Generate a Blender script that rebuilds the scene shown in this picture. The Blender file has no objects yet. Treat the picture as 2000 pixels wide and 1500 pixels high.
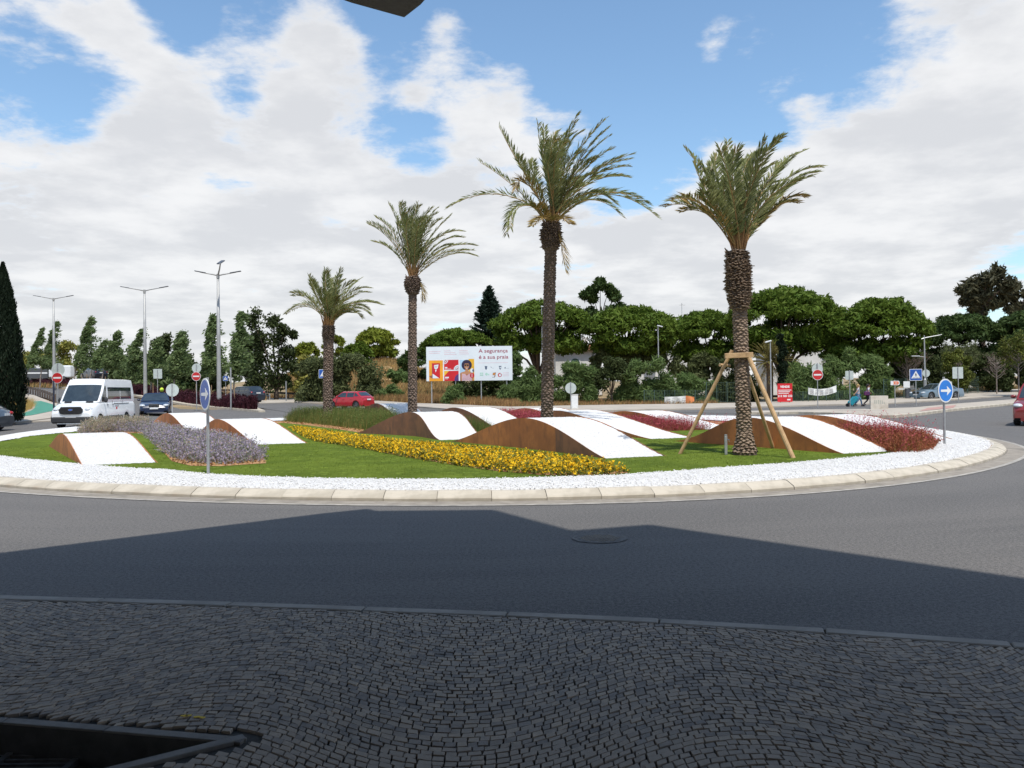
import bpy, bmesh, math, random
import numpy as np
from mathutils import Vector, Matrix
from mathutils.geometry import tessellate_polygon
R = math.radians
random.seed(7); RNG = np.random.default_rng(11)
S = bpy.context.scene; COL = S.collection
# ------------------------------------------------------------------ camera
F, EYE, ROLL, PITCH = 1618.0, 1.65, 0.0125, math.atan(12/1618.0)
_c, _s, _cp, _sp = math.cos(ROLL), math.sin(ROLL), math.cos(PITCH), math.sin(PITCH)
def _pitch(v): return Vector((v[0], _cp*v[1]-_sp*v[2], _sp*v[1]+_cp*v[2]))
cam = bpy.data.objects.new('camera', bpy.data.cameras.new('camera')); COL.objects.link(cam)
_r, _u, _b = _pitch((_c,0,-_s)), _pitch((_s,0,_c)), -_pitch((0,1,0))
cam.matrix_world = Matrix(((_r[0],_u[0],_b[0],0),(_r[1],_u[1],_b[1],0),(_r[2],_u[2],_b[2],EYE),(0,0,0,1)))
cam.data.sensor_width = 36; cam.data.lens = F/2000*36; cam.data.clip_start = .1; cam.data.clip_end = 4000
S.camera = cam
# ------------------------------------------------------------------ sun, sky, exposure
SUN_V = Vector((.15,-.42,1)).normalized()          # towards the sun: behind the viewer, slightly right
sun = bpy.data.objects.new('sun', bpy.data.lights.new('sun','SUN')); COL.objects.link(sun)
sun.data.energy = 4.3; sun.data.angle = R(.8); sun.data.color = (1,.955,.89)
sun.rotation_euler = SUN_V.to_track_quat('Z','Y').to_euler()
S.view_settings.view_transform = 'Standard'; S.view_settings.look = 'None'; S.view_settings.gamma = 1
S.view_settings.exposure = 0.10; S.view_settings.use_curve_mapping = False
S.cycles.max_bounces = 6; S.cycles.diffuse_bounces = 3; S.cycles.glossy_bounces = 3; S.cycles.transparent_max_bounces = 6
try: S.cycles.use_denoising = True
except Exception: pass
W = bpy.data.worlds.new('World'); S.world = W; W.use_nodes = True
nt = W.node_tree; nt.nodes.clear()
class N:
    """tiny node helper"""
    def __init__(s, t): s.t = t
    def n(s, kind, ins=None, **kw):
        x = s.t.nodes.new(kind)
        for k, v in kw.items(): setattr(x, k, v)
        for k, v in (ins or {}).items():
            if hasattr(v, 'is_output') or isinstance(v, bpy.types.NodeSocket): s.t.links.new(v, x.inputs[k])
            else: x.inputs[k].default_value = v
        return x
    def m(s, op, a, b=0, c=None, clamp=False):
        x = s.t.nodes.new('ShaderNodeMath'); x.operation = op; x.use_clamp = clamp
        for i, v in enumerate((a, b) if c is None else (a, b, c)):
            if isinstance(v, bpy.types.NodeSocket): s.t.links.new(v, x.inputs[i])
            else: x.inputs[i].default_value = v
        return x.outputs[0]
    def ss(s, v, a, b, lo=0, hi=1):
        return s.n('ShaderNodeMapRange', {0:v,1:a,2:b,3:lo,4:hi}, interpolation_type='SMOOTHSTEP').outputs[0]
    def mix(s, f, a, b):
        x = s.t.nodes.new('ShaderNodeMix'); x.data_type = 'RGBA'
        for i, v in ((0,f),(6,a),(7,b)):
            if isinstance(v, bpy.types.NodeSocket): s.t.links.new(v, x.inputs[i])
            else: x.inputs[i].default_value = (*v,1) if isinstance(v, tuple) and len(v)==3 else v
        return x.outputs[2]
w = N(nt)
def ray(px, py):
    u, v = px-1000, 750-py
    return _pitch((u*_c+v*_s, F, v*_c-u*_s))
sky = w.n('ShaderNodeTexSky', sky_type='NISHITA', sun_disc=False, sun_elevation=math.asin(SUN_V.z),
          sun_rotation=math.atan2(SUN_V.x, SUN_V.y), air_density=1.0, dust_density=.6, ozone_density=1.6)
tc = w.n('ShaderNodeTexCoord').outputs['Generated']
dirn = w.n('ShaderNodeVectorMath', {0:tc}, operation='NORMALIZE').outputs[0]
sep = w.n('ShaderNodeSeparateXYZ', {0:dirn})
zc = w.m('ADD', w.m('MAXIMUM', sep.outputs[2], 0), .14)
pl = w.n('ShaderNodeCombineXYZ', {0:w.m('DIVIDE', sep.outputs[0], zc), 1:w.m('DIVIDE', sep.outputs[1], zc), 2:2.3}).outputs[0]
n1 = w.n('ShaderNodeTexNoise', {'Vector':pl,'Scale':2.1,'Detail':12.0,'Roughness':.60,'Distortion':.2}).outputs[0]
n2 = w.n('ShaderNodeTexNoise', {'Vector':w.n('ShaderNodeMapping',{0:pl,1:(3.1,7.7,1.)}).outputs[0],'Scale':2.4,'Detail':9.0,'Roughness':.58}).outputs[0]
cov = w.m('ADD', n1, w.ss(sep.outputs[2], .05, .62, .26, -.10))
# broad clear patches (negative) and cloud banks (positive) by direction: px, py, radius px, weight
for bx, by, br, wt in [(450,55,140,-.34),(330,15,70,-.22),(50,180,120,-.27),(190,205,100,-.22),(480,245,75,-.17),(640,215,60,-.12),(825,285,60,-.17),(900,190,70,-.18),
        (740,140,130,-.10),(1270,170,230,-.34),(1460,60,220,-.30),(1640,110,190,-.26),(1270,320,110,-.22),(1050,20,150,-.26),(1990,560,110,-.24),(720,20,110,-.2),(1690,200,80,-.16),
        (190,100,200,.16),(560,150,150,.20),(650,40,90,.13),(930,110,130,.17),(1080,170,80,.16),(1455,115,90,.36),(1340,40,80,.32),(1530,170,50,.2),(1500,330,200,.10),(1860,160,240,.30),(500,450,420,.16),(1530,450,420,.2),(1400,270,90,.08)]:
    d = ray(bx, by).normalized(); ca = math.cos(math.atan(br*1.25/F))
    dt = w.n('ShaderNodeVectorMath', {0:dirn, 1:tuple(d)}, operation='DOT_PRODUCT').outputs['Value']
    cov = w.m('ADD', cov, w.ss(dt, ca, 1, 0, wt*.85))
n3 = w.n('ShaderNodeTexNoise', {'Vector':pl,'Scale':7.5,'Detail':9.0,'Roughness':.62}).outputs[0]
cov = w.m('ADD', cov, w.ss(n3, .25, .75, -.085, .085))
alpha = w.ss(cov, .48, .70)
edge = w.ss(cov, .50, 1.0)
shade = w.mix(w.ss(n2, .38, .66), (.68,.69,.715), (.87,.87,.875))
cloud = w.mix(w.ss(edge, .0, .5), (.84,.85,.87), shade)
SKY_K = .15
skyc = w.n('ShaderNodeVectorMath', {0:sky.outputs[0],1:(1.08,1.20,1.20)}, operation='MULTIPLY').outputs[0]
cl = w.n('ShaderNodeVectorMath', {0:cloud, 'Scale':1/SKY_K}, operation='SCALE').outputs[0]
fin = w.mix(w.m('MULTIPLY', alpha, .96), skyc, cl)
bg = w.n('ShaderNodeBackground', {0:fin, 1:SKY_K})
w.n('ShaderNodeOutputWorld', {0:bg.outputs[0]})
# ------------------------------------------------------------------ terrain
_PX = np.array([-1500,0,180,430,640,750,850,1000,1500,2000,3500.])
_D = np.array([0,40,60,80,100,130,160,250,600.])
_H = np.array([[0,0,.6,1.4,2.1,3.1,4.,6,9],[0,0,.6,1.4,2.1,3.1,4.,6,9],[0,0,.55,1.3,2.0,3.1,4,6,9],[0,0,.2,.7,1.1,2.,3.2,5,8],
    [0,0,.1,.4,1,3.4,6.2,8,9],[0,0,.1,.4,1.2,4.4,8.1,9,9],[0,0,.1,.4,1,2.9,5.4,6.5,8],[0,0,.1,.35,.8,1.5,2.5,4,7],
    [0,0,.05,.15,.4,.8,1.5,4,7],[0,0,.1,.4,.8,1.3,2,4,7],[0,0,.1,.4,.8,1.3,2,4,7]])
def gz(x, y):
    y2 = max(y, 1.); px = min(max(1000+F*x/y2, -1499), 3499); d = min(max(y, 0), 599)
    i = int(np.searchsorted(_PX, px)-1); j = int(np.searchsorted(_D, d, 'right')-1)
    a = (px-_PX[i])/(_PX[i+1]-_PX[i]); b = (d-_D[j])/(_D[j+1]-_D[j])
    a = a*a*(3-2*a)
    return float((1-a)*((1-b)*_H[i,j]+b*_H[i,j+1]) + a*((1-b)*_H[i+1,j]+b*_H[i+1,j+1]))
def P(px, py, z=0.):
    d = ray(px, py); t = (z-EYE)/d[2]; return Vector((d[0]*t, d[1]*t, z))
def PD(px, d, z=None, py=770):
    r = ray(px, py); x = r[0]/r[1]*d
    return Vector((x, d, gz(x, d) if z is None else z))
def PG(px, py):
    r = ray(px, py); r = r/r[1]; prev = 3.
    for d in np.arange(4, 400, 1.0):
        if EYE+r[2]*d <= gz(r[0]*d, d):
            lo, hi = prev, d
            for _ in range(20):
                m = (lo+hi)/2
                if EYE+r[2]*m <= gz(r[0]*m, m): hi = m
                else: lo = m
            return Vector((r[0]*hi, hi, gz(r[0]*hi, hi)))
        prev = d
    return Vector((r[0]*150, 150, gz(r[0]*150, 150)))
def ZT(py, d, px=1000):                              # height seen at row py at depth d
    r = ray(px, py); return EYE + r[2]/r[1]*d
# ------------------------------------------------------------------ materials
M = {}
def pm(name, c1, c2=None, scale=6, rough=.8, bump=0, bscale=40, metal=0, coat=0, detail=5, island=None, spec=.5, trans=0, third=None, dist=.01, lo=.35, hi=.65):
    m = bpy.data.materials.new(name); m.use_nodes = True; t = N(m.node_tree); m.node_tree.nodes.clear()
    b = t.n('ShaderNodeBsdfPrincipled', {'Roughness':rough,'Metallic':metal,'Coat Weight':coat,'Specular IOR Level':spec})
    out = t.n('ShaderNodeOutputMaterial', {0:b.outputs[0]})
    co = t.n('ShaderNodeTexCoord').outputs['Object']
    if c2 is None: c2 = tuple(x*.82 for x in c1)
    nz = t.n('ShaderNodeTexNoise', {'Vector':co,'Scale':scale,'Detail':detail,'Roughness':.6}).outputs[0]
    c = t.mix(t.ss(nz, lo, hi), c1, c2)
    if island is not None:
        g = t.n('ShaderNodeNewGeometry').outputs['Random Per Island']
        c = t.mix(t.m('MULTIPLY', g, island[1]), c, island[0])
    if third is not None:
        nz3 = t.n('ShaderNodeTexNoise', {'Vector':co,'Scale':third[1],'Detail':4.}).outputs[0]
        c = t.mix(t.ss(nz3, third[2], third[2]+.12), c, third[0])
    m.node_tree.links.new(c, b.inputs['Base Color'])
    if bump:
        nb = t.n('ShaderNodeTexNoise', {'Vector':co,'Scale':bscale,'Detail':6.,'Roughness':.65}).outputs[0]
        bp = t.n('ShaderNodeBump', {'Strength':bump,'Distance':dist,'Height':nb})
        m.node_tree.links.new(bp.outputs[0], b.inputs['Normal'])
    if trans:
        tr = t.n('ShaderNodeBsdfTranslucent'); m.node_tree.links.new(c, tr.inputs[0])
        mx = t.n('ShaderNodeMixShader', {0:trans,1:b.outputs[0],2:tr.outputs[0]})
        m.node_tree.links.new(mx.outputs[0], out.inputs[0])
    M[name] = m; return m
def leafm(name, a, b, isl, k=.5, tr=.18, sc=.35): return pm(name, a, b, sc, .62, island=(isl,k), trans=tr, spec=.12)
pm('dry_earth', (.30,.21,.11), (.20,.15,.075), .25, .95, .6, 3, third=((.10,.12,.045),.12,.56), dist=.1)
pm('cream_pave', (.42,.37,.30), (.34,.30,.25), .6, .9, .3, 60, third=((.26,.23,.19),.25,.6))
pm('kerb_stone', (.51,.455,.365), (.39,.345,.27), 3.0, .85, .45, 30, third=((.43,.34,.25),1.3,.6), dist=.006)
pm('grey_kerb', (.19,.18,.165), (.13,.122,.112), 5, .9, .4, 50)
pm('gutter', (.30,.265,.215), (.22,.19,.155), 4, .9, .4, 80, third=((.17,.15,.12),1.2,.58))
pm('cobble', (.23,.20,.172), (.155,.135,.118), 9, .85, .6, 70, island=((.42,.33,.24),.75), dist=.006)
pm('mortar', (.07,.062,.052), (.04,.036,.03), 12, .95, .5, 90)
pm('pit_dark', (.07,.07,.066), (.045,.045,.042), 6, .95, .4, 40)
pm('cast_iron', (.16,.15,.14), (.09,.085,.08), 14, .65, .4, 60, metal=.5)
pm('pebble', (.78,.765,.74), (.68,.665,.645), 14, .9, .25, 25, island=((.86,.85,.82),.5))
pm('pebble_bed', (.74,.725,.70), (.57,.56,.54), 26, .9, 1., 34, third=((.50,.49,.465),60,.64), dist=.03)
pm('lawn', (.115,.158,.018), (.078,.115,.012), .9, 1, .8, 120, spec=.1, third=((.16,.22,.03),7,.56), dist=.02)
leafm('lawn_blade', (.125,.165,.020), (.085,.12,.014), (.18,.21,.04), .5, .2, 2)
pm('mulch', (.40,.20,.08), (.24,.12,.05), 30, .95, .9, 60, island=((.55,.33,.15),.6), dist=.02)
pm('galv', (.46,.47,.47), (.36,.37,.38), 9, .42, .1, 60, metal=.6)
pm('white_metal', (.62,.64,.65), (.52,.54,.55), 6, .4, metal=.25)
pm('lamp_grey', (.40,.40,.39), (.33,.33,.32), 2, .55, metal=.3)
pm('lamp_head', (.13,.14,.16), None, 4, .4, metal=.4)
pm('sign_white', (.78,.79,.78), (.70,.71,.70), 8, .4)
pm('sign_back', (.55,.60,.57), (.48,.53,.50), 5, .45, metal=.2)
pm('sign_red', (.55,.022,.025), (.45,.02,.02), 6, .4)
pm('sign_blue', (.015,.10,.42), (.012,.08,.34), 6, .35)
pm('sign_blue_sunlit', (.012,.20,.66), (.01,.17,.58), 6, .35)  # sign blue made lighter: sun on the right arrow plate put into colour
pm('black', (.012,.012,.013), None, 6, .5)
pm('timber', (.52,.34,.17), (.40,.25,.12), 8, .75, .35, 40, third=((.28,.17,.08),9,.63))
pm('stake', (.33,.22,.12), (.25,.16,.09), 8, .85)
pm('white_wall', (.72,.71,.68), (.62,.60,.56), .8, .9, .2, 20)
pm('roof_tile', (.36,.14,.075), (.25,.10,.055), 3, .9, .4, 12)
pm('concrete', (.62,.57,.49), (.50,.45,.38), 2.5, .9, .3, 40, third=((.40,.34,.27),1.6,.6))
pm('dark_soffit', (.12,.115,.11), (.095,.09,.088), 9, .9, .2, 40)
pm('building_wall', (.30,.29,.28), (.24,.23,.22), 1.5, .9, .2, 30)
pm('green_path', (.055,.23,.16), (.045,.19,.13), 2, .85)
pm('pink_pave', (.42,.24,.20), (.36,.21,.18), 3, .9)
pm('rock', (.40,.34,.24), (.30,.25,.18), 2, .95, .6, 8)
pm('sand', (.58,.43,.23), (.48,.34,.17), .6, .95, .4, 12)
pm('fence_green', (.05,.09,.07), None, 6, .6)
pm('rubber', (.018,.018,.019), None, 20, .85, .2, 60)
pm('rim', (.50,.51,.53), (.40,.41,.43), 10, .3, metal=.9)
pm('glass_dark', (.030,.042,.048), (.018,.026,.030), 2, .05, coat=.6, spec=.8)
pm('plastic_dark', (.025,.026,.028), None, 12, .6)
pm('chrome', (.6,.6,.6), None, 5, .15, metal=1)
pm('lamp_clear', (.62,.65,.68), (.45,.48,.5), 20, .1, coat=.5)
pm('lamp_red', (.45,.012,.012), (.30,.01,.01), 20, .15, coat=.5)
pm('amber', (.6,.2,.02), None, 20, .2)
for nm, c in dict(paint_white=(.74,.76,.77), paint_grey=(.05,.058,.068), paint_navy=(.012,.022,.055), paint_suv=(.025,.032,.045), paint_black=(.012,.014,.02),
                  paint_red=(.42,.012,.022), paint_maroon=(.22,.022,.02), paint_silver=(.14,.20,.25)).items():
    pm(nm, c, tuple(x*.93 for x in c), 1.2, .28, coat=.7)
pm('poster_white', (.70,.76,.79), (.66,.72,.76), 1, .5)
pm('poster_orange', (.85,.36,.02), None, 1, .5); pm('poster_yellow', (.80,.45,.03), None, 1, .5)
pm('poster_red', (.60,.012,.02), None, 1, .5); pm('poster_text', (.34,.03,.075), None, 1, .5)
pm('poster_grey', (.42,.47,.50), None, 1, .5); pm('poster_purple', (.08,.03,.16), None, 1, .5)
pm('poster_sky', (.42,.62,.80), None, 1, .5); pm('poster_hair', (.022,.015,.05), None, 1, .5)
pm('poster_skin', (.50,.24,.12), None, 1, .5); pm('poster_skin_dark', (.33,.12,.06), None, 1, .5); pm('poster_pink', (.72,.55,.60), None, 1, .5)
pm('poster_green', (.45,.70,.60), None, 1, .5); pm('poster_shield', (.09,.13,.20), None, 1, .5)
pm('banner_white', (.72,.73,.70), (.60,.61,.59), 3, .8); pm('banner_orange', (.72,.24,.08), (.6,.2,.07), 5, .8)
pm('ink_grey', (.20,.20,.22), None, 3, .8); pm('orange_sign', (.78,.16,.04), None, 3, .5)
pm('yellow_paint', (.65,.45,.03), None, 8, .8)
pm('skin', (.50,.28,.19), None, 9, .6); pm('skin_dark', (.34,.17,.10), None, 9, .6)
pm('hair_blonde', (.42,.27,.10), None, 30, .7); pm('hair_dark', (.02,.014,.012), None, 30, .7)
pm('tee_white', (.68,.68,.72), (.42,.43,.50), 16, .9); pm('jeans', (.14,.26,.40), (.10,.20,.32), 12, .9)
pm('trousers_dark', (.02,.014,.022), None, 9, .9); pm('bag_purple', (.12,.02,.07), (.05,.02,.10), 8, .9)
pm('teal', (.01,.26,.33), (.01,.20,.26), 9, .8); pm('shoe', (.04,.04,.045), None, 9, .8); pm('hivis', (.60,.85,.04), (.5,.7,.03), 9, .5)
pm('jacket', (.03,.035,.04), None, 9, .8)
leafm('stone_pine', (.090,.145,.018), (.060,.110,.014), (.15,.19,.03), .5, .25)
leafm('stone_pine_yellow', (.17,.20,.022), (.11,.15,.018), (.24,.25,.04), .5)  # yellow green needles of the hill pines
leafm('dark_pine', (.050,.085,.022), (.032,.062,.018), (.085,.11,.03), .5)
leafm('fir', (.018,.035,.022), (.012,.026,.017), (.035,.055,.035), .5)
leafm('tamarisk', (.135,.20,.065), (.095,.155,.048), (.21,.27,.10), .5, .4)
leafm('olive_bush', (.10,.12,.045), (.068,.085,.032), (.16,.18,.08), .5, .3)
leafm('poplar', (.14,.20,.07), (.10,.16,.052), (.25,.30,.15), .6, .4)
leafm('oak', (.050,.066,.022), (.033,.048,.016), (.08,.10,.035), .5, .25)
leafm('cypress', (.012,.022,.011), (.008,.015,.008), (.025,.038,.018), .5)
leafm('gum', (.070,.075,.042), (.045,.050,.030), (.13,.11,.06), .5)
leafm('golden_bush', (.24,.24,.05), (.15,.18,.04), (.33,.28,.08), .6)
leafm('young_leaf', (.10,.13,.025), (.06,.09,.02), (.20,.18,.04), .5)
leafm('twig', (.16,.10,.08), (.11,.07,.055), (.22,.15,.12), .5, 0)
leafm('berberis', (.045,.014,.020), (.028,.010,.015), (.085,.022,.03), .6, .1)
leafm('palm_leaf', (.22,.245,.085), (.15,.18,.062), (.42,.41,.21), .6, .35, 1.2)
leafm('palm_tip', (.30,.21,.07), (.20,.17,.05), (.42,.27,.10), .5, .1, 1.2)
leafm('palm_back', (.19,.18,.055), (.13,.13,.04), (.34,.26,.10), .6, .25)
pm('rachis', (.36,.20,.07), (.25,.18,.06), 5, .6); pm('rachis_green', (.20,.20,.06), (.24,.17,.06), 3, .6)
pm('palm_bark', (.12,.080,.052), (.065,.043,.030), 9, .9, .6, 50, island=((.22,.16,.11),.5))
pm('palm_scar', (.24,.17,.115), (.16,.11,.075), 9, .9, .5, 60, island=((.33,.25,.175),.5))
pm('palm_scar_dark', (.15,.105,.080), (.085,.06,.046), 9, .9, .5, 60, island=((.24,.17,.13),.6))
pm('bark', (.11,.080,.060), (.065,.048,.037), 4, .9, .6, 20); pm('bark_pale', (.30,.25,.21), (.17,.14,.12), 4, .9)
pm('fibre', (.36,.18,.07), (.24,.12,.05), 9, .9, island=((.45,.26,.11),.6))
leafm('dry_grass', (.42,.25,.09), (.30,.18,.07), (.52,.36,.15), .6, .15, .4)
leafm('dry_red', (.26,.13,.065), (.19,.10,.05), (.38,.22,.10), .6, .15, .4)
leafm('gold_grass', (.46,.32,.09), (.36,.23,.07), (.55,.40,.15), .6, .2, 1)
leafm('feather_grass', (.13,.175,.040), (.095,.14,.030), (.20,.22,.07), .6, .3, .8)
leafm('sage_leaf', (.21,.23,.15), (.15,.18,.11), (.29,.30,.22), .6, .2, 2)
leafm('sage_flower', (.40,.34,.46), (.32,.27,.40), (.48,.41,.48), .6, .2, 2)
leafm('sage_dry', (.50,.38,.26), (.40,.30,.21), (.56,.46,.36), .6, .2, 2)
leafm('red_grass', (.27,.095,.040), (.20,.075,.03), (.34,.10,.06), .6, .15, 1)
leafm('red_bloom', (.42,.055,.085), (.32,.05,.06), (.52,.14,.17), .6, .15, 3)
leafm('flower_green', (.17,.20,.035), (.12,.15,.03), (.27,.24,.06), .6, .25, 2)
leafm('flower_yellow', (.95,.60,.015), (.88,.48,.01), (.95,.70,.05), .6, .2, 3)
def special_materials():
    # asphalt: fine grain, tyre polish that follows the ring
    m = bpy.data.materials.new('asphalt'); m.use_nodes = True; t = N(m.node_tree); m.node_tree.nodes.clear()
    b = t.n('ShaderNodeBsdfPrincipled', {'Roughness':.82,'Specular IOR Level':.35}); t.n('ShaderNodeOutputMaterial', {0:b.outputs[0]})
    co = t.n('ShaderNodeNewGeometry').outputs['Position']; sp = t.n('ShaderNodeSeparateXYZ', {0:co})
    dx, dy = t.m('ADD', sp.outputs[0], 1.4), t.m('ADD', sp.outputs[1], -30.)
    rad = t.m('SQRT', t.m('ADD', t.m('MULTIPLY', dx, dx), t.m('MULTIPLY', dy, dy))); an = t.m('ARCTAN2', dx, dy)
    v = t.n('ShaderNodeCombineXYZ', {0:t.m('MULTIPLY', rad, 1.1), 1:t.m('MULTIPLY', an, 1.6), 2:0.}).outputs[0]
    band = t.n('ShaderNodeTexNoise', {'Vector':v,'Scale':1.,'Detail':4.,'Roughness':.6}).outputs[0]
    big = t.n('ShaderNodeTexNoise', {'Vector':co,'Scale':.35,'Detail':5.,'Roughness':.6}).outputs[0]
    gr = t.n('ShaderNodeTexNoise', {'Vector':co,'Scale':85.,'Detail':3.,'Roughness':.7}).outputs[0]
    c = t.mix(t.ss(band, .38, .62), (.060,.056,.052), (.112,.102,.092))
    c = t.mix(t.ss(big, .42, .7), c, (.088,.082,.076))
    md = t.n('ShaderNodeTexNoise', {'Vector':co,'Scale':9.,'Detail':5.,'Roughness':.7}).outputs[0]
    c = t.mix(t.ss(md, .38, .70, 0, .55), c, (.070,.066,.062))
    c = t.mix(t.ss(gr, .30, .74, 0, .8), c, (.20,.192,.182))
    c = t.mix(t.ss(gr, .52, .28, 0, .6), c, (.035,.034,.034))
    g2 = t.n('ShaderNodeTexNoise', {'Vector':co,'Scale':30.,'Detail':2.,'Roughness':.8}).outputs[0]
    c = t.mix(t.ss(g2, .50, .70, 0, .5), c, (.22,.205,.185)); c = t.mix(t.ss(g2, .50, .34, 0, .5), c, (.028,.027,.027))
    m.node_tree.links.new(c, b.inputs['Base Color'])
    bp = t.n('ShaderNodeBump', {'Strength':.7,'Distance':.008,'Height':gr}); m.node_tree.links.new(bp.outputs[0], b.inputs['Normal'])
    M['asphalt'] = m
    # weathering steel
    for nm, ca, cb, cc in (('corten', (.58,.215,.065), (.42,.15,.05), (.22,.09,.045)), ('corten_dark', (.34,.15,.075), (.21,.10,.06), (.12,.07,.055))):
        m = bpy.data.materials.new(nm); m.use_nodes = True; t = N(m.node_tree); m.node_tree.nodes.clear()
        b = t.n('ShaderNodeBsdfPrincipled', {'Roughness':.75,'Metallic':.15}); t.n('ShaderNodeOutputMaterial', {0:b.outputs[0]})
        co = t.n('ShaderNodeTexCoord').outputs['Object']
        st = t.n('ShaderNodeMapping', {0:co, 3:(1.6,1.6,.5)}).outputs[0]
        a1 = t.n('ShaderNodeTexNoise', {'Vector':co,'Scale':1.3,'Detail':6.,'Roughness':.65}).outputs[0]
        a2 = t.n('ShaderNodeTexNoise', {'Vector':st,'Scale':3.,'Detail':6.,'Roughness':.6}).outputs[0]
        a3 = t.n('ShaderNodeTexNoise', {'Vector':co,'Scale':45.,'Detail':3.}).outputs[0]
        c = t.mix(t.ss(a1, .38, .62), ca, cb); c = t.mix(t.ss(a2, .48, .72, 0, .75), c, cc); c = t.mix(t.ss(a3, .5, .8, 0, .4), c, (.34,.12,.04))
        m.node_tree.links.new(c, b.inputs['Base Color'])
        bp = t.n('ShaderNodeBump', {'Strength':.3,'Distance':.004,'Height':a3}); m.node_tree.links.new(bp.outputs[0], b.inputs['Normal'])
        M[nm] = m
special_materials()
# ------------------------------------------------------------------ mesh helpers
class MB:
    def __init__(s): s.v = []; s.f = []; s.m = []
    def add(s, vs, fs, mi=0):
        o = len(s.v); s.v += [tuple(v) for v in vs]; s.f += [tuple(i+o for i in f) for f in fs]; s.m += [mi]*len(fs); return s
    def box(s, c, d, rz=0, mi=0, tilt=None, bev=0):
        hx, hy, hz = d[0]/2, d[1]/2, d[2]/2
        if bev:
            vs = []
            for z, k in ((-hz,bev),(-hz+bev,0),(hz-bev,0),(hz,bev)):
                a, b2 = hx-k, hy-k; q = bev*.7
                vs += [(-a+q,-b2,z),(a-q,-b2,z),(a,-b2+q,z),(a,b2-q,z),(a-q,b2,z),(-a+q,b2,z),(-a,b2-q,z),(-a,-b2+q,z)]
            fs = [tuple(range(7,-1,-1)), tuple(range(24,32))]
            for k in range(3):
                for i in range(8): fs.append((k*8+i, k*8+(i+1)%8, k*8+8+(i+1)%8, k*8+8+i))
        else:
            vs = [(x,y,z) for z in (-hz,hz) for x,y in ((-hx,-hy),(hx,-hy),(hx,hy),(-hx,hy))]
            fs = [(3,2,1,0),(4,5,6,7),(0,1,5,4),(1,2,6,5),(2,3,7,6),(3,0,4,7)]
        mt = Matrix.Translation(c) @ Matrix.Rotation(rz,4,'Z')
        if tilt is not None: mt = mt @ tilt
        return s.add([mt @ Vector(v) for v in vs], fs, mi)
    def tube(s, pts, rad, n=8, mi=0, caps=True):
        pts = [Vector(p) for p in pts]; rad = rad if isinstance(rad,(list,tuple)) else [rad]*len(pts)
        o = len(s.v); ref = Vector((0,0,1))
        for i, p in enumerate(pts):
            t = (pts[min(i+1,len(pts)-1)]-pts[max(i-1,0)]).normalized()
            a = t.cross(ref if abs(t.dot(ref))<.95 else Vector((1,0,0))).normalized(); b = t.cross(a)
            for k in range(n):
                an = 2*math.pi*k/n; s.v.append(tuple(p+(a*math.cos(an)+b*math.sin(an))*rad[i]))
        for i in range(len(pts)-1):
            for k in range(n):
                s.f.append((o+i*n+k, o+(i+1)*n+k, o+(i+1)*n+(k+1)%n, o+i*n+(k+1)%n)); s.m.append(mi)
        if caps:
            s.f.append(tuple(o+k for k in range(n))); s.m.append(mi)
            s.f.append(tuple(o+(len(pts)-1)*n+k for k in range(n-1,-1,-1))); s.m.append(mi)
        return s
    def prism(s, poly, z0, z1, mi=0, to=None):
        n = len(poly); to = to or (lambda x,y,z: (x,y,z))
        tri = tessellate_polygon([[Vector((x,y,0)) for x,y in poly]])
        vs = [to(x,y,z0) for x,y in poly]+[to(x,y,z1) for x,y in poly]
        fs = [(a,b,c) for a,b,c in tri]+[(c+n,b+n,a+n) for a,b,c in tri]+[(i,(i+1)%n,(i+1)%n+n,i+n) for i in range(n)]
        return s.add(vs, fs, mi)
    def ball(s, c, r, n=8, m=5, mi=0):
        r = r if isinstance(r,(tuple,list)) else (r,r,r); o = len(s.v)
        for i in range(1,m):
            th = math.pi*i/m
            for k in range(n):
                a = 2*math.pi*k/n; s.v.append((c[0]+r[0]*math.sin(th)*math.cos(a), c[1]+r[1]*math.sin(th)*math.sin(a), c[2]+r[2]*math.cos(th)))
        s.v += [(c[0],c[1],c[2]+r[2]),(c[0],c[1],c[2]-r[2])]; T=len(s.v)-2
        for k in range(n):
            s.f.append((T,o+k,o+(k+1)%n)); s.m.append(mi); s.f.append((T+1,o+(m-2)*n+(k+1)%n,o+(m-2)*n+k)); s.m.append(mi)
            for i in range(m-2):
                s.f.append((o+i*n+k,o+(i+1)*n+k,o+(i+1)*n+(k+1)%n,o+i*n+(k+1)%n)); s.m.append(mi)
        return s
    def data(s, name, mats, smooth=False, recalc=True):
        me = bpy.data.meshes.new(name); me.from_pydata(s.v, [], s.f)
        for m in (mats if isinstance(mats,(list,tuple)) else [mats]): me.materials.append(M[m] if isinstance(m,str) else m)
        me.polygons.foreach_set('material_index', s.m)
        if recalc:
            bm = bmesh.new(); bm.from_mesh(me); bmesh.ops.recalc_face_normals(bm, faces=bm.faces); bm.to_mesh(me); bm.free()
        if smooth: me.shade_smooth()
        me.update(); return me
    def build(s, name, mats, parent=None, smooth=False, **kw):
        return link(name, s.data(name, mats, smooth), parent, **kw)
def link(name, data, parent=None, **kw):
    o = bpy.data.objects.new(name, data); COL.objects.link(o)
    if parent is not None: o.parent = parent
    for k, v in kw.items(): o[k] = v
    return o
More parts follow.
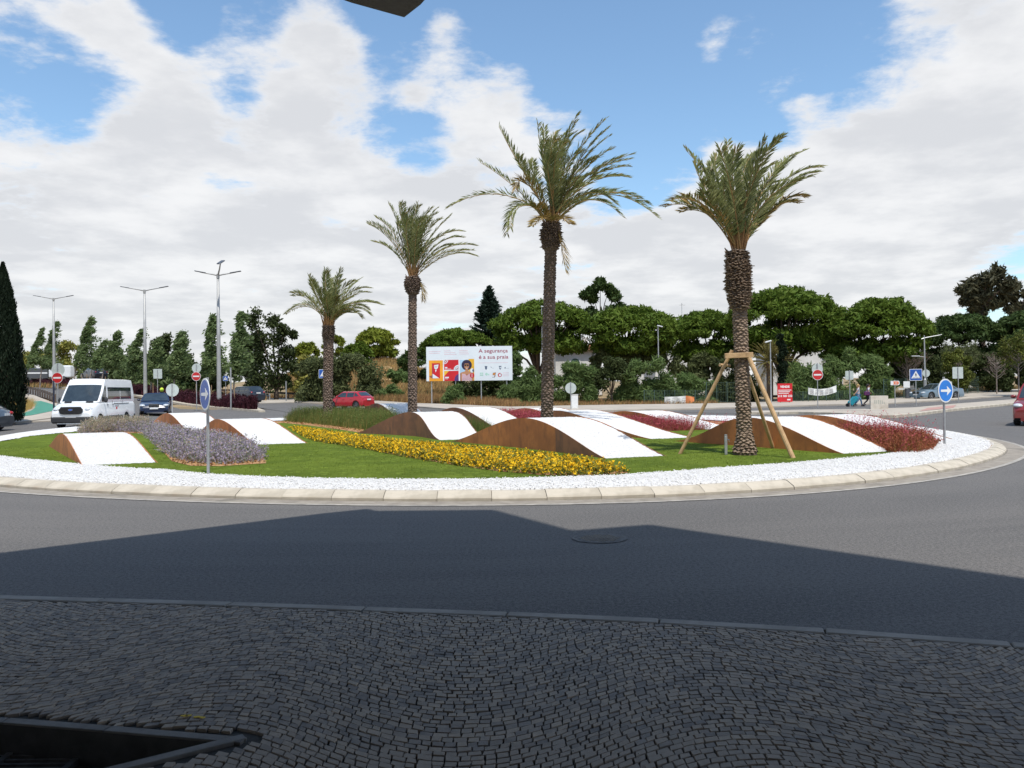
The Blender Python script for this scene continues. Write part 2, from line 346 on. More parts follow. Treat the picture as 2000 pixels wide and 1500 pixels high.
def npmesh(name, V, Fc, mats, mi=None, smooth=False):
    V = np.asarray(V, dtype=np.float32).reshape(-1,3); Fc = np.asarray(Fc, dtype=np.int32); k = Fc.shape[1]; n = len(Fc)
    me = bpy.data.meshes.new(name); me.vertices.add(len(V)); me.vertices.foreach_set('co', V.ravel())
    me.loops.add(n*k); me.loops.foreach_set('vertex_index', Fc.ravel())
    me.polygons.add(n); me.polygons.foreach_set('loop_start', np.arange(n, dtype=np.int32)*k); me.polygons.foreach_set('loop_total', np.full(n, k, dtype=np.int32))
    for m in (mats if isinstance(mats,(list,tuple)) else [mats]): me.materials.append(M[m])
    if mi is not None: me.polygons.foreach_set('material_index', np.asarray(mi, dtype=np.int32))
    me.update(calc_edges=True)
    if smooth: me.shade_smooth()
    return me
def thing(name, label, cat, loc=(0,0,0), rz=0, group=None):
    o = bpy.data.objects.new(name, None); COL.objects.link(o); o.location = loc; o.rotation_euler = (0,0,rz)
    o.empty_display_size = .3; o['label'] = label; o['category'] = cat
    if group: o['group'] = group
    return o
def tag(o, label, cat, group=None, kind=None):
    if label: o['label'] = label
    if cat: o['category'] = cat
    if group: o['group'] = group
    if kind: o['kind'] = kind
    return o
def copy_tree(o, parent=None):
    c = o.copy(); COL.objects.link(c); c.parent = parent
    for ch in list(o.children): copy_tree(ch, c)
    return c
def resample(pts, n):
    pts = [Vector(p) for p in pts]; L = [0]
    for a, b in zip(pts, pts[1:]): L.append(L[-1]+(b-a).length)
    out = []
    for i in range(n):
        t = L[-1]*i/(n-1); k = 0
        while k < len(L)-2 and L[k+1] < t: k += 1
        out.append(pts[k].lerp(pts[k+1], 0 if L[k+1]==L[k] else (t-L[k])/(L[k+1]-L[k])))
    return out
def drape(A, B, nu, nv, off, side=0):
    """sheet between two edge polylines, laid on the terrain"""
    A, B = resample(A, nu), resample(B, nu); V = []; Fc = []
    for i in range(nu):
        for j in range(nv+1):
            p = A[i].lerp(B[i], j/nv); V.append((p.x, p.y, gz(p.x,p.y)+off))
    for i in range(nu-1):
        for j in range(nv):
            a = i*(nv+1)+j; Fc.append((a, a+nv+1, a+nv+2, a+1))
    mb = MB(); mb.add(V, Fc)
    if side:
        for j0 in (0, nv):
            o = len(mb.v); vs = []
            for i in range(nu): x,y,z = V[i*(nv+1)+j0]; vs += [(x,y,z),(x,y,z-side)]
            mb.add(vs, [(2*i,2*i+1,2*i+3,2*i+2) for i in range(nu-1)])
        for i0 in (0, nu-1):
            vs = []
            for j in range(nv+1): x,y,z = V[i0*(nv+1)+j]; vs += [(x,y,z),(x,y,z-side)]
            mb.add(vs, [(2*j,2*j+1,2*j+3,2*j+2) for j in range(nv)])
    return mb
def offs(line, d):
    out = []
    for i, p in enumerate(line):
        a, b = Vector(line[max(i-1,0)]), Vector(line[min(i+1,len(line)-1)]); t = (b-a).normalized()
        out.append(Vector((p[0]+t.y*d, p[1]-t.x*d)))
    return out
def catmull(pts, per=8):
    pts = [Vector(p) for p in pts]; out = []
    for i in range(len(pts)-1):
        p0, p1, p2, p3 = pts[max(i-1,0)], pts[i], pts[i+1], pts[min(i+2,len(pts)-1)]
        for k in range(per):
            t = k/per; out.append(.5*((2*p1)+(p2-p0)*t+(2*p0-5*p1+4*p2-p3)*t*t+(3*p1-3*p2+p3-p0)*t**3))
    return out+[pts[-1]]
def inpoly(x, y, poly):
    c = np.zeros(len(x), bool); n = len(poly)
    for i in range(n):
        x1, y1 = poly[i][0], poly[i][1]; x2, y2 = poly[(i+1)%n][0], poly[(i+1)%n][1]
        if y1 == y2: continue
        k = ((y1 > y) != (y2 > y)) & (x < (x2-x1)*(y-y1)/(y2-y1)+x1); c ^= k
    return c
def scatter(poly, n, rng=RNG):
    P_ = np.array([(p[0],p[1]) for p in poly]); lo, hi = P_.min(0), P_.max(0); out = np.zeros((0,2))
    while len(out) < n:
        q = rng.uniform(lo, hi, (n*2,2)); q = q[inpoly(q[:,0], q[:,1], poly)]; out = np.vstack([out, q])
        if len(q) == 0: break
    return out[:n]
def unit(a): return a/np.maximum(np.linalg.norm(a, axis=1, keepdims=True), 1e-9)
def cards(C, Nrm, size, aspect=1., rng=RNG, along=None, tri=False):
    """leaf quads at C with normals Nrm"""
    n = len(C); a = unit(np.cross(Nrm, rng.normal(size=(n,3)))) if along is None else unit(along)
    b = unit(np.cross(Nrm, a)); s = (size*rng.uniform(.65,1.3,n))[:,None]
    a = a*s*aspect; b = b*s
    V = np.stack([C-a, C-b*.55, C+a, C+b*.55], 1).reshape(-1,3)      # diamond
    Fc = np.arange(4*n).reshape(n,4); return V, Fc
def blades(B, T, wdt, rng=RNG):
    """grass blades / stems from B to T, width wdt: one tapering triangle each"""
    n = len(B); d = T-B; s = unit(np.cross(d, rng.normal(size=(n,3))))*wdt/2
    V = np.stack([B-s, B+s, T], 1).reshape(-1,3); return V, np.arange(3*n).reshape(n,3)
def join(parts):
    """[(V,F,mat)] -> V,F,mi with equal face sizes"""
    V = []; Fc = []; mi = []; o = 0
    for v, f, m in parts: V.append(v); Fc.append(f+o); mi.append(np.full(len(f), m)); o += len(v)
    return np.vstack(V), np.vstack(Fc), np.concatenate(mi)
def clumps(C, Rd, n, size, aspect=1.6, out=.6, rng=RNG, shell=.55):
    C = np.asarray(C, float); Rd = np.asarray(Rd, float)
    if Rd.ndim == 1: Rd = np.repeat(Rd[:,None], 3, 1)
    K = len(C); d = unit(rng.normal(size=(K*n,3))); r = rng.uniform(shell, 1.05, K*n)[:,None]
    c = np.repeat(C, n, 0)+d*r*np.repeat(Rd, n, 0)
    return cards(c, unit(d*out+rng.normal(size=(K*n,3))*(1-out*.5)), size, aspect, rng)
def sign3(a, b): return Vector((a[0],a[1],0)).lerp(Vector((b[0],b[1],0)), .5)
def text(body, size, mat, parent, mtx, name='lettering', align='LEFT', bold=0, ext=.001, sx=1):
    cu = bpy.data.curves.new(name, 'FONT'); cu.body = body; cu.size = size; cu.align_x = align; cu.extrude = ext; cu.offset = bold
    tmp = bpy.data.objects.new(name, cu); COL.objects.link(tmp); bpy.context.view_layer.update()
    me = bpy.data.meshes.new_from_object(tmp.evaluated_get(bpy.context.evaluated_depsgraph_get())); bpy.data.objects.remove(tmp)
    me.materials.clear(); me.materials.append(M[mat]); o = link(name, me, parent); o.matrix_local = mtx @ Matrix.Diagonal((sx,1,1,1)); return o
# ================================================================== GROUND, ROADS
def struct(o, label=None): o['kind'] = 'structure'; return o
KERB = catmull([P(-700,1150), P(-300,1152), P(0,1165), P(350,1175), P(700,1187), P(1050,1200), P(1400,1217), P(1700,1236), P(2000,1259), P(2300,1285), P(2900,1345)], 6)
def build_ground():
    xs = sorted(set([-900,-600,-420,-300]+list(range(-240,241,4))+[300,420,600,900])); ys = sorted(set([-300,-120,-60,-30,-15,-8,-4,-1,1.5,3.5,5]+list(range(7,60,4))+list(range(60,260,3))+[280,320,400,500,700,1100,2000]))
    V = []
    for y in ys:
        for x in xs:
            z = gz(x,y)-.05
            if y <= 5.2: z = -.45
            if y > 75: z += .12*math.sin(x*.31+y*.17)*min(1,(y-75)/40)+.1*math.sin(x*.11-y*.4)*min(1,(y-75)/40)-.10
            V.append((x,y,z))
    n = len(xs); Fc = [(j*n+i, j*n+i+1, (j+1)*n+i+1, (j+1)*n+i) for j in range(len(ys)-1) for i in range(n-1)]
    me = npmesh('ground', V, Fc, 'dry_earth', smooth=True); struct(link('ground', me))
build_ground()
FAR_A = [PG(x,y) for x,y in [(575,787),(730,789),(900,803),(1100,806),(1350,801),(1600,793),(1730,790),(1870,782),(2000,772),(2150,764)]]
FAR_B = [PG(x,y) for x,y in [(590,776),(700,783),(860,791),(1000,797),(1200,793),(1400,790),(1600,783),(1730,779),(1870,769),(2000,761),(2150,757.5)]]
def build_roads():
    # ring road: from the near kerb to the far pavements
    A = [Vector((p.x,p.y)) for p in resample(KERB, 90)]
    top = [Vector((-48,60)),Vector((-30,66)),Vector((-10,70)),Vector((0,70)),Vector((25,72)),Vector((60,80)),Vector((95,92))]
    struct(drape(A, top, 90, 60, 0).build('ring_road', 'asphalt'))
    c1 = [(-14,44),(-18,48),(-23.5,54),(-34,71),(-44,86),(-70,118),(-115,165),(-150,200)]
    struct(drape(offs(c1,-3.9), offs(c1,3.9), 70, 5, .012).build('approach_road', 'asphalt'))
    c2 = [(-10,58),(-14,66),(-20,76),(-27.4,87),(-38,101),(-66,131),(-90,154),(-140,200)]
    struct(drape(offs(c2,-4.2), offs(c2,4.2), 70, 5, .02).build('exit_road', 'asphalt'))
    # the exit on the right, beyond the splitter island
    c3 = [PG(x,y) for x,y in [(1350,806),(1600,797),(1735,795),(1860,787),(1990,777),(2150,768)]]
    struct(drape(offs(c3,-6.), offs(c3,6.), 50, 3, .012).build('side_road', 'asphalt'))
    struct(drape(FAR_A, FAR_B, 80, 3, .12, .2).build('far_pavement', 'cream_pave'))
    sa = [PG(x,y) for x,y in [(1440,810),(1560,809),(1640,811),(1700,816),(1737,817),(1790,812),(1850,804),(1975,791),(2120,780)]]
    sb = [PG(x,y) for x,y in [(1440,807),(1560,804),(1640,803),(1700,802),(1735,801),(1790,799),(1850,793),(1975,783),(2120,773)]]
    sp = drape(sa, sb, 60, 2, .13, .2).build('splitter_island', 'cream_pave'); struct(sp)
    drape([PG(x,y) for x,y in [(1795,808),(1830,804),(1862,801)]], [PG(x,y) for x,y in [(1812,801),(1840,798),(1868,795)]], 8, 2, .145).build('tactile_paving', 'pink_pave', sp)
    # kerb stones in front of the splitter island
    E = resample([(p.x,p.y) for p in sa], 46)
    for i in range(45):
        a, b = E[i], E[i+1]; c = (a+b)/2; t = math.atan2(b.y-a.y, b.x-a.x)
        mb = MB(); mb.box((0,0,0), ((b-a).length*.97,.22,.2), bev=.02)
        o = mb.build('kerb_stone', 'kerb_stone', sp); o.location = (c.x, c.y, gz(c.x,c.y)+.06); o.rotation_euler = (0,0,t)
    # median with kerb
    ml = [(-18.9,62.5),(-22.3,68),(-28,75.5),(-39.5,92),(-62,120),(-105,168)]
    w_ = [.25,1.3,1.9,2.2,2.3,2.3]
    pa = [Vector((a[0],a[1]))+(Vector((b.x,b.y))-Vector((a[0],a[1])))*k for a,b,k in zip(ml, offs(ml,-1), w_)]
    pb = [Vector((a[0],a[1]))+(Vector((b.x,b.y))-Vector((a[0],a[1])))*k for a,b,k in zip(ml, offs(ml,1), w_)]
    struct(drape(pa, pb, 50, 2, .14, .2).build('median', 'kerb_stone'))
    # left footpath, green path
    la = [PG(x,y) for x,y in [(-500,852),(-100,839),(30,829),(100,820),(160,812),(205,808)]]
    lb = [PG(x,y) for x,y in [(-500,812),(-100,804)]]+[PG(x,y) for x,y in [(30,792),(70,783),(105,789),(140,796)]]
    fp = drape(la, lb, 40, 4, .12, .15).build('left_footpath', 'cream_pave'); struct(fp)
    ga = [PG(x,y) for x,y in [(-80,826),(20,820),(62,815),(108,805),(113,799),(104,793),(80,786)]]; gb = [PG(x,y) for x,y in [(-80,820),(10,817),(38,813),(60,806),(68,800),(68,794),(62,787)]]
    struct(drape(ga, gb, 24, 2, .135).build('green_cycle_path', 'green_path'))
    # a pale footpath running up behind the guard rail
    l2a = [Vector(p) for p in ((-24,48),(-29,56),(-40,72),(-52,90),(-80,120))]; l2b = offs(l2a, -3.5)
    struct(drape([(p.x,p.y) for p in l2a], l2b, 30, 2, .06, .1).build('rail_footpath', 'cream_pave'))
    # bare paved corner on the far side, left of the red car
    ca = [PG(x,y) for x,y in [(505,789),(575,787),(640,788),(700,789)]]; cb = [PG(x,y) for x,y in [(508,781),(560,775),(610,773),(700,782)]]
    struct(drape(ca, cb, 20, 3, .09, .1).build('corner_pavement', 'cream_pave'))
build_roads()
def drop(o): return o
# ------------------------------------------------------------------ near pavement with setts and the sunken drain
PIT = [P(-160,1402,0.02), P(0,1407,0.02), P(200,1423,0.02), P(420,1442,0.02), P(150,1508,.02), P(-60,1600,.02), P(-300,1720,.02), P(-420,1400,.02)]
def build_pavement():
    kp = [Vector((p.x,p.y)) for p in resample(KERB, 60)]
    # hole-aware mortar sheet: grid cells outside the pit
    V = []; Fc = []; pitp = [(p.x,p.y) for p in PIT]
    outer = [(-14,-9)]+[(p.x,p.y-.10) for p in kp if -14 < p.x < 14]+[(14,-9)]
    outer = [Vector((x,y,0)) for x,y in outer]; hole = [Vector((x,y,0)) for x,y in pitp]
    tri = tessellate_polygon([outer, hole]); allp = outer+hole
    V = [(p.x,p.y,-.008) for p in allp]
    mb = MB(); mb.add(V, [tuple(t) for t in tri])
    base = mb.build('cobbled_pavement', 'mortar', kind='structure')
    # kerb stones
    n = 0; L = resample([(p.x,p.y) for p in KERB], 200); tot = sum((b-a).length for a,b in zip(L,L[1:]))
    K = resample([(p.x,p.y) for p in KERB], int(tot/.95))
    for a, b in zip(K, K[1:]):
        if abs((a.x+b.x)/2) > 13: continue
        c = (a+b)/2; mb = MB(); mb.box((0,0,0), ((b-a).length-.012,.115,.10), bev=.008)
        o = mb.build('kerb_stone', 'kerb_near', base); o.location = (c.x, c.y-.055, -.036+random.uniform(-.002,.002)); o.rotation_euler = (0,0,math.atan2(b.y-a.y,b.x-a.x))
    # setts laid in segmental arcs
    def arc(u):
        per = 2.6; k = ((u+1.55)/per) % 1.0; s = (k-.5)*2
        return .27*(1+math.cos(math.pi*s))+.05*math.cos(2.1*u+.7)
    rows = []; v = .6; rng = random.Random(3)
    near = []; far = []
    kx = [p.x for p in kp]; ky = [p.y for p in kp]
    while v < 8.2:
        h = rng.uniform(.045,.057); u = -6.4+rng.uniform(0,.1)
        while u < 6.4:
            wd = rng.uniform(.044,.072); g = .0026
            cs = [(u+g,v+g),(u+wd-g,v+g),(u+wd-g,v+h-g),(u+g,v+h-g)]
            q = [(a+rng.uniform(-.0042,.0042), b-arc(a)*1.0+rng.uniform(-.0042,.0042)) for a,b in cs]
            cx, cy = sum(p[0] for p in q)/4, sum(p[1] for p in q)/4; u += wd
            ke = np.interp(cx, kx, ky)-.125
            if cy < ke+.0 and max(p[1] for p in q) > ke: q = [(a,min(b,ke-.002)) for a,b in q]
            if min(p[1] for p in q) > ke-.022 or cy > ke or cy < 2.3 or abs(cx) > cy*.66+.5: continue
            far.append((cy, q))
        v += h
    pt = np.array([[sum(p[0] for p in q)/4, sum(p[1] for p in q)/4] for _,q in far])
    pin = np.zeros(len(far), bool)
    for k in range(4):
        c = np.array([q[k] for _,q in far]); pin |= inpoly(c[:,0], c[:,1], pitborder)
    far = [f for f,b in zip(far, pin) if not b]
    # stones that show largest (nearest in view) become parts of their own
    def vis(q):
        cx, cy = sum(p[0] for p in q)/4, sum(p[1] for p in q)/4
        return abs(cx) < cy*.60 and cy > 3.58
    order = sorted((cy if vis(q) else 99, i) for i,(cy,q) in enumerate(far)); single = {i for _,i in order[:296]}
    def stone(mb, q, z, ox=0, oy=0):
        cx, cy = sum(p[0] for p in q)/4, sum(p[1] for p in q)/4; k = .93
        t1, t2 = rng.uniform(-.03,.03), rng.uniform(-.03,.03)
        vs = [(x-ox,y-oy,-.03) for x,y in q]+[(x-ox,y-oy,z-.006) for x,y in q]+[(cx+(x-cx)*k-ox, cy+(y-cy)*k-oy, z+.002+(x-cx)*t1+(y-cy)*t2) for x,y in q]
        fs = [(0,1,5,4),(1,2,6,5),(2,3,7,6),(3,0,4,7),(4,5,9,8),(5,6,10,9),(6,7,11,10),(7,4,8,11),(8,9,10,11)]
        mb.add(vs, fs)
    rest = MB()
    for i,(cy,q) in enumerate(far):
        z = .006+rng.uniform(-.0028,.0028)
        if i in single:
            mb = MB(); cx = sum(p[0] for p in q)/4; cyy = sum(p[1] for p in q)/4; stone(mb, q, z, cx, cyy)
            o = link('cobblestone', mb.data('cobblestone', 'cobble', recalc=False), base); o.location = (cx, cyy, 0)
        else: stone(rest, q, z)
    o = link('cobblestones', rest.data('cobblestones', 'cobble', recalc=False), base); o['kind'] = 'stuff'
    # drain recess
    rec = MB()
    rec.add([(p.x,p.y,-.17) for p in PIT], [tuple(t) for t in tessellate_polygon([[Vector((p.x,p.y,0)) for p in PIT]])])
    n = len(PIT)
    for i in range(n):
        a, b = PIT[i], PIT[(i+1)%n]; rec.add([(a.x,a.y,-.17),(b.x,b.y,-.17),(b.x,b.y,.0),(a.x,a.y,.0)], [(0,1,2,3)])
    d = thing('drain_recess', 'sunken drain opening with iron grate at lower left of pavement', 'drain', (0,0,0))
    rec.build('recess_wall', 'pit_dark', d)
    for i, (a, b) in enumerate([(PIT[0],PIT[1]),(PIT[1],PIT[2]),(PIT[2],PIT[3]),(PIT[3],PIT[4]),(PIT[4],PIT[5]),(PIT[5],PIT[6])]):
        t = (b-a); ln = math.hypot(t.x,t.y); nrm = Vector((-t.y,t.x,0)).normalized()
        if i >= 3 and nrm.x < 0: nrm = -nrm
        if i < 3 and nrm.y < 0: nrm = -nrm
        ext = .13 if i in (2,3) else 0
        c = (a+b)/2+nrm*.036-(Vector((t.x,t.y,0)).normalized()*ext/2 if i==3 else -Vector((t.x,t.y,0)).normalized()*ext/2)
        mb = MB(); mb.box((0,0,0), (ln+ext-.004,.062,.06), bev=.003)
        o = mb.build('edge_stone', 'grey_kerb', d); o.location = (c.x,c.y,-.021+(.003 if i==3 else 0)); o.rotation_euler = (0,0,math.atan2(t.y,t.x))
    g = MB(); gx, gy = P(75,1492,-.15).x-.32, P(75,1492,-.15).y
    fr = [((gx,gy+.13,-.150),(.98,.03,.03)),((gx,gy-.16,-.150),(.98,.03,.03)),((gx-.49,gy,-.150),(.03,.26,.03)),((gx+.49,gy,-.150),(.03,.26,.03)),((gx+.12,gy,-.150),(.03,.26,.03)),((gx-.2,gy,-.150),(.03,.26,.03))]
    for c, dd in fr: g.box(c, dd)
    g.build('grate_frame', 'cast_iron', d)
    for k in range(5):
        mb = MB(); mb.box((gx,gy-.11+k*.048,-.154),(.94,.016,.024)); mb.build('grate_bar', 'cast_iron', d)
    m = MB(); rr = random.Random(5)
    for cx, cy in ((360,1397),(368,1396),(384,1399),(395,1400)):
        p = P(cx,cy,.018); m.prism([(p.x+rr.uniform(.6,1)*.022*math.cos(a), p.y+rr.uniform(.4,1)*.016*math.sin(a)) for a in np.arange(0,6.28,.7)], .014, .017)
    tag(m.build('paint_fleck', 'yellow_paint'), 'small yellow paint flecks on the cobbles by the drain', 'paint mark')
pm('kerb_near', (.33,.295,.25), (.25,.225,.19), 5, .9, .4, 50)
def grow_poly(p, d):
    cx = sum(a.x for a in p)/len(p); cy = sum(a.y for a in p)/len(p)
    return [((a.x-cx)*(1+d)+cx, (a.y-cy)*(1+d)+cy) for a in p]
_t = PIT[4]-PIT[3]
pitborder = [(p.x,p.y+.062) for p in PIT[:3]]+[(PIT[3].x+.17,PIT[3].y+.075),(PIT[3].x+.17,PIT[3].y+.0),(PIT[4].x+.10,PIT[4].y-.03),(PIT[5].x+.1,PIT[5].y-.03),(PIT[6].x+.1,PIT[6].y),(PIT[7].x,PIT[7].y)]
build_pavement()
def build_manhole():
    p = P(1171,1052); d = thing('manhole_cover', 'round patterned iron manhole cover in the shaded road', 'manhole cover', (p.x,p.y,0))
    mb = MB(); mb.tube([(0,0,0),(0,0,.006)], .27, 40); mb.build('cover_plate', 'cast_iron', d)
    mb = MB(); n = 40
    for r0, r1 in ((.275,.30),(.235,.245)):
        vs = [(r*math.cos(2*math.pi*k/n), r*math.sin(2*math.pi*k/n), .009) for k in range(n) for r in (r0,r1)]
        mb.add(vs, [(2*k,2*k+1,(2*k+3)%(2*n),(2*k+2)%(2*n)) for k in range(n)])
    mb.build('cover_ring', 'cast_iron', d)
    mb = MB(); rr = random.Random(2)
    for i in range(-5,6):
        for j in range(-5,6):
            x, y = i*.042+(j%2)*.02, j*.042
            if math.hypot(x,y) < .215: mb.box((x,y,.008), (.026,.018,.006), rr.uniform(-.6,.6))
    mb.build('cover_stud', 'gutter', d)
build_manhole()
def build_grit():
    rng = np.random.default_rng(61); n = 170; y = rng.uniform(3.5,6.0,n); x = rng.uniform(-.62,.62,n)*y
    pts = [(1066,1451),(1158,1457),(1247,1477),(1890,1398),(1925,1345),(1984,1404),(936,1489),(1536,1455),(1212,1462)]
    C = np.vstack([np.c_[x,y,np.full(n,.012)]]+[np.array([[P(a,b).x,P(a,b).y,.013]]) for a,b in pts])
    keep = ~inpoly(C[:,0],C[:,1],pitborder); C = C[keep]; o = octa(C, rng, 'stone_chips', 'tiny pale stone chips scattered over the shaded cobbles', None, .0018, .0052, 'cream_pave')
# ================================================================== ISLAND
IC = Vector((-1.4,30.,0))
def island_outline():
    near = [P(x,y) for x,y in [(-60,944),(0,951),(200,963),(500,974),(750,980),(1000,981),(1300,974),(1500,963),(1700,946),(1850,919),(1930,898),(1965,882),(1977,872)]]
    far = [P(x,y,.12) for x,y in [(1955,862),(1900,850),(1820,838)]]
    back = [P(-20,860,.12), P(220,829,.12), P(380,822,.12), P(520,819,.12)]
    pts = near+far+back; a = [math.atan2(p.x-IC.x, -(p.y-IC.y)) for p in pts]; r = [math.hypot(p.x-IC.x,p.y-IC.y) for p in pts]
    idx = np.argsort(a); a = np.array(a)[idx]; r = np.array(r)[idx]
    aa = np.concatenate([a-2*math.pi,a,a+2*math.pi]); rr = np.concatenate([r,r,r])
    A = np.linspace(-math.pi, math.pi, 721)[:-1]; Rr = np.interp(A, aa, rr)
    for _ in range(18): Rr = (np.roll(Rr,1)+Rr*2+np.roll(Rr,-1))/4
    for _ in range(60): Rr2 = (np.roll(Rr,3)+Rr*2+np.roll(Rr,-3))/4; Rr = Rr2
    return A, Rr
IA, IR = island_outline()
def ipt(a, k=0.):
    r = float(np.interp(a, IA, IR, period=2*math.pi))-k
    return Vector((IC.x+r*math.sin(a), IC.y-r*math.cos(a), 0))
def build_island():
    base = MB(); n = 360; rings = [(-.42,.004),(-.02,.006)]
    AA = np.linspace(-math.pi, math.pi, n+1)[:-1]
    vs = []
    for k, z in rings:
        for a in AA: p = ipt(a,k); vs.append((p.x,p.y,z))
    base.add(vs, [(i,(i+1)%n,n+(i+1)%n,n+i) for i in range(n)])
    struct(base.build('gutter', 'gutter'))
    # painted edge line, worn
    base = MB(); vs = []
    for k in (-.50,-.40):
        for a in AA: p = ipt(a,k); vs.append((p.x,p.y,.008))
    base.add(vs, [(i,(i+1)%n,n+(i+1)%n,n+i) for i in range(n)]); struct(base.build('edge_line', 'edge_paint'))
    body = MB(); vs = []
    for k, z in ((.30,-.02),(.30,.125),(1.2,.15),(4,.16)):
        for a in AA: p = ipt(a,k); vs.append((p.x,p.y,z))
    fs = [(j*n+i, j*n+(i+1)%n, (j+1)*n+(i+1)%n, (j+1)*n+i) for j in range(3) for i in range(n)]
    vs.append((IC.x,IC.y,.17)); fs += [(3*n+i, 3*n+(i+1)%n, 4*n) for i in range(n)]
    body.add(vs, fs); isl = body.build('island_ground', 'mulch'); struct(isl)
    kb = thing('island_kerb', 'cream splayed stone kerb running round the planted traffic island', 'kerb', (0,0,0))
    A2 = np.linspace(-math.pi, math.pi, 2881); pts = [ipt(a) for a in A2]; L = np.concatenate([[0],np.cumsum([(b-a).length for a,b in zip(pts,pts[1:])])])
    m = int(L[-1]/.82); rr = random.Random(8); s0 = L[-1]*0
    for i in range(m):
        s_a = L[-1]*i/m+.004; s_b = L[-1]*(i+1)/m-.004; a0 = float(np.interp(s_a,L,A2)); a1 = float(np.interp(s_b,L,A2)); am = (a0+a1)/2
        c = ipt(am,.15); dz = rr.uniform(-.006,.006); dk = rr.uniform(-.008,.008)
        mb = MB(); prof = [(.0,-.02),(.0,.045),(.02,.065),(.17,.130),(.20,.138),(.31,.138),(.31,-.02)]
        aas = [a0, a0*.67+a1*.33, a0*.33+a1*.67, a1]; vs = []
        for a in aas:
            for k, z in prof: p = ipt(a,k+dk)-c; vs.append((p.x,p.y,z+dz))
        q = len(prof); fs = [(j*q+i_, j*q+(i_+1)%q, (j+1)*q+(i_+1)%q, (j+1)*q+i_) for j in range(3) for i_ in range(q)]+[tuple(range(q)), tuple(range(4*q-1,3*q-1,-1))]
        mb.add(vs, fs); o = mb.build('kerb_stone', 'kerb_stone', kb); o.location = c
pm('edge_paint', (.40,.37,.32), (.26,.24,.21), 6, .85)
build_island()
# white pebbles: a rough bed all round the edge, loose pebbles on its near rim
def sph(px, py, z=.16): p = P(px,py,z); return (p.x,p.y)
LAWN = [sph(*q) for q in [(-260,872),(-60,890),(0,893),(60,900),(160,910),(250,917),(330,921),(400,929),(500,934),(620,938),(800,940),(950,939),(1060,936),(1200,932),(1300,925),(1420,916),(1540,908),(1640,899),(1720,891),(1762,886),
      (1690,872),(1600,856),(1500,846),(1400,838),(1200,830),(1000,827),(800,826),(560,827),(400,830),(300,834),(200,840),(130,846),(60,853),(0,864),(-120,868)]]
def build_pebbles():
    rng = np.random.default_rng(4); n = 1700; AA = np.linspace(-math.pi, math.pi, n+1)[:-1]
    ks = list(np.arange(.30, 2.4, .07))+list(np.arange(2.4, 5.6, .14))
    V = []
    P0 = np.array([ipt(a,0)[:2] for a in AA]); Dn = unit(np.array([IC[:2]])-P0)
    for j, k in enumerate(ks):
        q = P0+Dn*(k+rng.uniform(-.03,.03,(n,1)) if j else k); z = .138+.06*min(1,(k-.3)/.5)+rng.uniform(-.007,.008,n)
        if j == 0: z[:] = .10
        V.append(np.c_[q, z])
    V = np.concatenate(V); nk = len(ks)
    cen = (V.reshape(nk,n,3)[:-1]+V.reshape(nk,n,3)[1:])/2
    i = np.arange(n); Fc = []
    shrunk = LAWN
    for j in range(nk-1):
        c = cen[j]; keep = ~inpoly(c[:,0], c[:,1], shrunk)
        f = np.c_[j*n+i, j*n+(i+1)%n, (j+1)*n+(i+1)%n, (j+1)*n+i][keep]; Fc.append(f)
    Fc = np.concatenate(Fc)
    tag(link('pebble_ring', npmesh('pebble_ring', V, Fc, 'pebble_bed')), 'white pebbles spread round the edge of the island', 'pebbles', kind='stuff')
    # loose pebbles on the near and right part
    an = []
    N_ = 34000
    a = rng.uniform(-.95, 1.9, N_); k = rng.uniform(.28, 2.6, N_)
    P0 = np.array([ipt(x,0)[:2] for x in a]); q = P0+unit(np.array([IC[:2]])-P0)*k[:,None]
    keep = ~inpoly(q[:,0], q[:,1], LAWN); q = q[keep]; k = k[keep]
    z = .150+.06*np.minimum(1,(k-.3)/.5)+rng.uniform(0,.012,len(q))
    octa(np.c_[q,z-.006], rng, 'loose_pebbles', 'white pebbles lying loose along the near rim of the island', None, .008, .017)
def octa(C, rng, name, label, parent=None, s0=.016, s1=.034, mat='pebble'):
    n = len(C); s = rng.uniform(s0, s1, n)[:,None]
    base = np.array([[1,0,0],[0,1,0],[-1,0,0],[0,-1,0],[0,0,.7],[0,0,-.7]], float)
    a = rng.uniform(0,6.28,n); ca, sa = np.cos(a), np.sin(a)
    V = base[None]*rng.uniform(.6,1.25,(n,6,1))*s[:,None]
    X = V[...,0]*ca[:,None]-V[...,1]*sa[:,None]; Y = V[...,0]*sa[:,None]+V[...,1]*ca[:,None]
    V = np.stack([X,Y,V[...,2]],-1)+C[:,None]
    f = np.array([[0,1,4],[1,2,4],[2,3,4],[3,0,4],[1,0,5],[2,1,5],[3,2,5],[0,3,5]]); Fc = (np.arange(n)[:,None,None]*6+f[None]).reshape(-1,3)
    o = link(name, npmesh(name, V.reshape(-1,3), Fc, mat), parent); o['kind'] = 'stuff'
    if parent is None: tag(o, label, 'pebbles')
    return o
build_pebbles()
build_grit()
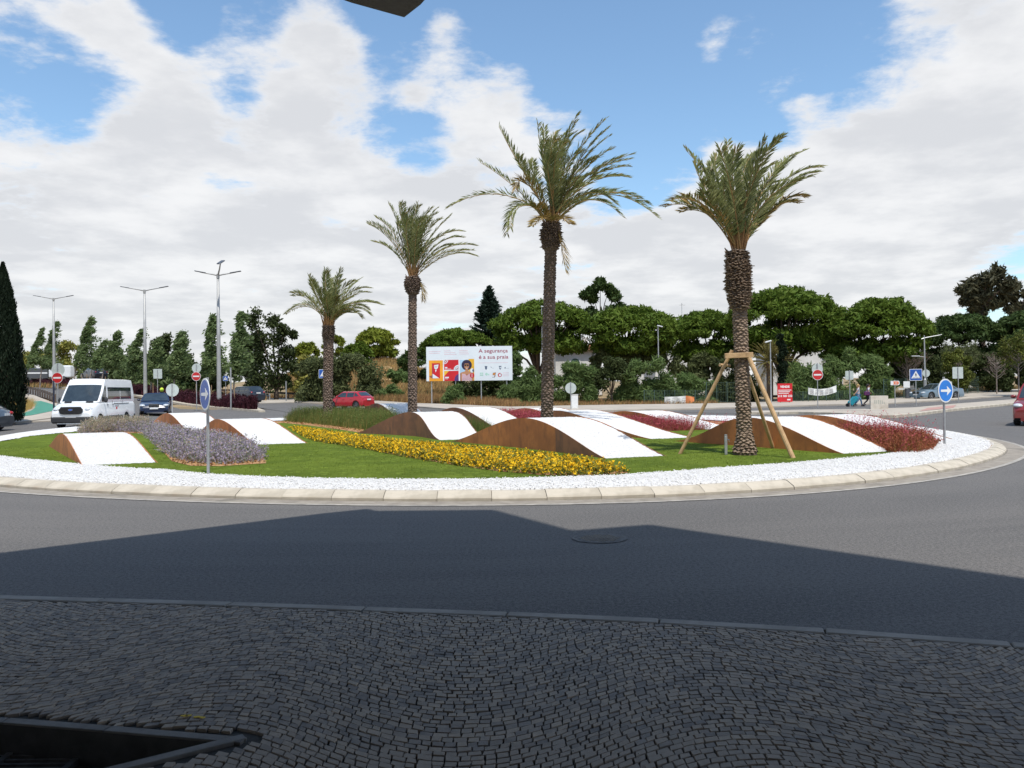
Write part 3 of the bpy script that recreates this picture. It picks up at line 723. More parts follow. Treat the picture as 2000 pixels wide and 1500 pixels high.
def build_lawn():
    pts = [Vector((x,y,0)) for x,y in catmull([Vector((x,y)) for x,y in LAWN], 4)]
    mb = MB(); n = len(pts); zl = .19
    mb.add([(p.x,p.y,zl) for p in pts]+[(p.x,p.y,.05) for p in pts], [tuple(t) for t in tessellate_polygon([pts])]+[(i,(i+1)%n,(i+1)%n+n,i+n) for i in range(n)])
    mb.build('lawn', 'lawn', kind='structure')
    rng = np.random.default_rng(9); B = scatter(LAWN, 60000, rng); B = B[(B[:,1] < 24)]
    B = np.c_[B, np.full(len(B), zl-.005)]; T = B+np.c_[rng.normal(0,.012,(len(B),2)), rng.uniform(.018,.042,len(B))]
    V, Fc = blades(B, T, .010, rng)
    tag(link('grass', npmesh('grass', V, Fc, 'lawn_blade')), 'short green blades of the lawn on the island', 'grass', kind='stuff')
build_lawn()
# ------------------------------------------------------------------ steel edged waves
EV = P(323,905,.18)-P(163,911,.18)
E2 = P(598,867,.18)-P(502,869,.18)
E3 = P(1290,890,.18)-P(1192,897,.18)
EV = (EV+E2+E3)/3; EV.z = 0
ZB = .17
def cos_wave(knots, n):
    """knots: (x, y, z) alternating troughs and crests; smooth line in plan, cosine ease in height"""
    plan = catmull([(k[0],k[1]) for k in knots], 24); out = []
    for i in range(len(knots)-1):
        for j in range(24):
            t = j/24; e = .5-.5*math.cos(math.pi*t); p = plan[i*24+j]; out.append(Vector((p.x,p.y,knots[i][2]*(1-e)+knots[i+1][2]*e)))
    p = plan[-1]; out.append(Vector((p.x,p.y,knots[-1][2])))
    return resample(out, n)
def wave(knots, label, mats, ext=1., nplate=None, seed=0):
    tot = sum((Vector(a[:2])-Vector(b[:2])).length for a,b in zip(knots,knots[1:])); n = max(40, int(tot/.055)); prof = cos_wave(knots, n)
    o3 = Vector(knots[0]); o3.z = ZB; prof = [p-o3 for p in prof]; root = thing('wave_planter', label, 'planter', o3, group='steel edged pebble waves on the island')
    E = EV*ext; ne = E.normalized(); rng = np.random.default_rng(seed); npl = nplate or max(1, round(tot/2.6))
    thick = .012; zbot = -.10
    for side, off in (('front',0.),('back',1.)):
        for k in range(npl):
            i0 = round(k*(n-1)/npl); i1 = round((k+1)*(n-1)/npl); mb = MB(); vs = []
            for i in range(i0, i1+1):
                p = prof[i]+E*off; x0 = p.x+(.004*ne.x if i==i0 and k else 0)
                q = p+ne*thick*(-1 if off==0 else 1); top = max(p.z+.022, zbot+.02)
                vs += [(p.x,p.y,zbot),(p.x,p.y,top),(q.x,q.y,top),(q.x,q.y,zbot)]
            m = i1-i0+1; fs = [(4*j+a, 4*j+(a+1)%4, 4*j+4+(a+1)%4, 4*j+4+a) for j in range(m-1) for a in range(4)]+[(0,1,2,3),(4*m-1,4*m-2,4*m-3,4*m-4)]
            # tiny gap between neighbouring plates
            mb.add(vs, fs); mb.build('steel_plate', mats[k % len(mats)], root)
    # pebble cover
    nv = int(E.length/.05); V = []
    for i in range(n):
        for j in range(nv+1):
            p = prof[i]+E*(j/nv); edge = j in (0,nv)
            V.append((p.x+(0 if edge else rng.uniform(-.014,.014)), p.y+(0 if edge else rng.uniform(-.014,.014)), max(p.z,-.05)+(.0 if edge else .012)+rng.uniform(-.008,.011)))
    i = np.arange(n-1)[:,None]; j = np.arange(nv)[None]; a = (i*(nv+1)+j).ravel(); Fc = np.c_[a, a+nv+1, a+nv+2, a+1]
    o = link('pebble_cover', npmesh('pebble_cover', V, Fc, 'pebble_bed'), root); o['kind'] = 'stuff'
    nn = int(tot*E.length*55); ii = rng.integers(0,n-1,nn); C = np.array([tuple(prof[k]+E*float(u)) for k,u in zip(ii, rng.uniform(.01,.99,nn))]); C[:,2] = np.maximum(C[:,2],-.05)+.012
    octa(C, rng, 'loose_pebbles', None, root, .010, .020)
    return [p+o3 for p in prof], root
def G(px, py): p = P(px,py,ZB); return (p.x,p.y,ZB-.02)
def Cr(px, d, pyt):
    p = PD(px,d,0,pyt); return (p.x,p.y,ZT(pyt,d,px))
g_ = G
W1,_ = wave([G(94,871),Cr(123,20.6,849),G(166,913)], 'small steel edged wave of white pebbles at the far left of the lawn', ['corten'], 1.0, 3, 1)
W2,_ = wave([G(292,829),Cr(327,35.8,808),G(377,847),Cr(427,27.2,820),G(506,871)], 'double humped pebble wave behind the lavender, left of the yellow flowers', ['corten'], 1.0, 4, 2)
W3,_ = wave([G(690,847),Cr(802,27.2,806),G(869,862),Cr(1026,20.7,818),G(1196,899)], 'double humped pebble wave along the yellow flowers in the middle of the island', ['corten_dark','corten_dark','corten_dark','corten','corten','corten_dark'], 1.0, 6, 3)
W4,_ = wave([Cr(1062,32.,811),Cr(1092,29.8,803),G(1296,861),Cr(1463,20.4,817),G(1662,889)], 'long pebble wave behind the propped palm, brown steel face to the front', ['corten'], 1.0, 6, 4)
W5,_ = wave([(-8.3,42.5,ZB),Cr(735,38.5,789),(-4.4,36,ZB),Cr(888,33,797),(-.3,29.6,ZB)], 'double humped pebble wave behind the tall green feather grass', ['corten_dark'], 1.0, 5, 5)
W6,_ = wave([(-1.3,41.2,ZB),Cr(1028,38,798),(2.7,34.8,ZB),Cr(1222,32.2,804),(6.9,28.9,ZB),Cr(1592,26.2,812),G(1800,866)], 'long low pebble wave among the red grasses at the back of the island', ['corten'], 1.05, 8, 6)
# ------------------------------------------------------------------ planting
def bed(poly, n, h, wdt, mats, name, label, cat, lean=(0,0), rng=None, z0=ZB, tipmat=None, tip=None, hvar=.35, spread=.25):
    """a bed of stems; mats: list of (material, share); tip: (size, per stem, from fraction)"""
    rng = rng or np.random.default_rng(len(label)); B = scatter(poly, n, rng); n = len(B)
    ed_ = np.full(n,9.)
    for i in range(len(poly)):
        a_, b_ = np.array(poly[i][:2]), np.array(poly[(i+1)%len(poly)][:2]); ab = b_-a_; tt = np.clip(((B-a_)@ab)/max(ab@ab,1e-9),0,1); ed_ = np.minimum(ed_, np.linalg.norm(B-(a_+tt[:,None]*ab),axis=1))
    H = h*rng.uniform(1-hvar,1.1,n)*np.clip(.45+ed_/max(.25,h*.9),.45,1); B3 = np.c_[B, np.full(n,z0)]
    T = B3+np.c_[rng.normal(0,spread*h,(n,2))+np.array(lean)*h, H]
    parts = []; share = np.cumsum([m[1] for m in mats]); u = rng.uniform(0,share[-1],n); sel = np.searchsorted(share,u)
    allm = [m[0] for m in mats]
    for k in range(len(mats)):
        idx = sel == k
        if idx.any(): V, Fc = blades(B3[idx], T[idx], wdt, rng); parts.append((V,Fc,k))
    if tip:
        for tm, size, per, f0, zmin in tip:
            m = len(allm); allm.append(tm); q = rng.integers(0,n,int(n*per)); f = rng.uniform(f0,1.02,len(q))[:,None]
            c = B3[q]*(1-f)+T[q]*f+rng.normal(0,.012,(len(q),3)); s = size*rng.uniform(.6,1.3,len(q))[:,None]
            a = unit(rng.normal(size=c.shape)+np.array([0,0,.3])); b = unit(np.cross(a,rng.normal(size=c.shape)))
            V = np.stack([c-a*s*.6-b*s*.5, c-a*s*.5+b*s*.5, c+a*s*.8],1).reshape(-1,3); parts.append((V, np.arange(len(V)).reshape(-1,3), m))
    V, Fc, mi = join(parts)
    return tag(link(name, npmesh(name, V, Fc, allm, mi)), label, cat, kind='stuff')
def mulch(poly, label, n=2500, rng=np.random.default_rng(31)):
    B = scatter(poly, n, rng); C = np.c_[B, np.full(len(B),.20)+rng.uniform(0,.025,len(B))]
    V, Fc = cards(C, unit(rng.normal(size=C.shape)*.5+np.array([0,0,1])), .03, 1.7, rng)
    tag(link('bark_mulch', npmesh('bark_mulch', V, Fc, 'mulch')), label, 'bark mulch', kind='stuff')
    mb = MB(); pts = [Vector((x,y,0)) for x,y in poly]; mb.add([(p.x,p.y,.197) for p in pts], [tuple(t) for t in tessellate_polygon([pts])]); mb.build('mulch_ground', 'mulch', kind='structure')
def gp(*q): return [sph(x,y,.18) for x,y in q]
SAGE = gp((158,850),(215,846),(282,847),(320,885),(336,902),(372,911),(430,912),(520,906),(514,893),(500,878),(430,860),(380,853),(300,836),(230,837),(150,841))
mulch(SAGE, 'orange bark mulch under the lavender bed', 5000)
SAGE2 = gp((158,849),(215,845),(280,846),(322,882),(340,898),(378,907),(430,909),(505,904),(512,893),(490,879),(430,863),(375,856),(300,840),(235,840),(160,842))
bed(SAGE2, 9000, .43, .012, [('sage_leaf',.6),('sage_dry',.25),('sage_flower',.3)], 'lavender_bed', 'hazy lilac and grey lavender bed beside the left pebble wave', 'lavender', (.05,0),
    tip=[('sage_flower',.024,7.,.42,0),('sage_leaf',.034,4.,.02,0),('sage_dry',.02,1.6,.7,0)], hvar=.75, spread=.30)
bed(gp((158,849),(215,845),(285,843),(300,838),(235,840),(160,842)), 3500, .62, .011, [('sage_dry',1.),('sage_leaf',.3)], 'dried_lavender', 'tan dried lavender stems below the white van', 'lavender', (.1,0),
    tip=[('sage_dry',.022,5.,.4,0),('sage_leaf',.034,2.5,.02,0)], hvar=.4, spread=.2)
YEL = gp((562,832),(600,838),(690,853),(760,862),(860,873),(960,883),(1060,893),(1160,903),(1225,916),(1262,924),(1252,931),(1150,934),(1060,933),(970,925),(880,912),(790,897),(690,876),(610,866),(588,853))
YELB = gp((566,836),(600,842),(690,856),(760,865),(860,876),(960,886),(1060,896),(1150,907),(1210,919),(1230,926),(1150,931),(1060,930),(970,922),(880,909),(790,894),(690,874),(614,863),(592,853))
mulch([(x*.995,y*1.004) for x,y in YELB], 'bark mulch below the yellow flower bed', 2500)
bed(YELB, 9000, .19, .016, [('flower_green',1.)], 'flower_bed', 'long drift of yellow daisies crossing the island lawn', 'flowers', rng=np.random.default_rng(12),
    tip=[('flower_green',.042,4.,.1,0),('flower_yellow',.024,2.6,.7,0),('flower_yellow',.034,1.1,.88,0)], hvar=.45, spread=.3)
def stripbed(prof, w0, w1, i0, i1, n, h, *a, **k):
    pr = prof[int(len(prof)*i0):int(len(prof)*i1)]; ne = EV.normalized(); step = max(1,len(pr)//14); pr = pr[::step]
    poly = [((p+ne*w0).x,(p+ne*w0).y) for p in pr]+[((p+ne*w1).x,(p+ne*w1).y) for p in reversed(pr)]
    return bed(poly, n, h, *a, **k)
GR = gp((551,824),(600,828),(660,835),(700,841),(760,838),(790,829),(720,822),(640,820),(570,820))
bed(GR, 16000, .78, .012, [('feather_grass',1.),('dry_grass',.12)], 'feather_grass', 'tall soft green feather grass behind the yellow flowers', 'ornamental grass', (.12,0), tip=[('feather_grass',.03,1.,.5,0)], hvar=.3, spread=.12)
mulch(gp((548,826),(600,831),(660,839),(706,846),(712,838),(640,828),(560,821)), 'bark mulch in front of the tall feather grass', 1500)
stripbed(W5, -1.9, -.08, .42, .98, 9000, .62, .012, [('feather_grass',1.),('dry_grass',.1)], 'feather_grass', 'green feather grass between two pebble waves in the middle', 'ornamental grass', (.12,0), hvar=.45, spread=.16)
stripbed(W5, -.9, -.06, .05, .40, 3000, .55, .012, [('feather_grass',1.)], 'feather_grass', 'low green grass at the foot of the hindmost pebble wave', 'ornamental grass', (.12,0), hvar=.4, spread=.16)
stripbed(W6, -1.7, -.10, .08, .30, 5000, .62, .010, [('red_bloom',1.),('red_grass',.5)], 'red_grass', 'crimson grass left of the tallest palm trunk', 'ornamental grass', (.1,0), tip=[('red_bloom',.030,2.,.5,0)], hvar=.4, spread=.2)
stripbed(W6, -2.1, -.10, .42, .64, 8000, .50, .010, [('red_bloom',.8),('red_grass',.7),('flower_green',.2)], 'red_grass', 'crimson flowering grass between pebble waves left of the propped palm', 'ornamental grass', (.1,0), tip=[('red_bloom',.026,1.7,.5,0)], hvar=.45, spread=.2)
stripbed(W6, 1.65, 2.4, .10, .62, 1800, .50, .010, [('red_bloom',1.)], 'red_grass', 'thin red flower stems along the back edge of the island', 'ornamental grass', (.1,0), tip=[('red_bloom',.026,1.7,.5,0)], hvar=.6, spread=.2)
RG = gp((1650,842),(1700,850),(1760,856),(1828,869),(1822,879),(1795,885),(1745,886),(1700,876),(1655,860),(1620,848))
bed(RG, 10000, .40, .012, [('red_grass',1.),('flower_green',.16)], 'red_grass', 'dense russet grass clump at the right end of the island', 'ornamental grass', (.05,0), rng=np.random.default_rng(77), tip=[('red_grass',.03,2.,.3,0)], hvar=.4, spread=.2)
bed(RG, 900, .74, .008, [('red_bloom',1.)], 'red_flower_stems', 'airy pink red flower stems above the russet grass', 'flowers', (.12,0), rng=np.random.default_rng(78), tip=[('red_bloom',.024,3.,.5,0)], hvar=.45, spread=.24)
for (px,py,nm,lb) in [(1418,888,'irrigation_post','slim grey metal tap post beside the propped palm')]:
    p = P(px,py,.19); t = thing(nm, lb, 'tap post', (p.x,p.y,.19))
    MB().box((0,0,.20),(.055,.055,.40),bev=.004).build('post','galv',t); MB().tube([(0,0,.40),(0,0,.44)],.03,10).build('cap','galv',t)
    MB().tube([(.02,-.02,.33),(.06,-.05,.33),(.06,-.05,.26)],.010,6).build('tap','chrome',t)
# ================================================================== BUILDING BEHIND THE VIEWER (casts the big shadow, its canopy tip shows at the top)
def build_station():
    t = thing('station_canopy', 'dark concrete canopy corner jutting in at the top of the photo', 'building', (0,0,0))
    H1 = 5.80
    can = [(-1.145,9.16),(-.93,8.86),(.3,6.6),(1.8,5.2),(6.,2.2),(9.,-2.),(12.,-9.),(-24.,-9.),(-24.,-4.),(-14.,.2),(-4.49,6.23),(-1.66,8.80)]
    mb = MB(); mb.prism(can, H1, H1+.28); mb.build('canopy_slab', 'dark_soffit', t)
    up = [(-.62,7.66),(1.10,7.62),(2.06,5.86),(3.02,6.22),(5.69,3.22),(10.,-1.),(16.,-7.),(16,-9),(-14,-9),(-10.,1.),(-3.,5.4)]  # unseen upper slab on posts, outline shaped to cast the rest of the road shadow
    mb = MB(); mb.prism(up, 8.9, 9.15); mb.build('upper_roof', 'dark_soffit', t)
    for x, y in ((-3.2,2.2),(3.4,1.6),(-9,-1.5),(7.2,-2.5)):
        mb = MB(); mb.tube([(x,y,0),(x,y,H1-.002)], .16, 16); mb.build('column', 'building_wall', t)
    mb = MB(); mb.box((-2,-5.2,2.899),(20,.3,5.796)); mb.build('rear_wall', 'building_wall', t)
    for x, y in ((-2.,2.),(2.8,1.2),(6.,-3.)):
        mb = MB(); mb.box((x,y,7.49),(.25,.25,2.816)); mb.build('roof_post', 'building_wall', t)
build_station()
# ================================================================== PALMS
def frond_mesh(tip, rng, L, brown=0, wind=1., width=1., nleaf=66, droop=0., c1=None, c2=None):
    """tip relative to the crown point"""
    tip = np.array(tip, float); up = np.array([0,0,1.]); ln = np.linalg.norm(tip)
    d = tip/ln
    c1 = np.array(c1) if c1 is not None else (d*.45+up*.42)*ln*.62
    c2 = np.array(c2) if c2 is not None else tip-(d*.55+np.array([.35*wind,0,-.25-droop]))*ln*.42
    t = np.linspace(0,1,15)[:,None]
    Pn = (1-t)**3*0+3*(1-t)**2*t*c1+3*(1-t)*t*t*c2+t**3*tip
    # rachis: thin 3-sided tube
    mbV = []; mbF = []; k = 4
    tan = unit(np.gradient(Pn, axis=0)); side = unit(np.cross(tan, up+np.array([.01,.02,0]))); nrm = np.cross(side, tan)
    rad = np.interp(t[:,0],[0,.15,1],[.030,.018,.005])*width
    for i in range(15):
        for j in range(k):
            a = 2*math.pi*j/k; mbV.append(Pn[i]+(side[i]*math.cos(a)+nrm[i]*math.sin(a))*rad[i])
    for i in range(14):
        for j in range(k): mbF.append((i*k+j,(i+1)*k+j,(i+1)*k+(j+1)%k,i*k+(j+1)%k))
    RV = np.array(mbV); RF = np.array(mbF)
    n = nleaf*2; tt = rng.uniform(.13,1.,n); tt = np.sort(tt); sgn = np.where(np.arange(n)%2==0,1,-1)[:,None]
    ti = tt*14; i0 = np.minimum(ti.astype(int),13); fr = (ti-i0)[:,None]
    p = Pn[i0]*(1-fr)+Pn[i0+1]*fr; T = unit(tan[i0]*(1-fr)+tan[i0+1]*fr); Sd = side[i0]; Nn = nrm[i0]
    ll = L*np.interp(tt,[.1,.3,.6,1],[.35,.95,1.,.45])*rng.uniform(.8,1.15,n)
    sw = np.interp(tt,[0,1],[.45,1.0])[:,None]
    dr = T*(.50+.50*sw)+sgn*Sd*(.85-.30*sw)+Nn*.28+np.array([.22*wind,0,.0])+rng.normal(0,.10,(n,3))
    dr = unit(dr); e = p+dr*ll[:,None]; e[:,2] -= ll*.10*(1+2*droop); mid = p+dr*ll[:,None]*.5+Nn*.0
    w_ = unit(np.cross(dr, Nn+rng.normal(0,.5,(n,3))))*.017*width
    V = np.stack([p, mid-w_, e, mid+w_],1).reshape(-1,3); Fc = np.arange(4*n).reshape(-1,4)
    mi = np.where(rng.uniform(size=n) < np.clip(brown+(tt>.85)*.10,0,1), 2, 1)
    allV = np.vstack([RV,V]); allF = np.vstack([RF,Fc+len(RV)]); am = np.concatenate([np.zeros(len(RF)),mi])
    return npmesh('frond', allV, allF, ['rachis','palm_leaf','palm_tip'], am)
def palm(label, base, crown, r0, r1, head, tips, extra, Lf, seed, scar='palm_scar', flare=1.35, fan=1., split=None, fr_r=(2.4,3.2), mid=None, brown0=.0, scar_h=.095, barkmat='palm_bark', seg=.125):
    base = Vector(base); crown = Vector(crown); rng = np.random.default_rng(seed); rr = random.Random(seed)
    t = thing('palm_tree', label, 'palm tree', base, group='palm trees planted on the island')
    C = crown-base; H = C.z; ax = lambda z: Vector((C.x*(z/H)**1.2, C.y*(z/H)**1.2, z)) if z > 0 else Vector((0,0,z))
    def rad(z):
        f = z/H; r = r0*(1-f)+r1*f
        if z < .55: r *= 1+(flare-1)*(1-z/.55)**1.5
        hz0 = H-head[1]
        if z > hz0:
            q = (z-hz0)/head[1]; r = r*(1+(head[0]-1)*math.sin(math.pi*(.06+.80*min(q,1))))
        return r
    zs = np.linspace(-.1,H,70); mb = MB(); mb.tube([ax(z) for z in zs], [rad(max(z,0))*.93 for z in zs], 18); mb.build('trunk', barkmat, t, smooth=True)
    # leaf scars: overlapping wedge scales laid in a spiral
    V = []; Fc = []; mi = []; z = .04; row = 0
    while z < H-.02:
        r = rad(z); inhead = z > H-head[1]; n = max(7, int(2*math.pi*r/(seg if not inhead else .085))); h = scar_h if not inhead else scar_h*.62
        for k in range(n):
            a = 2*math.pi*(k+.5*(row%2)+rr.uniform(-.22,.22))/n; wa = math.pi/n*rr.uniform(.85,1.15); out = r*(.085 if not inhead else .22)*rr.uniform(.4,1.3)+rr.uniform(0,.014)
            if inhead and rr.random() < .35: out += rr.uniform(.01,.05)
            z1 = z+rr.uniform(-.022,.022); zc = ax(z1); zt = ax(z1+h*.95)
            def pt(an, rd, zz): q = ax(zz); return (q.x+rd*math.cos(an), q.y+rd*math.sin(an), zz)
            o = len(V); rd = r*.92
            V += [pt(a-wa,rd,z1+h*.50), pt(a,rd,z1-h*.15), pt(a+wa,rd,z1+h*.50), pt(a,rd*.98,z1+h*1.05), pt(a-wa*.55,r*.95+out,z1+h*.52), pt(a,r*.95+out*1.15,z1+h*.30), pt(a+wa*.55,r*.95+out,z1+h*.52)]
            Fc += [(o,o+1,o+5,o+4),(o+1,o+2,o+6,o+5),(o,o+4,o+3,o+3),(o+4,o+5,o+6,o+3),(o+6,o+2,o+3,o+3)]
            mi += [0]*5
        z += h*.78; row += 1
    me = bpy.data.meshes.new('leaf_scars'); me.from_pydata(V, [], [tuple(dict.fromkeys(f)) for f in Fc]); me.materials.append(M[scar]); me.update()
    o = link('leaf_scars', me, t); o['kind'] = 'stuff'
    # old leaf bases round the head + fibres
    mb = MB()
    for k in range(46):
        a = rr.uniform(0,6.28); zz = H-head[1]*rr.uniform(.0,.95); r = rad(zz)*.95; q = ax(zz); ln = rr.uniform(.06,.17)
        p0 = Vector((q.x+r*math.cos(a), q.y+r*math.sin(a), zz)); p1 = p0+Vector((math.cos(a)*ln*.55, math.sin(a)*ln*.55, ln*.9))
        mb.tube([p0,p1],[.032,.010],4)
    o = mb.build('leaf_bases', scar, t); o['kind'] = 'stuff'
    mb = MB()
    for k in range(70):
        a = rr.uniform(0,6.28); p0 = Vector((C.x+rr.uniform(0,r1)*math.cos(a), C.y+rr.uniform(0,r1)*math.sin(a), H-.05)); ln = rr.uniform(.25,.75)
        mb.tube([p0, p0+Vector((math.cos(a)*ln*.28, math.sin(a)*ln*.28, ln*.9))],[.022,.005],3,caps=False)
    o = mb.build('crown_fibres', 'fibre', t); o['kind'] = 'stuff'
    B = ax(H)-Vector((0,0,.05)); D = crown.y
    def add(px, py, brown=0, c=None, wid=1., droop=0., dy=None, wind=1.):
        X = PD(px,D,0,py); tip = Vector((X.x, D, ZT(py,D,px)))-base-B; proj = tip.length
        if dy is None:
            m = max(.35, fr_r[1]**2-proj**2); dy = rr.choice((-1,1))*min(math.sqrt(m),1.6)*rr.uniform(.3,.9)
        k = (D+dy)/D; Xw = PD(px,D+dy,0,py); tip = Vector((Xw.x, D+dy, ZT(py,D+dy,px)))-base-B
        c1 = c2 = None
        if c:
            c1 = Vector((PD(c[0],D+dy*.3,0,c[1]).x, D+dy*.3, ZT(c[1],D+dy*.3,c[0])))-base-B
            c2 = Vector((PD(c[2],D+dy*.7,0,c[3]).x, D+dy*.7, ZT(c[3],D+dy*.7,c[2])))-base-B
        o = link('frond', frond_mesh(tip, rng, Lf, brown, wind, wid, droop=droop, c1=c1, c2=c2), t); o.location = B+Vector((rr.uniform(-r1,r1)*.6, rr.uniform(-r1,r1)*.6, rr.uniform(-.1,.05)))
    for q in tips: add(*q[:2], **(q[2] if len(q) > 2 else {}))
    for q in extra[::2]: add(*q, brown=brown0)
    return t
def cxy(px, py, d): p = PD(px,d,0,py); return (p.x, d, ZT(py,d,px))
palm('nearest palm, stout knobbly trunk held by three timber props', P(1455,888,.19), cxy(1440,490,18.2), .160, .152, (1.62,1.32),
  [(1340,296,{'c':(1425,400,1385,345)}),(1360,318),(1398,282,{'c':(1430,390,1415,330)}),(1420,278,{'c':(1438,390,1425,330)}),(1408,300),(1488,264,{'c':(1445,400,1458,330)}),(1532,270,{'c':(1455,400,1490,300)}),(1512,285),
   (1546,298,{'c':(1460,400,1500,310)}),(1568,296,{'c':(1465,400,1510,320)}),(1598,322,{'c':(1470,400,1520,318)}),(1590,330,{'c':(1475,410,1530,330)}),(1582,345,{'c':(1475,420,1530,350)}),(1562,352),
   (1570,388,{'c':(1480,420,1530,372),'brown':.8}),(1560,398,{'c':(1480,430,1525,385),'brown':.7}),(1298,398,{'c':(1405,420,1360,378),'brown':.55}),(1304,390,{'c':(1400,410,1350,370),'brown':.6}),(1325,410,{'c':(1410,430,1370,395),'brown':.7}),
   (1370,372),(1375,350)],
  [(1440,285),(1452,290),(1462,300),(1470,312),(1480,290),(1500,310),(1520,315),(1535,330),(1400,320),(1430,310),(1385,335),(1495,340),(1530,345),(1548,335),(1515,360),(1475,345),(1420,350)], .42, 1, barkmat='palm_bark', flare=1.75, scar_h=.058, seg=.10)
palm('tallest palm in the middle with windswept grey green fronds', P(1068,852,.17), cxy(1077,436,25.6), .195, .182, (1.52,.85),
  [(876,404,{'c':(1040,375,950,355)}),(944,312,{'c':(1050,390,1000,345)}),(978,247,{'c':(1060,380,1010,310)}),(982,256,{'c':(1060,380,1012,320)}),(985,458,{'c':(1040,390,985,380),'droop':.5,'wind':0}),(990,450,{'c':(1040,395,990,390),'droop':.5,'wind':0}),(1044,240,{'c':(1070,370,1045,300)}),(1060,250,{'c':(1072,370,1058,300)}),(1020,300),
   (1130,216,{'c':(1078,370,1085,260)}),(1120,232,{'c':(1080,370,1085,270)}),(1132,250),(1186,234,{'c':(1090,370,1130,280)}),(1183,250,{'c':(1090,370,1130,290)}),(1190,268,{'c':(1095,370,1140,300)}),(1192,285,{'c':(1095,370,1140,310)}),
   (1238,298,{'c':(1105,370,1165,310)}),(1238,312,{'c':(1105,375,1165,320)}),(1228,345,{'c':(1105,380,1170,330)}),(1232,325,{'c':(1105,375,1170,325)}),(1290,420,{'c':(1120,370,1210,345)}),(1275,410,{'c':(1120,375,1205,345)}),(1262,398,{'c':(1120,380,1200,350)}),(1210,418,{'c':(1110,385,1165,365)}),(1200,400,{'c':(1110,380,1160,355)}),
   (1010,375,{'brown':.9,'c':(1060,380,1010,320)}),(1128,345,{'brown':.9}),(1112,398,{'brown':1}),(1035,440,{'brown':1,'wind':0}),(1115,436,{'brown':1,'wind':0}),(1050,395,{'brown':.8}),(1101,529,{'c':(1092,462,1093,495),'brown':1,'wind':0,'wid':.6,'dy':-.2})],
  [(1060,275),(1075,262),(1090,255),(1100,250),(1105,275),(1120,280),(1140,290),(1150,305),(1165,300),(1085,290),(1045,310),(1130,320),(1160,335),(1180,320),(1070,300),(1095,300),(1200,340),(1150,350),(1112,262),(1098,268),(1118,262),(1128,270),(1084,272)], .46, 2, scar='palm_scar_dark')
palm('slim dark palm between the tallest palm and the bushiest one', PD(806,35.,.17,845), cxy(806,540,35.), .200, .168, (1.75,.80),
  [(719,432,{'c':(790,480,755,440)}),(724,440,{'c':(790,490,755,450)}),(732,470,{'c':(790,500,765,475)}),(736,425,{'c':(795,480,760,435)}),(762,398,{'c':(798,480,780,430)}),(784,396),(790,400),(815,394,{'c':(808,480,808,430)}),(820,400),(855,405,{'c':(815,480,835,420)}),(850,415),(842,405),(880,421,{'c':(820,480,850,450)}),(862,428),
   (908,453,{'c':(825,490,865,445)}),(905,460,{'c':(825,490,865,452)}),(928,480,{'c':(830,500,880,468)}),(925,496,{'c':(830,510,880,478)}),(918,490),(890,475,{'c':(830,500,860,470)}),(850,460),(821,582,{'c':(818,548,820,562),'brown':1,'wind':0,'wid':.6,'dy':-.1})],
  [(795,410),(802,405),(808,400),(825,412),(832,420),(800,420),(812,430),(820,440),(840,430),(775,420),(835,445),(765,440),(785,430),(860,450),(828,425),(815,415),(805,425),(846,422)], .46, 3, scar='palm_scar_dark', fr_r=(2,3.1))
palm('shortest leafy palm behind the tall feather grass, leftmost of the four', PD(640,39.,.17,825), cxy(642,636,39.), .215, .235, (1.08,.7),
  [(559,612,{'c':(620,590,590,590),'droop':.2}),(564,606,{'c':(620,590,590,585),'droop':.2}),(571,570,{'c':(625,590,595,565)}),(574,578,{'c':(625,592,595,572)}),(604,538,{'c':(635,590,615,560)}),(610,545),(636,522,{'c':(640,590,636,560)}),(640,528),(662,527,{'c':(645,590,655,550)}),(658,535),(698,542,{'c':(650,590,675,555)}),(692,550),
   (726,562,{'c':(655,590,690,555)}),(720,568,{'c':(655,590,690,562)}),(751,592,{'c':(660,590,710,578)}),(740,588,{'c':(660,592,700,580)}),(722,614,{'c':(660,600,700,590)}),(715,606,{'c':(660,600,695,588)}),(700,622,{'c':(660,605,685,600)}),(690,612)],
  [(620,550),(630,545),(645,545),(655,550),(668,548),(680,560),(650,565),(665,570),(685,578),(700,585),(625,565),(610,570),(640,570),(672,590),(690,598),(600,580),(655,580),(660,600),(678,605),(630,590)], .50, 4, scar='palm_scar_dark', fr_r=(2,3.0))
# timber props round the nearest palm
def props():
    t = thing('timber_props', 'three raw timber props and a cross beam bracing the nearest palm', 'tree props', P(1455,888,.19))
    o3 = t.location; pc = PD(1440,18.25,0,700)
    def W3(px,py,d): q = PD(px,d,0,py); return Vector((q.x,d,ZT(py,d,px)))-Vector(o3)
    A0 = Vector(P(1327,889,.16))-Vector(o3); A1 = W3(1430,684,17.95)
    B0 = Vector(P(1550,897,.16))-Vector(o3); B1 = W3(1459,690,17.90)
    C0 = Vector(P(1511,878,.16))-Vector(o3); C1 = W3(1455,712,18.75)
    for nm,a,b,r in (('prop',A0,A1,.041),('prop',B0,B1,.052),('prop',C0,C1,.042)):
        MB().tube([a,b],[r,r*.95],10).build(nm,'timber',t)
    a = W3(1420,695,17.85); b = W3(1466,693,17.85); c = (a+b)/2
    o = MB().box((0,0,0),((b-a).length+.10,.075,.11),bev=.006).build('cross_beam','timber',t); o.location = c; o.rotation_euler = (0,-.03,0)
    a = W3(1406,713,18.15); b = W3(1425,714,18.35); MB().tube([a,b],.035,8).build('cross_beam','timber',t)
    a = W3(1459,705,18.0); b = W3(1452,716,18.8); MB().tube([a,b],.035,8).build('cross_beam','timber',t)
props()
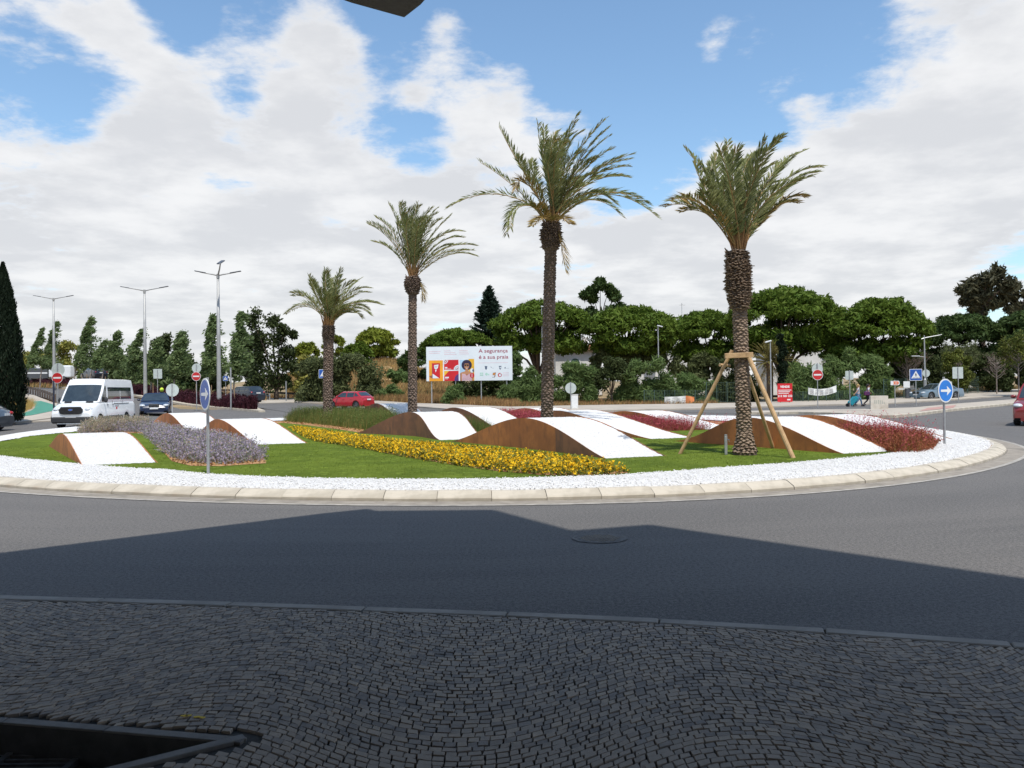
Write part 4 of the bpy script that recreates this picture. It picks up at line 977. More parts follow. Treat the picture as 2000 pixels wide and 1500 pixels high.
# ================================================================== TREES
def trunk_limbs(root, base, pts, r, mat='bark', name='trunk', n=7):
    mb = MB(); mb.tube(base, r, n); mb.build(name, mat, root, smooth=True)
def stone_pine(px, d, ytop, wpx, ybot, label, mat='stone_pine', seed=0, fork=3, trunk=True, deep=.45, leaf=.17, nper=165, nc=115, lean=0, group='umbrella pines behind the roundabout'):
    rng = np.random.default_rng(seed); b = PD(px,d); rw = wpx*1.10/F*d/2; ytop -= 4; ybot += 8; zt = ZT(ytop,d,px)-b.z; zb = ZT(ybot,d,px)-b.z; h = zt-zb
    t = thing('stone_pine', label, 'pine tree', b, group=group)
    n = nc; u = np.sqrt(rng.uniform(0,1,n)); a = rng.uniform(0,6.28,n); rr = u*rw*.86; rc = rw*rng.uniform(.10,.17,n)
    z = zb+h*.28+(h*.62)*np.sqrt(np.maximum(0,1-(u*.92)**2))-rc*.35+rng.normal(0,h*.03,n)
    C = np.c_[rr*np.cos(a)+lean*z/zt, rr*np.sin(a)*.8, z]
    n2 = n//2; a2 = rng.uniform(0,6.28,n2); u2 = rng.uniform(.35,.95,n2); rc2 = rw*rng.uniform(.12,.2,n2)
    C2 = np.c_[u2*rw*.85*np.cos(a2), u2*rw*.7*np.sin(a2), zb+h*rng.uniform(.12,.38,n2)]
    Cc = np.vstack([C,C2]); Rc = np.concatenate([rc,rc2])[:,None]*np.array([[1.15,1.15,.72]])
    V, Fc = clumps(Cc, Rc, nper, leaf, 1.7, .65, rng, .5)
    link('crown', npmesh('crown', V, Fc, mat), t)
    if trunk:
        zf = zb*.55; tk = max(.16, rw*.055); mb = MB(); lx = rng.uniform(-.4,.4)
        mb.tube([(0,0,-.3),(lx*.4,0,zf*.5),(lx,0,zf)], [tk*1.25,tk,tk*.9], 8); mb.build('trunk','bark',t,smooth=True)
        mb = MB()
        for k in range(fork*3):
            q = Cc[rng.integers(0,len(Cc))]; mid = Vector((lx+(q[0]-lx)*.35+rng.uniform(-.3,.3), q[1]*.35, zf+(q[2]-zf)*.55))
            mb.tube([(lx,0,zf-.1),mid,Vector(q)],[tk*.6,tk*.38,tk*.12],5)
        mb.build('limbs','bark',t,smooth=True)
    return t
def crown_tree(name, cat, px, d, ytop, label, clumps_px, mat, seed=0, leaf=.2, nper=110, aspect=1.5, trunk=None, bark='bark', group=None, ry=.8, lean=0, shell=.4):
    """clumps_px: (px, py, r px) outline blobs seen from the road"""
    rng = np.random.default_rng(seed); b = PD(px,d); t = thing(name, label, cat, b, group=group); C = []; Rr = []
    k = d/F
    for cx, cy, cr in clumps_px:
        for _ in range(3 if cr > 12 else 2):
            x = PD(cx,d,0,cy).x-b.x+rng.normal(0,cr*k*.33); z = ZT(cy,d,cx)-b.z+rng.normal(0,cr*k*.28); r = cr*k*rng.uniform(.55,.85)
            C.append((x, rng.normal(0,cr*k*.5)*ry, z)); Rr.append(r)
    V, Fc = clumps(np.array(C), np.array(Rr), nper, leaf, aspect, .5, rng, shell)
    if lean: pass
    link('crown' if name != 'bush' else 'foliage', npmesh('crown', V, Fc, mat), t)
    if trunk:
        mb = MB(); zt = ZT(trunk[0],d,px)-b.z; r = trunk[1]; mb.tube([(0,0,-.3),(rng.uniform(-.1,.1),0,zt*.5),(rng.uniform(-.2,.2),0,zt)],[r*1.2,r,r*.7],7)
        mb.build('trunk',bark,t,smooth=True); mb = MB()
        for q in C[::max(1,len(C)//9)]: mb.tube([(0,0,zt*.8),(q[0]*.5,q[1]*.5,zt*.8+(q[2]-zt*.8)*.6),q],[r*.5,r*.35,r*.12],5)
        mb.build('limbs',bark,t,smooth=True)
    return t
def blob(x0, x1, y0, y1, r, seed=0, taper=0, dome=True):
    """fill a box (px) with clumps; dome rounds the top"""
    rg = random.Random(seed); out = []; n = max(4, int((x1-x0)*(y1-y0)/(r*r)*.9)); cx, hw = (x0+x1)/2, (x1-x0)/2
    for _ in range(n*3):
        x, y = rg.uniform(x0+r*.5,x1-r*.5), rg.uniform(y0+r*.7,y1)
        f = (x-cx)/hw; top = y0+(y1-y0)*(1-math.sqrt(max(0,1-f*f)))*.75 if dome else y0
        if taper: top = y0+(y1-y0)*abs(f)**taper
        if y > top+r*.6: out.append((x,y,r*rg.uniform(.8,1.15)))
        if len(out) >= n: break
    return out
# --- umbrella pines (right and middle)
stone_pine(895,100,644,132,700,'low wide umbrella pine just above the billboard', seed=1, trunk=True)
stone_pine(1058,96,586,190,690,'wide umbrella pine behind the tallest palm trunk, forked limbs below', seed=2, fork=4)
stone_pine(1232,92,598,190,692,'umbrella pine with many bare limbs in front of the white house', seed=3, fork=5)
stone_pine(1382,96,604,160,706,'dark umbrella pine between white house and propped palm', seed=4, fork=3)
stone_pine(1535,88,560,220,690,'tallest umbrella pine, directly right of the propped palm head', seed=5, fork=5, nc=130)
stone_pine(1718,84,578,190,716,'broad bright green umbrella pine above the tamarisk bush', seed=6, fork=5, nc=130)
stone_pine(1640,96,606,90,706,'small umbrella pine filling the gap between the two largest', seed=16, fork=3, nc=40)
stone_pine(1882,98,610,150,720,'dark green umbrella pine behind the right hand street lamp', seed=7, mat='dark_pine', fork=3)
stone_pine(2010,94,606,150,712,'dark umbrella pine cut off by the right edge', seed=8, mat='dark_pine', fork=3)
# hill pines
stone_pine(738,158,642,78,692,'round yellow green pine alone on the dry hilltop', seed=9, mat='stone_pine_yellow', fork=2, leaf=.34, nper=70, nc=80, group='pines on the dry hill')
stone_pine(601,150,670,52,712,'yellow tipped pine behind the olive shrub on the hill', seed=10, mat='stone_pine_yellow', fork=2, leaf=.32, nper=80, nc=36, group='pines on the dry hill')
stone_pine(652,165,655,44,692,'small pine peeping out behind the leftmost palm trunk', seed=11, mat='stone_pine_yellow', fork=2, leaf=.32, nper=70, nc=30, group='pines on the dry hill')
stone_pine(700,148,672,60,712,'dark low pine on the hill behind the olive shrub', seed=12, fork=2, leaf=.3, nper=80, nc=34, group='pines on the dry hill')
stone_pine(815,128,680,70,738,'dark green pine behind the second palm trunk on the slope', seed=13, mat='dark_pine', fork=2, leaf=.3, nper=90, nc=40, group='pines on the dry hill')
# tall airy pine
crown_tree('pine_tree','pine tree',1174,110,545,'tall airy pine with tufted top rising above the umbrella pines',
  [(1172,556,15),(1150,570,13),(1192,565,12),(1200,578,14),(1160,582,12),(1140,575,9),(1210,604,14),(1190,612,14),(1150,612,18),(1130,622,16),(1170,628,18),(1205,622,12)],'dark_pine',21,.26,150,1.7,trunk=(600,.16),shell=.5)
# layered fir
def fir():
    d = 106; b = PD(958,d); t = thing('fir_tree', 'dark layered fir standing above the billboard', 'fir tree', b); k = d/F; rng = np.random.default_rng(5); zt = ZT(562,d,958)-b.z; z0 = ZT(668,d,958)-b.z
    MB().tube([(0,0,-.3),(0,0,zt-.2)],[.3,.04],7).build('trunk','bark',t)
    Cs = []; Ns = []; Al = []
    for i in range(19):
        f = i/18; z = z0+(zt-z0)*f; R_ = 39*k*(1-f)**.8+.12
        for j in range(11):
            a = rng.uniform(0,6.28); ln = R_*rng.uniform(.75,1.2); m = int(50*ln/2)+12; s = rng.uniform(.05,1,m)[:,None]
            dv = np.array([math.cos(a),math.sin(a),0]); c = s*ln*dv+np.array([0,0,z])+np.array([0,0,1])*(s**2*ln*.28-ln*.12)+rng.normal(0,.10,(m,3)); Cs.append(c); Al.append(np.repeat([dv+np.array([0,0,.3])],m,0)+rng.normal(0,.5,(m,3)))
    C = np.vstack(Cs); A = np.vstack(Al); V, Fc = cards(C, unit(rng.normal(size=C.shape)), .16, 1.8, rng, along=A)
    link('crown', npmesh('crown', V, Fc, 'fir'), t)
fir()
# eucalyptus, top right
crown_tree('gum_tree','tree',1922,125,517,'tall dark eucalyptus rising behind the umbrella pines at right',
  [(1945,535,22),(1925,548,22),(1900,556,20),(1885,566,14),(1955,560,22),(1930,575,24),(1900,585,20),(1880,590,12),(1945,595,20),(1965,580,14),(1915,602,20)],'gum',31,.30,150,2.0,trunk=(560,.4),shell=.3)
crown_tree('gum_tree','tree',1992,125,545,'thinner eucalyptus at the very right edge of the skyline',
  [(1985,560,13),(2000,575,16),(1978,580,13),(1990,598,16),(2010,600,16),(1975,606,10)],'gum',32,.28,120,2.0,trunk=(590,.25),shell=.3)
# cypress at the left
def cypress():
    d = 44; b = PD(8,d,None,800); t = thing('cypress_tree','tall dark cypress column at the left edge','cypress',b); rng = np.random.default_rng(3)
    zt = ZT(514,d,8)-b.z; n = 30000; f = rng.uniform(0,1,n)**.9; z = .25+f*(zt-.25)
    prof = np.interp(f,[0,.08,.25,.5,.75,.92,1],[.75,1.0,1.02,.80,.52,.22,.02]); a = rng.uniform(0,6.28,n)
    r = prof*(1+.10*np.sin(a*5+f*22)+.07*np.sin(a*9-f*40))*rng.uniform(.72,1.03,n)
    C = np.c_[r*np.cos(a), r*np.sin(a), z]; V, Fc = cards(C, unit(np.c_[np.cos(a),np.sin(a),np.full(n,.3)]+rng.normal(0,.6,(n,3))), .055, 1.9, rng, along=np.c_[np.cos(a)*.3,np.sin(a)*.3,np.ones(n)]+rng.normal(0,.3,(n,3)))
    link('crown', npmesh('crown', V, Fc, 'cypress'), t); MB().tube([(0,0,-.1),(0,0,zt*.8)],[.28,.05],8).build('trunk','bark',t)
cypress()
# slim cypress + park palm among the right hand trees
crown_tree('cypress_tree','cypress',1526,80,650,'slim dark cypress right of the park palm, above the red sale board',[(1527,660+i*9,9) for i in range(12)],'cypress',41,.13,110,1.8,trunk=(780,.12),shell=.2)
crown_tree('cypress_tree','cypress',1008,84,684,'bushy green column shrub against the right end of the billboard',[(1004+(i%2)*7,692+i*11,12) for i in range(9)],'tamarisk',42,.15,140,1.6,shell=.3)
def park_palm():
    d = 82; b = PD(1504,d); t = thing('park_palm','squat date palm with brown skirt behind the props','palm tree',b); rng = np.random.default_rng(8); rr = random.Random(8)
    zc = ZT(706,d,1504)-b.z; MB().tube([(0,0,-.2),(0,0,zc)],[.30,.34],10).build('trunk','palm_bark',t)
    Vs = []; o = link
    for k in range(84):
        a = rr.uniform(0,6.28); el = rr.uniform(.05,1.45); L = rr.uniform(2.5,3.4); m = 34; s = np.linspace(.12,1,m)[:,None]
        dv = np.array([math.cos(a)*math.cos(el), math.sin(a)*math.cos(el), math.sin(el)]); p = s*L*dv+np.array([0,0,zc-.1])-np.array([0,0,1])*(s**2.2*L*.28)
        for sg in (-1,1):
            sd = np.cross(dv,[0,0,1]); sd = sd/np.linalg.norm(sd); e = p+(dv*.6+sg*sd*.7-np.array([0,0,.15]))*.36*np.sin(np.clip(s,0,1)*2.6+.3)
            V, Fc = blades(p, e, .055, rng); Vs.append((V,Fc,0))
        Vs.append((*blades(p[:-1], p[1:]+dv*.05, .06, rng), 1))
    V, Fc, mi = join(Vs); link('fronds', npmesh('fronds', V, Fc, ['palm_back','rachis_green'], mi), t)
    Vs = []
    for k in range(26):
        a = rr.uniform(0,6.28); L = rr.uniform(1.2,2.2); m = 26; s = np.linspace(.1,1,m)[:,None]; dv = np.array([math.cos(a),math.sin(a),0]); p = s*L*.62*dv+np.array([0,0,zc-.2])-np.array([0,0,1])*(s**1.7*L)
        V, Fc = blades(p, p+rng.normal(0,.14,(m,3))-np.array([0,0,.22]), .05, rng); Vs.append((V,Fc,0))
    V, Fc, mi = join(Vs); link('dead_skirt', npmesh('dead_skirt', V, Fc, ['palm_tip'], mi), t)
park_palm()
# --- big shrubs
SH = [('tamarisk',1098,80,'feathery tamarisk shrub left of the tallest palm base',blob(1010,1080,718,792,17,1),.16),
 ('tamarisk',1128,79,'feathery green tamarisk mass behind the round sign and white cabinet',blob(1078,1165,692,796,18,2),.16),
 ('tamarisk',1270,80,'large rounded tamarisk behind the white and orange banner',blob(1198,1335,700,796,20,3),.17),
 ('tamarisk',1360,82,'low tamarisk between the banner and the fence gate',blob(1318,1392,722,798,17,4),.16),
 ('tamarisk',1640,80,'largest feathery tamarisk, right behind the no entry sign',blob(1548,1748,680,794,22,5),.17),
 ('tamarisk',1572,84,'olive green tamarisk behind the red sale board',blob(1530,1610,704,790,19,6),.17),
 ('oak',1430,86,'dark leafy tree clump behind the left timber prop',blob(1386,1478,688,788,18,7),.18),
 ('olive_bush',1222,92,'dull green bushes below the umbrella pine limbs',blob(1150,1300,668,720,14,8),.2),
 ('olive_bush',1350,92,'grey green shrubs below the dark umbrella pine',blob(1300,1420,690,740,14,9),.2),
 ('tamarisk',886,78,'small round bush in front of the billboard posts',blob(863,910,746,794,12,10),.13),
 ('tamarisk',995,78,'small bush under the right corner of the billboard',blob(972,1016,742,796,12,11),.13),
 ('oak',940,86,'dark thicket in the shade behind the billboard posts',blob(878,1015,722,790,14,12),.18),
 ('tamarisk',760,92,'low green bush on the dry slope behind the second palm',blob(722,790,752,792,12,13),.16),
 ('olive_bush',705,86,'big grey olive shrub behind the red hatchback',blob(590,738,682,792,19,14),.17),
 ('olive_bush',620,88,'dark green shrub behind the blue crossing sign',blob(584,664,690,790,16,15),.17),
 ('oak',1800,84,'dark undergrowth behind the pedestrian crossing sign',blob(1738,1850,690,752,15,16),.18),
 ('oak',1930,92,'shadowy hedge below the dark pines at right',blob(1850,2060,690,750,16,17),.2),
 ('young_leaf',1872,80,'light green shrubby tree behind the right hand square sign',blob(1838,1905,682,760,12,18),.12)]
for i,(mt,px,d,lb,bl,lf) in enumerate(SH): crown_tree('bush','bush',px,d,0,lb,bl,mt,50+i,lf*(.62 if mt=='tamarisk' else .75),190 if mt=='tamarisk' else 150,3.0 if mt=='tamarisk' else 1.6, shell=.35, group='shrubs beyond the far pavement')
crown_tree('bush','bush',775,100,0,'grassy green tuft near the top of the dry slope',blob(748,802,722,742,8,30),'tamarisk',91,.2,60,1.8,group='shrubs beyond the far pavement')
crown_tree('broadleaf_tree','tree',1194,79,690,'dark round-headed young tree with thin trunk behind the white cabinet',blob(1160,1228,690,752,14,21),'oak',92,.12,120,1.3,trunk=(770,.09))
# bare and sparse street trees at right
def sparse_tree(px, d, ytop, ybase, wpx, label, mat, n=40, leaf=.06, nleaf=900, bark='bark_pale', seed=0, grp='young street trees at right'):
    b = PD(px,d,None,ybase); t = thing('young_tree', label, 'tree', b, group=grp); rr = random.Random(seed); rng = np.random.default_rng(seed); k = d/F; H = ZT(ytop,d,px)-b.z; zf = H*.38
    MB().tube([(0,0,-.2),(0,0,zf),(rr.uniform(-.1,.1),0,H*.8)],[.07,.055,.02],6).build('trunk',bark,t); mb = MB(); tips = []
    for i in range(n):
        z0 = rr.uniform(zf,H*.75); a = rr.uniform(0,6.28); ln = wpx*k*.5*rr.uniform(.6,1.1)*(1-.4*(z0-zf)/(H-zf)); e = Vector((math.cos(a)*ln, math.sin(a)*ln, z0+ln*rr.uniform(.5,1.2))); e.z = min(e.z,H)
        mb.tube([(0,0,z0),Vector((e.x*.5,e.y*.5,z0+(e.z-z0)*.4)),e],[.022,.014,.005],4,caps=False); tips += [e, e*.7+Vector((0,0,z0))*.3]
        for _ in range(3): q = e+Vector((rr.uniform(-.3,.3),rr.uniform(-.3,.3),rr.uniform(.0,.4))); mb.tube([e*.6+Vector((0,0,z0))*.4,q],[.010,.004],3,caps=False); tips.append(q)
    mb.build('branches',bark,t)
    if nleaf:
        q = np.array([tuple(v) for v in tips]); c = q[rng.integers(0,len(q),nleaf)]+rng.normal(0,.16,(nleaf,3)); V, Fc = cards(c, unit(rng.normal(size=c.shape)), leaf, 1.3, rng); link('crown', npmesh('crown', V, Fc, mat), t)
sparse_tree(1773,82,696,786,78,'leafless reddish young tree behind the orange arrow sign','twig',44,.05,500,seed=1)
sparse_tree(1947,86,690,768,48,'bare grey young tree by the green mesh fence','twig',40,.05,300,seed=2)
sparse_tree(1990,80,652,768,70,'leafy yellow green young tree at the right edge of the pavement','young_leaf',50,.11,3200,seed=3)
sparse_tree(1874,88,676,764,66,'half leafy young tree behind the square sign back','olive_bush',46,.10,2400,seed=4)
# --- left: wind blown poplars in the median and beyond
def poplar(px, d, ytop, wpx, label, mat='poplar', seed=0, lean=14, ybot=None, dens=1., leaf=.13):
    b = PD(px,d); t = thing('poplar_tree', label, 'tree', b, group='windblown young poplars on the left'); rng = np.random.default_rng(seed); rr = random.Random(seed); k = d/F
    H = ZT(ytop,d,px)-b.z; zb = (ZT(ybot,d,px)-b.z) if ybot else H*.28; lk = lean*k
    ax = lambda z: Vector((lk*(z/H)**1.8, 0, z)); MB().tube([ax(z) for z in np.linspace(-.1,H*.97,10)] if False else [Vector((0,0,-.2))]+[ax(z) for z in np.linspace(.1,H*.97,9)], list(np.linspace(.10,.015,10)),6).build('trunk','bark_pale',t)
    Cs = []; Al = []
    for i in range(int(70*dens)):
        f = rr.uniform(0,1)**.8; z0 = zb+(H*.93-zb)*f; ln = wpx*k*.56*(1-f*.80)*rr.uniform(.35,1.25); a = rr.uniform(0,6.28); m = 20+int(95*min(1.2,ln))
        s = rng.uniform(.05,1,m)[:,None]; el = rr.uniform(.45,1.0); dv = np.array([math.cos(a)*.75+.012*lean, math.sin(a)*.7, el]); dv = dv/np.linalg.norm(dv)
        q = np.array(ax(z0))+s*ln*dv+rng.normal(0,.09+.10*ln,(m,3))*(.3+s*.8)+np.array([[.02*lean,0,-.05*lean*.3]])*s**2*ln
        Cs.append(q); Al.append(np.repeat([[.8,0,.35]],m,0)+rng.normal(0,.5,(m,3)))
    C = np.vstack(Cs); V, Fc = cards(C, unit(rng.normal(size=C.shape)), leaf, 1.35, rng, along=np.vstack(Al)); link('crown', npmesh('crown', V, Fc, mat), t)
for i,q in enumerate([(56,118,634,34,'first small poplar right of the dark cypress, bent to the right'),(84,118,620,40,'slender windswept poplar behind the leftmost street lamp'),
   (150,100,612,56,'tall leaning poplar above the white caravan'),(178,98,660,44,'shorter poplar just right of the tall leaning one'),(203,96,640,44,'thin-topped poplar over the distant black car'),
   (250,92,636,50,'upright poplar left of the middle street lamp'),(345,86,642,62,'bushy poplar above the square grey sign back'),(408,80,608,66,'tall dense poplar left of the tallest street lamp'),
   (462,76,602,62,'bright green poplar right of the tallest street lamp'),(300,90,660,50,'lower poplar between the two nearer street lamps')]):
    px,d,yt,wp,lb = q; poplar(px-6,d,yt,wp,lb,seed=100+i,lean=38 if px<260 else 18,ybot=722 if px<230 else 745, dens=.85 if px<260 else 1.4)
crown_tree('oak_tree','tree',540,92,612,'big dark evergreen oak left of the leftmost palm',
  [(505,630,22),(530,628,20),(555,640,20),(572,652,12),(500,660,26),(530,665,28),(560,680,24),(510,700,28),(545,710,28),(570,715,16),(500,735,24),(530,745,24),(560,745,18)],'oak',61,.17,170,1.3,trunk=(760,.25),shell=.25)
crown_tree('oak_tree','tree',492,98,618,'dark oak crown behind the brightest poplar',blob(470,520,620,760,20,31),'oak',62,.17,120,1.3,trunk=(760,.22),shell=.25)
crown_tree('oak_tree','tree',330,125,650,'dark rounded tree behind the middle street lamp',blob(286,372,652,738,18,32),'oak',63,.26,110,1.3,trunk=(730,.3),shell=.25)
crown_tree('oak_tree','tree',232,140,668,'low green tree line tree behind the upright poplar',blob(196,290,672,742,16,33),'poplar',64,.28,90,1.3,trunk=(735,.3),shell=.25)
for i,(x0,x1,y0,lb,mt) in enumerate([(28,70,688,'golden green bush behind the cypress foot','golden_bush'),(64,112,676,'yellowish bush behind the leftmost lamp post','golden_bush'),(104,150,664,'tall pale golden shrub left of the white caravan','golden_bush'),(150,205,690,'green hedge bush behind the windblown poplars','poplar'),
      (400,440,690,'green bush filling below the tall dense poplar','oak'),(575,612,690,'yellow green shrub on the bank right of the oak','golden_bush'),(-60,34,680,'green trees glimpsed behind the cypress','poplar')]):
    crown_tree('bush','bush',(x0+x1)/2,185 if x0 < 300 else 105,0,lb,blob(x0,x1,y0,744 if x0<300 else 770,14,40+i),mt,70+i,.26,100,1.4,group='bushes beyond the left hand road',shell=.3)
for x,y0 in ((250,700),(300,702),(352,698),(392,700)):
    crown_tree('bush','bush',x,112,0,{250:'green undergrowth right of the distant black car',300:'green undergrowth behind the middle lamp post',352:'leafy undergrowth behind the square sign back',392:'dark undergrowth behind the left no entry sign pair'}[x],blob(x-34,x+34,y0,760,15,x),'poplar' if x!=392 else 'oak',80+x,.22,100,1.4,group='bushes beyond the left hand road',shell=.3)
# hedge of purple berberis in the median
def hedge():
    ml = [Vector(p) for p in ((-20.2,64.4),(-23,69),(-28,75.5),(-39.5,92),(-62,120),(-105,168))]; pts = resample([(p.x,p.y,0) for p in ml], 160); rng = np.random.default_rng(6); B = []
    for i,p in enumerate(pts):
        wd = 1.0 if i > 6 else .3+.1*i; m = 330 if p.y < 100 else 200; q = np.c_[p.x+rng.uniform(-wd,wd,m), p.y+rng.uniform(-wd,wd,m)]; B.append(np.c_[q, np.full(m, gz(p.x,p.y)+.12)])
    B = np.vstack(B); h = rng.uniform(.45,1.0,len(B)); h = h*(1+.25*np.sin(B[:,0]*2.1)); T = B+np.c_[rng.normal(0,.10,(len(B),2)), h]; V, Fc = blades(B, T, .06, rng)
    C = B+(T-B)*rng.uniform(.4,1,(len(B),1)); V2, F2 = blades(C, C+rng.normal(0,.13,C.shape), .09, rng)
    V, Fc, mi = join([(V,Fc,0),(V2,F2,0)])
    tag(link('hedge', npmesh('hedge', V, Fc, 'berberis')), 'dark purple barberry hedge filling the road median', 'hedge', kind='stuff')
hedge()
# dry grass on the banks
def meadow(polys, n, h, mats, label, seed, wdt=.05):
    rng = np.random.default_rng(seed); per = n//len(polys); Bs = []
    for poly in polys: B = scatter([(p[0],p[1]) for p in poly], per, rng); Bs.append(B)
    B = np.vstack(Bs); z = np.array([gz(x,y) for x,y in B])-.05; B3 = np.c_[B,z]; n = len(B)
    T = B3+np.c_[rng.normal(0,.25*h,(n,2))+np.array([.15*h,0]), h*rng.uniform(.4,1.1,n)]; sel = rng.uniform(size=n); parts = []
    c = np.cumsum([m[1] for m in mats]); s = np.searchsorted(c/c[-1], sel)
    for k in range(len(mats)):
        if (s==k).any(): parts.append((*blades(B3[s==k], T[s==k], wdt, rng), k))
    V, Fc, mi = join(parts); tag(link('dry_grass', npmesh('dry_grass', V, Fc, [m[0] for m in mats], mi)), label, 'dry grass', kind='stuff')
far = lambda px, d: PD(px,d)
meadow([[PG(520,779),PG(700,781),PG(860,790),PG(1010,796),far(1010,92),far(860,96),far(700,96),far(520,100)]], 26000, .75, [('dry_red',1.),('dry_grass',.8),('olive_bush',.15)], 'tall reddish dry grass along the far pavement', 1, .05)
meadow([[far(560,100),far(700,96),far(860,96),far(900,150),far(780,170),far(700,170),far(560,160)]], 30000, .8, [('dry_grass',1.),('dry_red',.3),('olive_bush',.3)], 'pale dry grass covering the hill slope', 2, .09)
meadow([[PG(1010,796),PG(1200,792.5),PG(1400,790),far(1400,84),far(1200,86),far(1010,84)]], 9000, .45, [('dry_red',1.),('dry_grass',.5),('olive_bush',.4)], 'low dry weeds in front of the tamarisks', 3, .05)
meadow([[PG(1740,778),PG(1870,768.5),PG(2000,760.5),far(2050,112),far(1860,104),far(1740,92)]], 9000, .7, [('dry_grass',1.),('olive_bush',.8),('dry_red',.4)], 'dry weeds behind the green mesh fence', 4, .06)
meadow([[far(20,128),far(240,112),far(470,88),far(520,88),far(520,105),far(240,145),far(20,165)]], 16000, .8, [('dry_grass',1.),('dry_red',.6),('olive_bush',.6)], 'dry grass bank beyond the left guard rail', 5, .08)
meadow([[PG(-120,822),PG(10,815),PG(40,811),PG(60,802),PG(64,795),PG(50,789),PG(20,788),PG(-100,792)]], 26000, .85, [('gold_grass',1.),('dry_grass',.25)], 'golden ornamental grass mound below the cypress', 6, .018)
# sandy scars on the hill
for i,(px,d,w_,l_) in enumerate([(755,140,7,1.2),(775,128,5,.9),(745,120,6,.8),(585,95,3,1.),(1045,88,3,1.2)]):
    p = PD(px,d); rr = random.Random(i); mb = MB(); poly = [(w_/2*math.cos(a)*rr.uniform(.7,1.1), l_*2*math.sin(a)*rr.uniform(.7,1.1)) for a in np.arange(0,6.28,.35)]
    mb.add([(x+p.x,y+p.y,gz(x+p.x,y+p.y)+.14) for x,y in poly]+[(p.x,p.y,p.z+.2)], [(k,(k+1)%len(poly),len(poly)) for k in range(len(poly))]); mb.build('sandy_patch','sand',kind='structure')
# ================================================================== VEHICLES  (front = +X)
def wheel(parent, x, y, r, wd, spokes, name='wheel', rimmat='rim'):
    s = 1 if y > 0 else -1
    mb = MB(); o = 0; prof = [(r*.60,-.5),(r*.90,-.5),(r*.985,-.38),(r,-.2),(r,.2),(r*.985,.38),(r*.90,.5),(r*.66,.5),(r*.62,.30)]
    n = 24; vs = [(rr*math.cos(2*math.pi*k/n), q*wd, rr*math.sin(2*math.pi*k/n)) for rr,q in prof for k in range(n)]
    m = len(prof); mb.add(vs, [(i*n+k,(i+1)*n+k,(i+1)*n+(k+1)%n,i*n+(k+1)%n) for i in range(m-1) for k in range(n)]+[tuple(range(n))])
    w_ = mb.build(name, 'rubber', parent, smooth=False); w_.location = (x, y, r)
    if s < 0: w_.rotation_euler = (0,0,math.pi)
    mb = MB(); yy = wd*.40; mb.tube([(0,wd*.10,0),(0,wd*.14,0)], r*.60, 20, 1)
    vs = [(rr*math.cos(2*math.pi*k/20), q, rr*math.sin(2*math.pi*k/20)) for rr,q in ((r*.66,yy),(r*.58,yy+.006),(r*.56,yy-.04)) for k in range(20)]
    mb.add(vs, [(i*20+k,(i+1)*20+k,(i+1)*20+(k+1)%20,i*20+(k+1)%20) for i in range(2) for k in range(20)])
    mb.tube([(0,wd*.1,0),(0,yy+.004,0)], r*.14, 10)
    for k in range(spokes):
        a = 2*math.pi*k/spokes; c, s_ = math.cos(a), math.sin(a); q = r*.035
        vs = [(c*rr-s_*e, y2, s_*rr+c*e) for rr,y2 in ((r*.10,yy),(r*.58,yy-.008)) for e in (-q*1.3,q*1.3)]+[(c*rr-s_*e, y2-.03, s_*rr+c*e) for rr,y2 in ((r*.10,yy),(r*.58,yy-.008)) for e in (-q*1.3,q*1.3)]
        mb.add(vs, [(0,1,3,2),(4,6,7,5),(0,4,5,1),(2,3,7,6),(0,2,6,4),(1,5,7,3)])
    mb.build('rim', [rimmat,'black'], w_)
